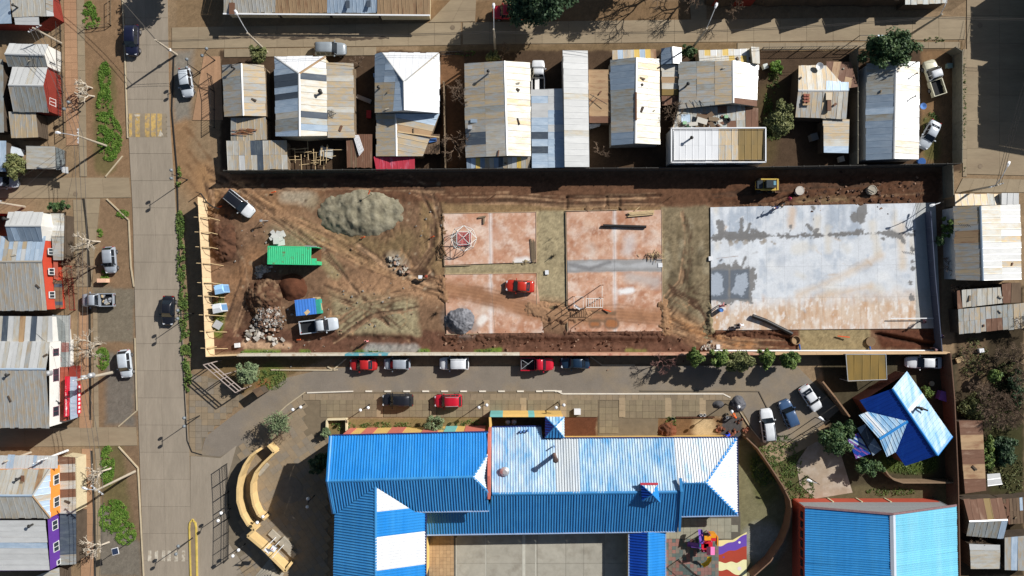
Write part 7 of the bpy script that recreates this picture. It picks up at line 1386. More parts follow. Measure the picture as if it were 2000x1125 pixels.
def slide(pts, w, m):
    b = MB(); vs = []; V3 = [P(*p) for p in pts]
    for i, p in enumerate(V3):
        d_ = (V3[min(i+1, len(V3)-1)]-V3[max(i-1, 0)]); s_ = Vector((d_.y, -d_.x, 0)).normalized()*w/2; vs += [p-s_+Vector((0, 0, .22)), p-s_*.8, p+s_*.8, p+s_+Vector((0, 0, .22))]
    b.add(vs, [(4*i+k, 4*i+k+1, 4*i+k+5, 4*i+k+4) for i in range(len(V3)-1) for k in range(3)]); b.build('slide', pm_[m], pt)
slide([(1385, 1087, 1.4), (1384, 1094, 1.0), (1379, 1100, .6), (1371, 1104, .3)], .65, 'yellow'); slide([(1370, 1066, 1.3), (1360, 1064, .9), (1350, 1063, .5), (1343, 1061, .3)], .7, 'purple'); slide([(1370, 1056, 1.9), (1368, 1045, 1.7), (1367, 1034, 1.5)], .6, 'purple'); PB(1369, 1057, 1.6, (.5, .5, .5), 'drum', 'purple'); PB(1366, 1060, .9, (.12, .9, .9), 'panel', 'teal')
# planted bed bits, buckets, boxes near the school
for x, y, lb in ((1368, 810, 'left white bucket at the edge of the planted bed'), (1375, 810, 'right white bucket at the edge of the planted bed'), (1419, 815, 'white bucket beside the worker in orange'), (1419, 808, 'grey box beside the worker in orange'), (1313, 817, 'dark green bucket at the left end of the planted bed')):
    tag(MB().lathe(P(x, y), [(.16, 0), (.2, .38), (.18, .38), (.15, .05)], 14).build('bucket', mat('bucket_green', C(90, 110, 90)) if x == 1313 else (conc if 'box' in lb else white_p)), lb, 'bucket')
bed = thing('brick_edging', 'row of upright dark bricks edging the planted bed', 'edging', P(1360, 814))
for i in range(36): MB().box(P(1321+i*2.1, 814.5)+Vector((0, 0, .12)), (.09, .2, .24), .5).build('brick', mat('edge_brick', C(98, 66, 48), var=.2), bed)
rubble('brick_pile', 'broken red brown bricks round the grey mortar patch by the school corner', [(1405, 838), (1432, 846), (1448, 825), (1456, 838)], 34, 4, [mat('brick_red2', C(140, 84, 62), var=.2), mat('brick_dark', C(104, 66, 50), var=.2)], (.2, .5), .03, 11)
tag(MB().box(P(1127, 803)+Vector((0, 0, .3)), (.9, .8, .6)).build('plaza_box', white_p), 'white square box on the plaza above the school yard bed', 'box'); pbx = MB(); pbx.box(P(205, 548)+Vector((0, 0, .4)), (1.3, .55, .8)); tag(pbx.build('utility_box', mat('box_salmon', C(226, 180, 150))), 'pale salmon utility box on the verge by the silver pickup', 'box')
# small yard clutter between the houses
for i, (x, y, a, b_, hh, c, lb) in enumerate(((712, 195, 2.0, .5, .5, (150, 140, 130), 'long grey crate in the dark yard left of the white hip house'), (722, 225, .6, 1.0, .6, (170, 50, 50), 'red crate in the dark yard left of the white hip house'), (735, 150, .5, .5, .8, (170, 190, 210), 'pale blue crate behind the white hip house'), (640, 300, 1.6, 1.2, 1.0, (190, 190, 185), 'large pale crate among the sticks below the skylight house'), (1160, 246, 1.4, .6, .9, (210, 212, 215), 'white crate below the rusty flat roof'), (1492, 132, .6, .6, .7, (205, 210, 205), 'small white crate beside the green shrub in the weedy yard'), (1585, 270, .9, .9, 1.0, (120, 116, 110), 'grey crate left of the narrow orange shed roof'), (1640, 312, .7, .7, .6, (206, 196, 178), 'cream crate below the narrow orange shed roof'), (1851, 130, .7, .6, .5, (150, 170, 160), 'pale green crate beside the cream pickup'), (42, 298, .8, .9, 1.5, (214, 222, 232), 'tall white crate beside the olive tree at the left edge'), (128, 470, .5, .8, .6, (190, 180, 170), 'pale crate beside the grey porch of the orange red house'), (1913, 684, .6, .5, .5, (225, 225, 225), 'white crate in the bare thicket at the right'), (1872, 702, .9, .7, .3, (176, 150, 112), 'flat tan crate beside the boundary wall in the thicket'), (1836, 772, 1.1, 1.2, .9, (150, 100, 180), 'purple crate in the garden right of the blue house'))):
    m_ = mat('clutter_%d' % i, C(*c), var=.15); t = thing('yard_crate', lb, 'crate', P(x, y), None, random.uniform(-.4, .4))
    MB().box((0, 0, hh*.45), (a, b_, hh*.9)).build('box', m_, t, local=True); MB().box((0, 0, hh*.95), (a*1.08, b_*1.08, hh*.1)).build('lid', m_, t, local=True)
    for s_ in (-1, 1): MB().box((s_*a*.32, 0, hh*.45), (.05, b_*1.04, hh*.86)).build('batten', darkw, t, local=True)
tag(MB().lathe(P(1800, 316, .3), [(.2, -.3), (.55, -.25), (.55, .1), (.45, .1)], 16).build('water_tub', mat('tub_blue', C(50, 90, 150))), 'round blue tub at the back wall below the right end house', 'tub')
tag(MB().lathe(P(1819, 749), [(.2, .02), (.36, .02), (.36, .16), (.2, .16)], 16).build('old_tyre', mat('tyre_pale', C(176, 160, 130))), 'pale painted tyre lying below the white car by the carport', 'tyre')
lg = thing('log_stack', 'tangle of pale sticks and poles in the yard left of the annex', 'sticks', (*P(590, 300)[:2], 0))
for i in range(26): x, y = rr.uniform(565, 660), rr.uniform(290, 322); a = rr.choice([0, .1, 1.5, 1.6]); l_ = rr.uniform(1, 3); c = P(x, y, 1); MB().bar((c.x-l_/2*math.cos(a), c.y-l_/2*math.sin(a), .6+.03*i), (c.x+l_/2*math.cos(a), c.y+l_/2*math.sin(a), .7+.03*i), .07, .05).build('pole', timber, lg)
sb = house('board_shed', 'brown board shelter with white pipes on top left of the red lean-to', 700, 300, 'shelter'); o = [(676, 262, 2.0), (727, 262, 2.1), (727, 327, 2.0), (678, 327, 2.0)]; roof(sb, o, {'brown': 3, 'rust': 1}, w=.3, name='plank'); walls(sb, o, darkw)
for i in range(6): MB().tube([P(690+i*2, 264, 2.2), P(702+i*1.6, 304-i*2, 2.3)], .05, 6).build('white_pipe', white_p, sb)
# ============================================================ PEOPLE
def person(label, px, py, face, pose, shirt, legs, head='helmet', hcol=(236, 236, 236), hgt=1.7, z=0.0):
    """one skinned figure; pose: 'stand', 'bend', 'walk'"""
    k = hgt/1.7; V = []; E = []; Rr = []
    def v(x, y, z_, r): V.append(Vector((x, y, z_))*k); Rr.append(r*k); return len(V)-1
    lean = {'stand': .04, 'walk': .1, 'bend': .62}[pose]; st = {'stand': .05, 'walk': .28, 'bend': .12}[pose]
    pel = v(0, 0, .92, .14)
    ch = v(lean*.6, 0, .92+.34*(1-lean*.45), .155); nk = v(lean, 0, .92+.53*(1-lean*.5), .065); hd_ = v(lean*1.12+.03, 0, .92+.66*(1-lean*.55), .095); ht = v(lean*1.2+.04, 0, .92+.77*(1-lean*.58), .085)
    E += [(pel, ch), (ch, nk), (nk, hd_), (hd_, ht)]
    hands = []
    for s in (-1, 1):
        hp = v(0, s*.1, .88, .1); kn = v(.06+s*st*.5, s*.11, .48, .07); an = v(s*st, s*.11, .08, .045); to = v(s*st+.2, s*.12, .04, .04); E += [(pel, hp), (hp, kn), (kn, an), (an, to)]
        sh = v(lean*.9, s*.19, V[nk].z/k-.06, .065); el = v(lean*.9+.06+s*.03, s*.26, V[nk].z/k-.33, .05); fw_ = {'stand': .12, 'walk': .16*s+.1, 'bend': .28}[pose]; wr = v(lean*.9+fw_, s*.24, V[nk].z/k-.56, .035); pa_ = v(lean*.9+fw_+.03, s*.235, V[nk].z/k-.64, .035)
        E += [(ch, sh), (sh, el), (el, wr), (wr, pa_)]
        for q in range(5):
            f1 = v(lean*.9+fw_+.02+.018*(q-1.5), s*(.235 if q else .2), V[nk].z/k-(.70 if q else .67), .011); f2 = v(lean*.9+fw_+.03+.02*(q-1.5), s*(.225 if q else .19), V[nk].z/k-(.735+.008*(q in (2, 3)) if q else .69), .009); E += [(pa_, f1), (f1, f2)]
    me = D.meshes.new('tmp'); me.from_pydata(V, E, []); ob = D.objects.new('tmp', me); COL.objects.link(ob)
    md = ob.modifiers.new('s', 'SKIN'); 
    if not me.skin_vertices: 
        bm = bmesh.new(); bm.from_mesh(me); bm.verts.layers.skin.verify(); bm.to_mesh(me); bm.free()
    for i, d_ in enumerate(me.skin_vertices[0].data): d_.radius = (Rr[i], Rr[i]); d_.use_root = (i == 0)
    ob.modifiers.new('d', 'SUBSURF').levels = 1
    dg = bpy.context.evaluated_depsgraph_get(); m2 = D.meshes.new_from_object(ob.evaluated_get(dg)); D.objects.remove(ob); m2.name = 'body'
    skin = mat('skin', C(190, 140, 115), var=.03); ms = [mat('shirt_%d_%d_%d' % shirt, C(*shirt), var=.08), mat('legs_%d_%d_%d' % legs, C(*legs), var=.08), skin, mat('hair_dark', C(40, 32, 28), var=.1), mat('shoe_dark', C(40, 38, 36))]
    for m in ms: m2.materials.append(m)
    zn = V[nk].z; wz = zn-.55*k
    for p_ in m2.polygons:
        c = p_.center; p_.use_smooth = True
        if c.z > zn+.02: p_.material_index = 2
        elif abs(c.y) > .17*k and c.z < wz+.03: p_.material_index = 2
        elif c.z > .9*k or (abs(c.y) > .17*k): p_.material_index = 0
        elif c.z < .1*k: p_.material_index = 4
        else: p_.material_index = 1
    t = thing('person', label, 'person', (*P(px, py, 0)[:2], z), None, math.radians(face)); o = D.objects.new('body', m2); COL.objects.link(o); o.parent = t; ORG[o.name] = ORG[t.name]
    hc = V[ht]; r = .125*k
    if head == 'helmet':
        MB().lathe(hc+Vector((.0, 0, -.03)), [(r*1.25, 0), (r*1.2, .02), (r*1.05, .04), (r*.95, .09), (r*.6, .14), (r*.1, .16)], 16).build('helmet', mat('helmet_%d_%d_%d' % hcol, C(*hcol), rough=.3, var=0), t, True, local=True)
    else: MB().lathe(hc+Vector((-.02, 0, -.06)), [(r*.9, 0), (r*.92, .06), (r*.7, .12), (r*.1, .15)], 14).build('hair', ms[3], t, True, local=True)
    f = MB()
    for s in (-1, 1): f.box(V[hd_]+Vector((.09*k, s*.035, .02)), (.02, .025, .012))
    f.build('eyes', trim_m, t, local=True); MB().box(V[hd_]+Vector((.1*k, 0, -.01)), (.035, .022, .04)).build('nose', skin, t, local=True); MB().box(V[hd_]+Vector((.09*k, 0, -.055)), (.02, .045, .012)).build('mouth', mat('lips', C(150, 90, 85)), t, local=True)
    for s in (-1, 1): MB().box(V[hd_]+Vector((0, s*.095*k, 0)), (.04, .02, .06)).build('ear', skin, t, local=True)
    return t
person('worker in orange vest bending beside the white buckets', 1433, 814, 130, 'bend', (236, 104, 44), (150, 150, 150), 'helmet', (226, 120, 60))
person('worker in bright blue overalls crouched by the school roof edge', 1421, 846, 200, 'bend', (30, 70, 210), (26, 60, 190), 'hair')
person('worker with a crimson helmet standing in the dirt above the grey slab', 1536, 390, 200, 'stand', (150, 40, 70), (60, 50, 60), 'helmet', (190, 60, 100))
person('worker in dark clothes stooping at the upper edge of the grey slab', 1527, 398, 220, 'bend', (60, 56, 50), (40, 38, 40), 'helmet', (120, 110, 90))
person('worker with white helmet and navy clothes on the upper edge of the grey slab', 1514, 407, 190, 'bend', (36, 44, 84), (30, 36, 60), 'helmet', (236, 238, 240), z=.14)
person('worker in pink bending beside the blue drum', 1401, 598, 20, 'bend', (206, 130, 130), (50, 46, 46), 'hair', z=.14)
person('worker in plum holding the long white straightedge on the slab', 1796, 627, 180, 'walk', (96, 66, 84), (50, 46, 60), 'hair', z=.14)
person('worker in dark purple beside the right end of the slab wall', 1830, 655, 210, 'stand', (50, 36, 80), (40, 36, 60), 'hair')
person('worker crouching at the right end of the white pipe', 1824, 682, 180, 'bend', (110, 90, 100), (60, 50, 56), 'hair')
person('small figure in red and white at the lower edge of the site', 719, 666, 90, 'stand', (226, 150, 150), (200, 60, 60), 'hair')
person('worker in white and brown beside the wheelbarrow', 1447, 634, 180, 'bend', (225, 225, 225), (150, 120, 90), 'hair', z=.14)
tag(MB().bar(P(1739, 622, .6), P(1823, 621.5, .6), .12, .06).build('straightedge', white_p), 'long white straightedge held over the right end of the grey slab', 'straightedge')
# ============================================================ TREES
def leafmat(name, c, c2): return mat(name, C(*c, k=1.0), rough=.6, var=.3, scale=1.2, col2=C(*c2, k=1.0), s2=1.6, lo=.45, hi=.6, rnd=.05, spec=.25)
LM = dict(dark=leafmat('leaf_dark', (62, 86, 52), (88, 108, 62)), mid=leafmat('leaf_mid', (82, 104, 50), (116, 132, 66)), grey=leafmat('leaf_grey', (104, 120, 84), (130, 142, 104)), olive=leafmat('leaf_olive', (98, 104, 62), (126, 126, 78)), grass=leafmat('leaf_grass', (84, 118, 40), (118, 144, 62)), deep=leafmat('leaf_deep', (48, 70, 46), (76, 96, 64)))
bark = mat('bark', C(104, 86, 70), var=.25, scale=4); bark_p = mat('bark_pale', C(190, 178, 160), var=.2, scale=4); twig = mat('twig', C(120, 100, 82), var=.2)
def quads(name, co, m, parent):
    n = len(co)//4; me = D.meshes.new(name); me.vertices.add(len(co)); me.vertices.foreach_set('co', co.ravel()); me.loops.add(4*n); me.loops.foreach_set('vertex_index', np.arange(4*n, dtype=np.int32)); me.polygons.add(n); me.polygons.foreach_set('loop_start', np.arange(0, 4*n, 4, dtype=np.int32)); me.update(calc_edges=True); me.materials.append(m); return linkmesh(name, me, parent)
def leafcloud(rs, cents, rad, per, size, flat=.75):
    cs = np.repeat(cents, per, 0); n = len(cs); d = rs.normal(size=(n, 3)); d /= np.linalg.norm(d, axis=1)[:, None]+1e-9; p = cs+d*(rs.rand(n, 1)**.45)*np.repeat(rad, per)[:, None]*np.array([1, 1, flat])
    nr = d*.6+rs.normal(size=(n, 3))*.5+np.array([0, 0, .55]); nr /= np.linalg.norm(nr, axis=1)[:, None]; a = np.cross(nr, rs.normal(size=(n, 3))); a /= np.linalg.norm(a, axis=1)[:, None]+1e-9; b = np.cross(nr, a); s = size*(.6+.8*rs.rand(n, 1)); w = s*.5
    return np.stack([p-a*s, p+b*w, p+a*s, p-b*w], 1).reshape(-1, 3)
def tree(label, px, py, h, r, m, seed, name='leafy_tree', ry=None, trunk=.35, dens=1.0, size=.15, group=None, spread=1.0):
    """px,py: where the crown's middle is seen"""
    zc = h*.66; c = P(px, py, zc); rs = np.random.RandomState(seed); t = thing(name, label, 'tree' if h > 2.2 else 'shrub', (c.x, c.y, 0), group); ry = ry or r
    k = int(26*dens*max(1, r)); d = rs.normal(size=(k, 3)); d /= np.linalg.norm(d, axis=1)[:, None]; rr_ = rs.rand(k, 1)**.4; hh = (h-h*trunk)/2; cents = d*rr_*np.array([r*.78, ry*.78, hh*.85])*(1+.25*rs.normal(size=(k, 1)))
    rad = (.26+.22*rs.rand(k))*min(r, ry)*.85*spread
    co = leafcloud(rs, cents, rad, int(90*dens), size)+np.array([0, 0, h*trunk+hh]); quads('crown', co, LM[m], t)
    b = MB(); b.tube([(0, 0, -.1), (.05*h*.2, 0, h*.3), (0, .04*h, h*.7)], [h*.03+.04, h*.022+.03, .03], 7)
    for i in range(7): e = cents[i % k]*.8+np.array([0, 0, h*trunk+hh]); b.tube([(0, 0, h*.28+.05*i*h), ((e[0])*.5, e[1]*.5, (h*.3+e[2])/2+.1), tuple(e)], [h*.014+.02, h*.01+.012, .012], 5)
    b.build('trunk', bark, t, local=True); return t
def branches(b, p, d, l, r, depth, rs, up=.15):
    q = p+d*l; r = max(r, .016); b.tube([p, p+d*l*.5+Vector(rs.normal(size=3))*l*.07, q], [r, r*.85, r*.7], 4 if r > .02 else 3, cap=False)
    if depth == 0: return
    for i in range(3 if depth > 1 else 4):
        a = Vector(rs.normal(size=3)); a = a-d*a.dot(d); a = a.normalized() if a.length > 0 else Vector((1, 0, 0)); nd = (d*.75+a*rs.uniform(.45, .95)+Vector((0, 0, up))).normalized(); branches(b, q if i else p.lerp(q, .65), nd, l*rs.uniform(.6, .85), r*.66, depth-1, rs, up)
def bare(label, px, py, h, seed, m=None, depth=4, lean=(0, 0), name='bare_tree', group=None, n0=3, up=.12, spread=.7, tr=1.0):
    c = P(px, py); rs = np.random.RandomState(seed); t = thing(name, label, 'tree', c, group); b = MB(); th = h*.3; b.tube([(0, 0, -.1), (lean[0]*.4, lean[1]*.4, th)], [h*.022*tr+.03, h*.018*tr+.02], 6); b.build('trunk', m or bark, t, local=True); bb2 = MB()
    for i in range(n0):
        a = 6.28*i/n0+rs.uniform(0, 1); d = Vector((math.cos(a)*spread+lean[0]*.4, math.sin(a)*spread+lean[1]*.4, 1)).normalized(); branches(bb2, Vector((lean[0]*.4, lean[1]*.4, th*.95)), d, h*.27, h*.016*tr+.02, depth-1, rs, up)
    tag(bb2.build('branches', m or twig, t, local=True)); return t
tree('huge dark green tree at the top edge shading the street', 1047, -2, 8.0, 4.3, 'deep', 1, dens=1.6, size=.24, ry=3.6)
tree('big dark green tree leaning over the right end house', 1740, 95, 5.6, 3.5, 'dark', 2, ry=2.4, dens=1.5, size=.2)
tree('round dark shrub tree in the yard right of the white parapet house', 1524, 236, 4.0, 1.75, 'olive', 3, ry=2.5, dens=1.3, size=.18)
for i, (x, y, h, r, m, lb) in enumerate(((1357, 697, 4.4, 1.15, 'mid', 'small green tree at the site wall, leftmost of five above the school street'), (1409, 702, 4.6, 1.3, 'mid', 'green tree at the site wall, second from the left of five'), (1441, 706, 5.0, 1.65, 'olive', 'largest of five trees along the site wall, yellowish green'), (1497, 700, 4.5, 1.2, 'mid', 'green tree at the site wall, fourth from the left of five'), (1543, 702, 4.0, 1.3, 'mid', 'green tree at the site wall, rightmost of five'))): tree(lb, x, y, h, r, m, 10+i, dens=1.2, size=.2, group='trees along the site wall', trunk=.3)
tree('grey green bushy tree beside the entrance gate', 483, 730, 3.6, 1.5, 'grey', 20, dens=1.5, size=.12); tree('thin grey green tree above the curved walls', 545, 827, 3.8, 2.1, 'grey', 21, dens=.7, size=.11); tree('round grey green bush in the bed above the school roof', 849, 828, 3.0, 1.4, 'grey', 22, dens=1.1, size=.11); tree('dark bush against the left wall of the school', 622, 905, 3.2, 1.5, 'deep', 23, dens=1.2, size=.14); tree('small green bush at the left end of the school roof', 637, 846, 1.6, .8, 'grey', 24, dens=1, size=.11)
tree('dense dark green tree left of the blue house, lower', 1630, 862, 3.8, 1.95, 'dark', 25, dens=1.5, size=.17); tree('dense dark green tree left of the blue house, upper', 1655, 838, 3.2, 1.35, 'dark', 26, dens=1.4, size=.16); tree('dark green shrub below the blue house porch', 1695, 911, 2.6, 1.9, 'dark', 27, ry=1.4, dens=1.1, size=.16)
tree('olive tree at the left edge above the upper side street', 30, 325, 4.2, 1.5, 'olive', 28, ry=2.0, dens=1.1, size=.17); tree('dark green bush by the front corner of the orange red house', 114, 404, 2.2, 1.6, 'dark', 29, ry=.8, dens=1, size=.15); tree('green tree beside the street lamp at the left end of the house row', 506, 106, 3.0, 1.35, 'olive', 30, dens=1, size=.13); tree('leafy bush at the front fence of the long tan house', 963, 110, 2.2, 1.2, 'olive', 31, ry=.8, dens=1, size=.14); tree('green shrub between the small shed and the pale porch', 1345, 103, 2.3, 1.1, 'dark', 32, ry=1.0, dens=1, size=.14); tree('low green shrub in the weedy yard right of the wide grey house', 1518, 130, 1.3, 1.2, 'grass', 33, dens=1, size=.13, ry=.9, trunk=.1); tree('light green citrus bush in the right hand thicket', 1942, 735, 2.4, 1.1, 'mid', 34, dens=1, size=.17); tree('green hedge behind the rusty shed at the right', 1932, 885, 2.0, 1.1, 'mid', 35, ry=3.2, dens=1.5, size=.16, trunk=.1); tree('dark hedge at the right edge below the thicket', 1965, 880, 2.2, 1.8, 'deep', 36, ry=3.0, dens=1.2, size=.17, trunk=.1); tree('green bush at the right of the blue house, near the wall', 1812, 768, 1.6, 1.0, 'mid', 37, dens=1, size=.15, trunk=.15); tree('dark climbing shrub along the right hand site wall', 1850, 445, 2.6, .8, 'mid', 38, ry=1.6, dens=1, size=.15); tree('small dark shrub on the wall right of the grey slab', 1836, 470, 2.0, .7, 'dark', 39, dens=.8, size=.15)
tree('low dark shrubs under the bare trees at the right edge', 1985, 760, 1.8, 1.6, 'deep', 42, ry=2.6, dens=1.0, size=.15, trunk=.1); tree('dark scrub beside the bare thicket tree at the right', 1900, 800, 1.6, 1.8, 'olive', 43, ry=1.6, dens=.8, size=.12, trunk=.1)
tree('dense leafy tree just beyond the top edge above the main road', 312, -46, 6.0, 2.6, 'dark', 40, dens=1.1, size=.22); tree('evergreen just beyond the top edge above the street', 1228, -66, 7.5, 3.0, 'dark', 41, dens=1.5, size=.2)
bare('bare grey tree behind the fence left of the long tan house, upper', 897, 195, 4.0, 50, depth=5); bare('bare grey tree behind the fence left of the long tan house, lower', 890, 285, 4.2, 51, depth=5); bare('bare tree between the slate house and the wide grey house', 1308, 238, 3.8, 52, depth=5); bare('bare bushy tree at the street beside the long tan house', 985, 106, 2.8, 53, depth=4); bare('dry bare bush at the street corner by the white hip house', 702, 128, 2.4, 54, depth=4); bare('bare tree in the dark yard right of the narrow white house', 1170, 300, 3.0, 55, depth=4)
bare('bare tree at the top edge throwing a thin shadow on the street', 1275, -12, 6.0, 56, depth=5); bare('bare tree in front of the dark houses at the top right', 1425, 22, 4.0, 57, depth=5); bare('bare pale tree at the top right of the dirt by the driveway', 1345, 0, 5.0, 58, depth=5)
bare('pollarded pale street tree beside the green verge at the top left', 180, 172, 3.0, 60, bark_p, 3, (-.8, .1), tr=1.6); bare('second pollarded pale street tree at the top left', 184, 188, 3.0, 61, bark_p, 3, (-.7, -.3), tr=1.5); bare('bare pale street tree beside the silver hatchback', 195, 472, 4.0, 62, bark_p, 4, (-1.0, 0), tr=1.2); bare('wide bare street tree in front of the orange red house', 190, 520, 4.5, 63, None, 5, (-1.2, -.3), spread=1.0); bare('bare pale street tree by the glass porch', 197, 672, 4.0, 64, bark_p, 5, (-.6, .2), spread=1.1); bare('bare pale street tree in front of the orange house', 217, 915, 3.6, 65, bark_p, 4, (-1.2, -.1), tr=1.4); bare('bare pale street tree in front of the purple house', 213, 1059, 3.6, 66, bark_p, 4, (-1.2, 0), tr=1.4); bare('small bare tree at the wall above the school street', 1290, 705, 3.2, 67, mat('twig_pink', C(130, 96, 88)), 5)
bare('large bare tree spreading at the right edge of the thicket', 1975, 705, 5.0, 70, None, 6, spread=1.3, up=.05, n0=5); bare('bare thicket tree beside the brown boundary wall', 1905, 775, 4.2, 71, None, 6, spread=1.4, up=.02, n0=5); bare('bare thicket tree above the rusty shed', 1930, 800, 4.0, 72, None, 6, spread=1.4, up=.02, n0=5); bare('bare tree in the lower corner of the right hand thicket', 1975, 800, 4.0, 73, None, 6, spread=1.3, up=.05, n0=4); bare('dense bare bush along the right hand site wall', 1845, 520, 2.8, 74, None, 5, spread=1.2, n0=4); bare('bare leaning shrub right of the grey slab wall', 1858, 560, 2.6, 75, None, 5, spread=1.0); bare('dark bare bush on the roof edge of the grey tin shed', 1990, 625, 3.2, 76, None, 6, spread=1.2, n0=5); bare('dark dry shrub beside the white tin roof near the bottom', 1893, 1060, 2.6, 77, None, 5, spread=1.0, n0=4); bare('bare thin tree above the guard booth path', 560, 835, 2.6, 78, None, 5, spread=1.2); bare('bare dry shrub at the left edge of the thicket', 1878, 690, 2.2, 79, None, 5, spread=1.2)
# weeds and grass tufts, too many to count
def weeds(label, areas, n, m, seed, size=.1, hgt=.12, name='weeds'):
    rs = np.random.RandomState(seed); pts = []; tot = sum(a[2]*a[3] for a in areas)
    for (x, y, rx, ry_) in areas:
        k = int(n*rx*ry_/tot)+1; a = rs.rand(k)*6.283; r = np.sqrt(rs.rand(k)); px = x+np.cos(a)*r*rx; py = y+np.sin(a)*r*ry_; keep = fbm(px/8, py/8, seed+3) > .43; pts.append(np.stack([(px[keep]-1000)/S, (562.5-py[keep])/S, rs.rand(keep.sum())*hgt], 1))
    c = np.concatenate(pts); o = quads(name, leafcloud(rs, c, np.full(len(c), .12), 5, size), m, None); tag(o, label, 'weeds', kind='stuff')
weeds('bright green weeds covering the verges left of the main road', [(205, 150, 12, 30), (205, 215, 16, 50), (215, 270, 24, 45), (185, 40, 10, 15), (175, 30, 14, 28), (210, 910, 14, 40), (222, 1010, 30, 35), (245, 1040, 22, 24), (200, 700, 14, 22), (240, 418, 12, 8), (195, 455, 6, 8), (205, 540, 8, 14)], 14000, LM['grass'], 5, .075)
weeds('green ivy strip along the plywood hoarding', [(353, 440, 8, 30), (355, 520, 8, 50), (359, 600, 9, 50), (364, 680, 10, 45), (368, 740, 7, 25), (350, 345, 5, 20)], 3400, LM['mid'], 6, .1, .3)
weeds('scattered weeds and grass in the yards and on the building site edges', [(530, 740, 30, 22), (1510, 160, 12, 25), (1500, 220, 10, 40), (1820, 245, 16, 26), (1510, 255, 20, 20), (510, 688, 40, 3), (600, 687, 8, 3), (720, 688, 28, 3), (826, 686, 12, 3), (955, 685, 26, 3), (428, 600, 10, 50), (760, 832, 60, 8), (920, 830, 30, 10), (670, 832, 25, 8), (1530, 900, 35, 50), (1560, 960, 30, 40), (1780, 905, 50, 22), (1740, 960, 50, 8), (1490, 910, 25, 40), (1825, 78, 20, 5), (100, 1095, 12, 15), (1883, 200, 3, 90), (1310, 830, 10, 20), (1880, 330, 6, 8), (910, 104, 20, 6)], 7000, LM['mid'], 7, .08)
weeds('low ground cover under the right hand thicket', [(1900, 700, 30, 40), (1920, 800, 45, 40), (1970, 760, 30, 60), (1940, 900, 14, 50), (1975, 930, 25, 40)], 2500, LM['olive'], 8, .1, .3)
# ============================================================ POLES, LAMPS, WIRES
pole_m = mat('pole_concrete', C(176, 164, 146), var=.12); lampw = mat('lamp_head', C(236, 238, 240), rough=.3, var=0)
def pole(label, px, py, h, arm=None, cross=None, tr=False, w=.13, name='utility_pole', m=None):
    p = P(px, py); t = thing(name, label, 'pole' if name == 'utility_pole' else 'street lamp', p); b = MB(); b.tube([(0, 0, -.2), (0, 0, h)], [w*1.35, w*.85], 8); b.build('shaft', m or pole_m, t, local=True)
    if arm:
        a = Vector(arm); MB().tube([(0, 0, h-.6), Vector((a.x*.4, a.y*.4, h)), Vector((a.x, a.y, h+.3))], .05, 6).build('lamp_arm', metal_l, t, local=True); d = a.normalized(); e = Vector((a.x, a.y, h+.3)); MB().add([e+Vector((d.x*k-d.y*s*w_, d.y*k+d.x*s*w_, z)) for k, w_, z in ((-.1, .10, 0), (.35, .19, .02), (.65, .12, 0)) for s in (-1, 1)]+[e+Vector((d.x*.25, d.y*.25, .12))], [(0, 2, 3, 1), (2, 4, 5, 3), (0, 6, 2), (1, 3, 6), (2, 6, 4), (3, 5, 6), (0, 1, 6), (4, 6, 5)]).build('lamp_head', lampw, t, local=True)
    if cross:
        c = Vector((math.cos(cross), math.sin(cross), 0)); MB().bar(c*-1.0+Vector((0, 0, h-.4)), c*1.0+Vector((0, 0, h-.4)), .1, .1).build('crossarm', metal_l, t, local=True)
        for k in (-.85, -.4, .4, .85): MB().lathe(c*k+Vector((0, 0, h-.36)), [(.05, 0), (.07, .08), (.03, .2)], 8).build('insulator', lampw, t, local=True)
    if tr: MB().lathe(Vector((.35, .3, h-2.6)), [(.3, 0), (.33, .1), (.33, .8), (.15, .95)], 14).build('transformer', metal_l, t, local=True); MB().box((-.4, .1, h-1.9), (.5, .45, .7)).build('transformer_box', lampw, t, local=True)
    return t
pole('concrete pole with a white band at the top of the main road', 345, 107, 5.8, None, None); MB().box((P(345, 107).x, P(345, 107).y, 2.0), (.34, .34, .3)).build('band', lampw, D.objects['utility_pole'])
pole('concrete pole with two lamps beside the upper green verge', 208, 285, 6.6, (-1.9, .25), 1.57); pole('transformer pole leaning over the minimarket sign', 222, 727, 7.8, None, .2, True, .17); pole('concrete pole with lamps beside the lower green verge', 263, 921, 9.0, (-.9, .3), 2.5, False, .14); pole('concrete pole with a crossarm at the top left house', 119, 84, 5.6, None, .5); pole('pole at the left edge beside the upper side street', 48, 404, 6.0, None, .1); pole('pole lying dark across the pale roof above the orange house', 60, 884, 5.0, None, None); pole('white pole at the corner of the lower side street', 132, 880, 6.0, None, .4, m=white_p)
pole('street lamp on a tall pole by the grey suv street', 522, 102, 7.2, (-1.2, 2.3), None, name='street_lamp'); pole('street lamp on a tall pole by the big tree', 967, 95, 7.2, (0, 2.6), None, name='street_lamp'); pole('street lamp on a tall pole by the shadowed driveway', 1352, 94, 7.2, (1.0, 2.6), None, name='street_lamp'); pole('street lamp on a tall pole beside the green tree at the right', 1777, 68, 7.2, (.7, 2.4), None, name='street_lamp'); pole('street lamp pole at the right street corner by the site wall', 1880, 376, 7.0, (1.0, 2.4), .3, name='street_lamp')
gbm = mat('lamp_globe', C(120, 126, 130), rough=.25, var=0)
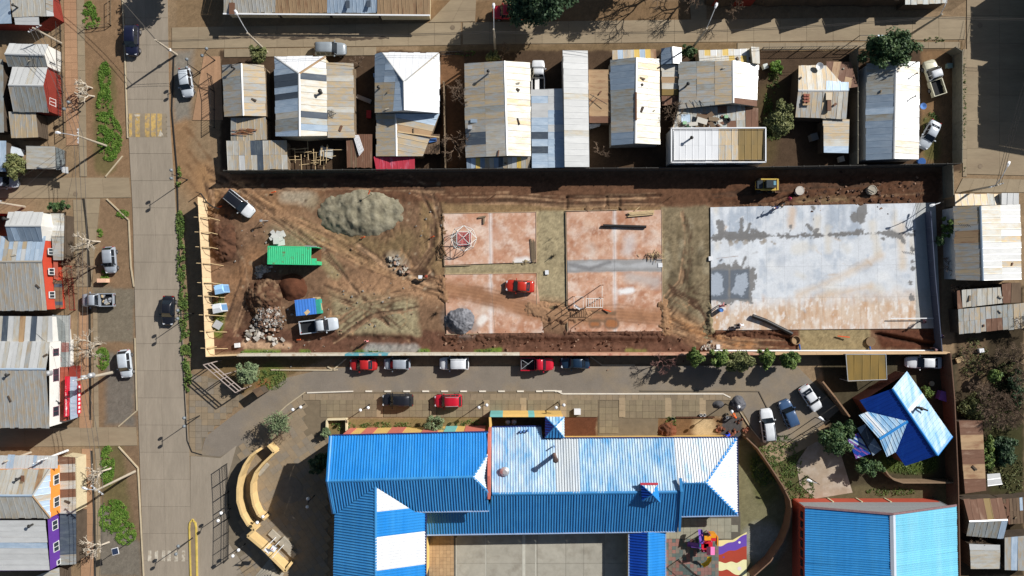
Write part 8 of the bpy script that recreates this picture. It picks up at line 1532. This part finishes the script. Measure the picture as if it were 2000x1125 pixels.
def globe(label, px, py, h=4.4, ang=1.57, gcol=None, sp=.55):
    p = P(px, py); t = thing('globe_lamp', label, 'street lamp', p, 'twin globe street lamps'); MB().tube([(0, 0, 0), (0, 0, .5), (0, 0, h)], [.1, .07, .045], 8).build('post', metal_d, t, local=True); c = Vector((math.cos(ang), math.sin(ang), 0))*sp; MB().bar(-c+Vector((0, 0, h-.1)), c+Vector((0, 0, h-.1)), .05, .05).build('arm', metal_d, t, local=True)
    for s in (-1, 1): MB().lathe(c*s+Vector((0, 0, h-.1)), [(.08, 0), (.2, .12), (.23, .26), (.18, .4), (.05, .48)], 14).build('globe', gcol or gbm, t, True, local=True)
for x, y, h, a, lb in ((391, 142, 3.8, 1.57, 'dark twin globe lamp beside the silver white car at the top'), (366, 351, 4.4, 1.57, 'twin globe lamp at the road above the hoarding'), (378, 612, 4.4, 1.57, 'twin globe lamp beside the black car on the main road'), (390, 812, 4.4, 1.57, 'twin globe lamp at the tip of the left verge'), (377, 1050, 4.4, 1.3, 'twin globe lamp on the yellow kerbed island'), (450, 993, 3.4, 1.2, 'twin globe lamp between the railing and the curved wall'), (524, 1000, 3.0, .8, 'twin globe lamp at the end of the inner curved wall'), (479, 1062, 3.2, .8, 'twin globe lamp by the straight cream wall'), (614, 968, 3.0, 1.5, 'twin globe lamp in the shaded court by the school'), (595, 789, 3.4, .3, 'twin globe lamp at the left end of the plaza'), (722, 790, 3.4, .3, 'twin globe lamp left of the black suv on the plaza'), (945, 785, 3.4, .3, 'twin globe lamp right of the red suv on the plaza'), (1090, 785, 3.4, .3, 'twin globe lamp in the middle of the plaza'), (1417, 789, 4.0, .6, 'street lamp between the two gravel piles'), (158, 218, 3.0, 1.0, 'dark twin globe lamp on the sidewalk by the red walled house'), (420, 118, 3.2, 1.0, 'dark lamp at the left fence corner of the house row')): globe(lb, x, y, h, a, lampw if y > 780 and 440 < x else gbm)
pole('thin lamp pole in the shade above the grey slab', 1814, 400, 3.2, (-1.4, -.4), None, name='street_lamp', w=.05, m=metal_d); t = pole('solar panel pole at the lower verge', 255, 1057, 3.6, None, None, name='street_lamp', w=.05, m=metal_d); MB().box((-.0, .0, 3.7), (.7, .8, .05), .2, tilt=.3).build('solar_panel', mat('solar_dark', C(40, 50, 70), rough=.2), t, local=True); MB().box((-.0, .0, 3.67), (.8, .9, .04), .2, tilt=.3).build('panel_frame', lampw, t, local=True)
pole('dark lamp pole on the driveway below the parked cars', 1575, 930, 4.0, (-1.2, .5), None, name='street_lamp', w=.06, m=metal_d); pole('dark lamp pole in the planted strip beside the cars', 1592, 815, 3.4, (-.6, .4), None, name='street_lamp', w=.05, m=metal_d)
wm = mat('cable', C(70, 66, 62), rough=.6, var=0)
def wire(label, a, b, sag=.5, r=.028, n=8):
    a, b = Vector(a), Vector(b); pts = [a.lerp(b, i/n)-Vector((0, 0, sag*4*(i/n)*(1-i/n))) for i in range(n+1)]; w = MB().tube(pts, r, 4).build('cable', wm); tag(w, label, 'cable', 'overhead cables')
def Q(px, py, h): p = P(px, py); return (p.x, p.y, h)
SQ = [(522, 102), (967, 95), (1352, 94), (1777, 68), (2100, 70)]
nmz = ['left', 'middle left', 'middle right', 'right']
for k, ((xa, ya), (xb, yb)) in enumerate(zip(SQ[:-1], SQ[1:])):
    for j, h_ in enumerate((6.4, 5.9)): wire('%s overhead cable along the top street, %s span' % (['upper', 'lower'][j], nmz[k]), Q(xa, ya, h_), Q(xb, yb, h_), .5)
for j, h_ in enumerate((5.5, 5.1)):
    wire('%s cable from the main road pole to the first top street lamp' % ['upper', 'lower'][j], Q(345, 107, h_), Q(522, 102, h_+.6), .3)
    wire('%s cable crossing the road towards the top edge' % ['upper', 'lower'][j], Q(345, 107, h_), Q(200, -60, h_+1), .4)
WQ = [(119, 84, 5.4), (208, 285, 6.2), (222, 727, 7.2), (263, 921, 8.4), (240, 1200, 8)]; wn = ['first', 'second', 'third', 'fourth']
for k, (a, b) in enumerate(zip(WQ[:-1], WQ[1:])):
    for j, dx in enumerate((-.6, 0, .6)): wire('%s overhead cable of the %s span along the left sidewalk' % (['left', 'middle', 'right'][j], wn[k]), Vector(Q(*a))+Vector((dx, 0, 0)), Vector(Q(*b))+Vector((dx, 0, 0)), .6)
for j, (x, y, h_) in enumerate(((20, 440, 5), (130, 500, 3), (40, 380, 4), (100, 640, 4))): wire('thin service cable from the verge pole to the left houses, %s' % ['upper', 'porch', 'top', 'lower'][j], Q(208, 285, 6.0) if j != 3 else Q(222, 727, 7), Q(x, y, h_), .5, .018)
for j, dx in enumerate((0, .5, 1.0)): wire('%s overhead cable down the right hand street' % ['left', 'middle', 'right'][j], Vector(Q(1880, 376, 6.6))+Vector((dx*.6, 0, 0)), Vector(Q(2000, -40, 7))+Vector((dx, 0, 0)), .6)
# entrance to the site: low dark fence bits, guy wires
gtr = thing('site_gate', 'dark curved metal gate leaf swung open at the hoarding top', 'gate', P(415, 400)); MB().tube([P(392, 378, 1.2), P(405, 396, 1.2), P(416, 404, 1.2), P(428, 408, 1.2)], .09, 6).build('rail', metal_d, gtr); MB().tube([P(392, 378, .5), P(405, 396, .5), P(416, 404, .5), P(428, 408, .5)], .09, 6).build('rail', metal_d, gtr)
for x, y in ((392, 378), (405, 396), (416, 404), (428, 408)): MB().box((P(x, y).x, P(x, y).y, .7), (.08, .08, 1.4)).build('post', metal_d, gtr)
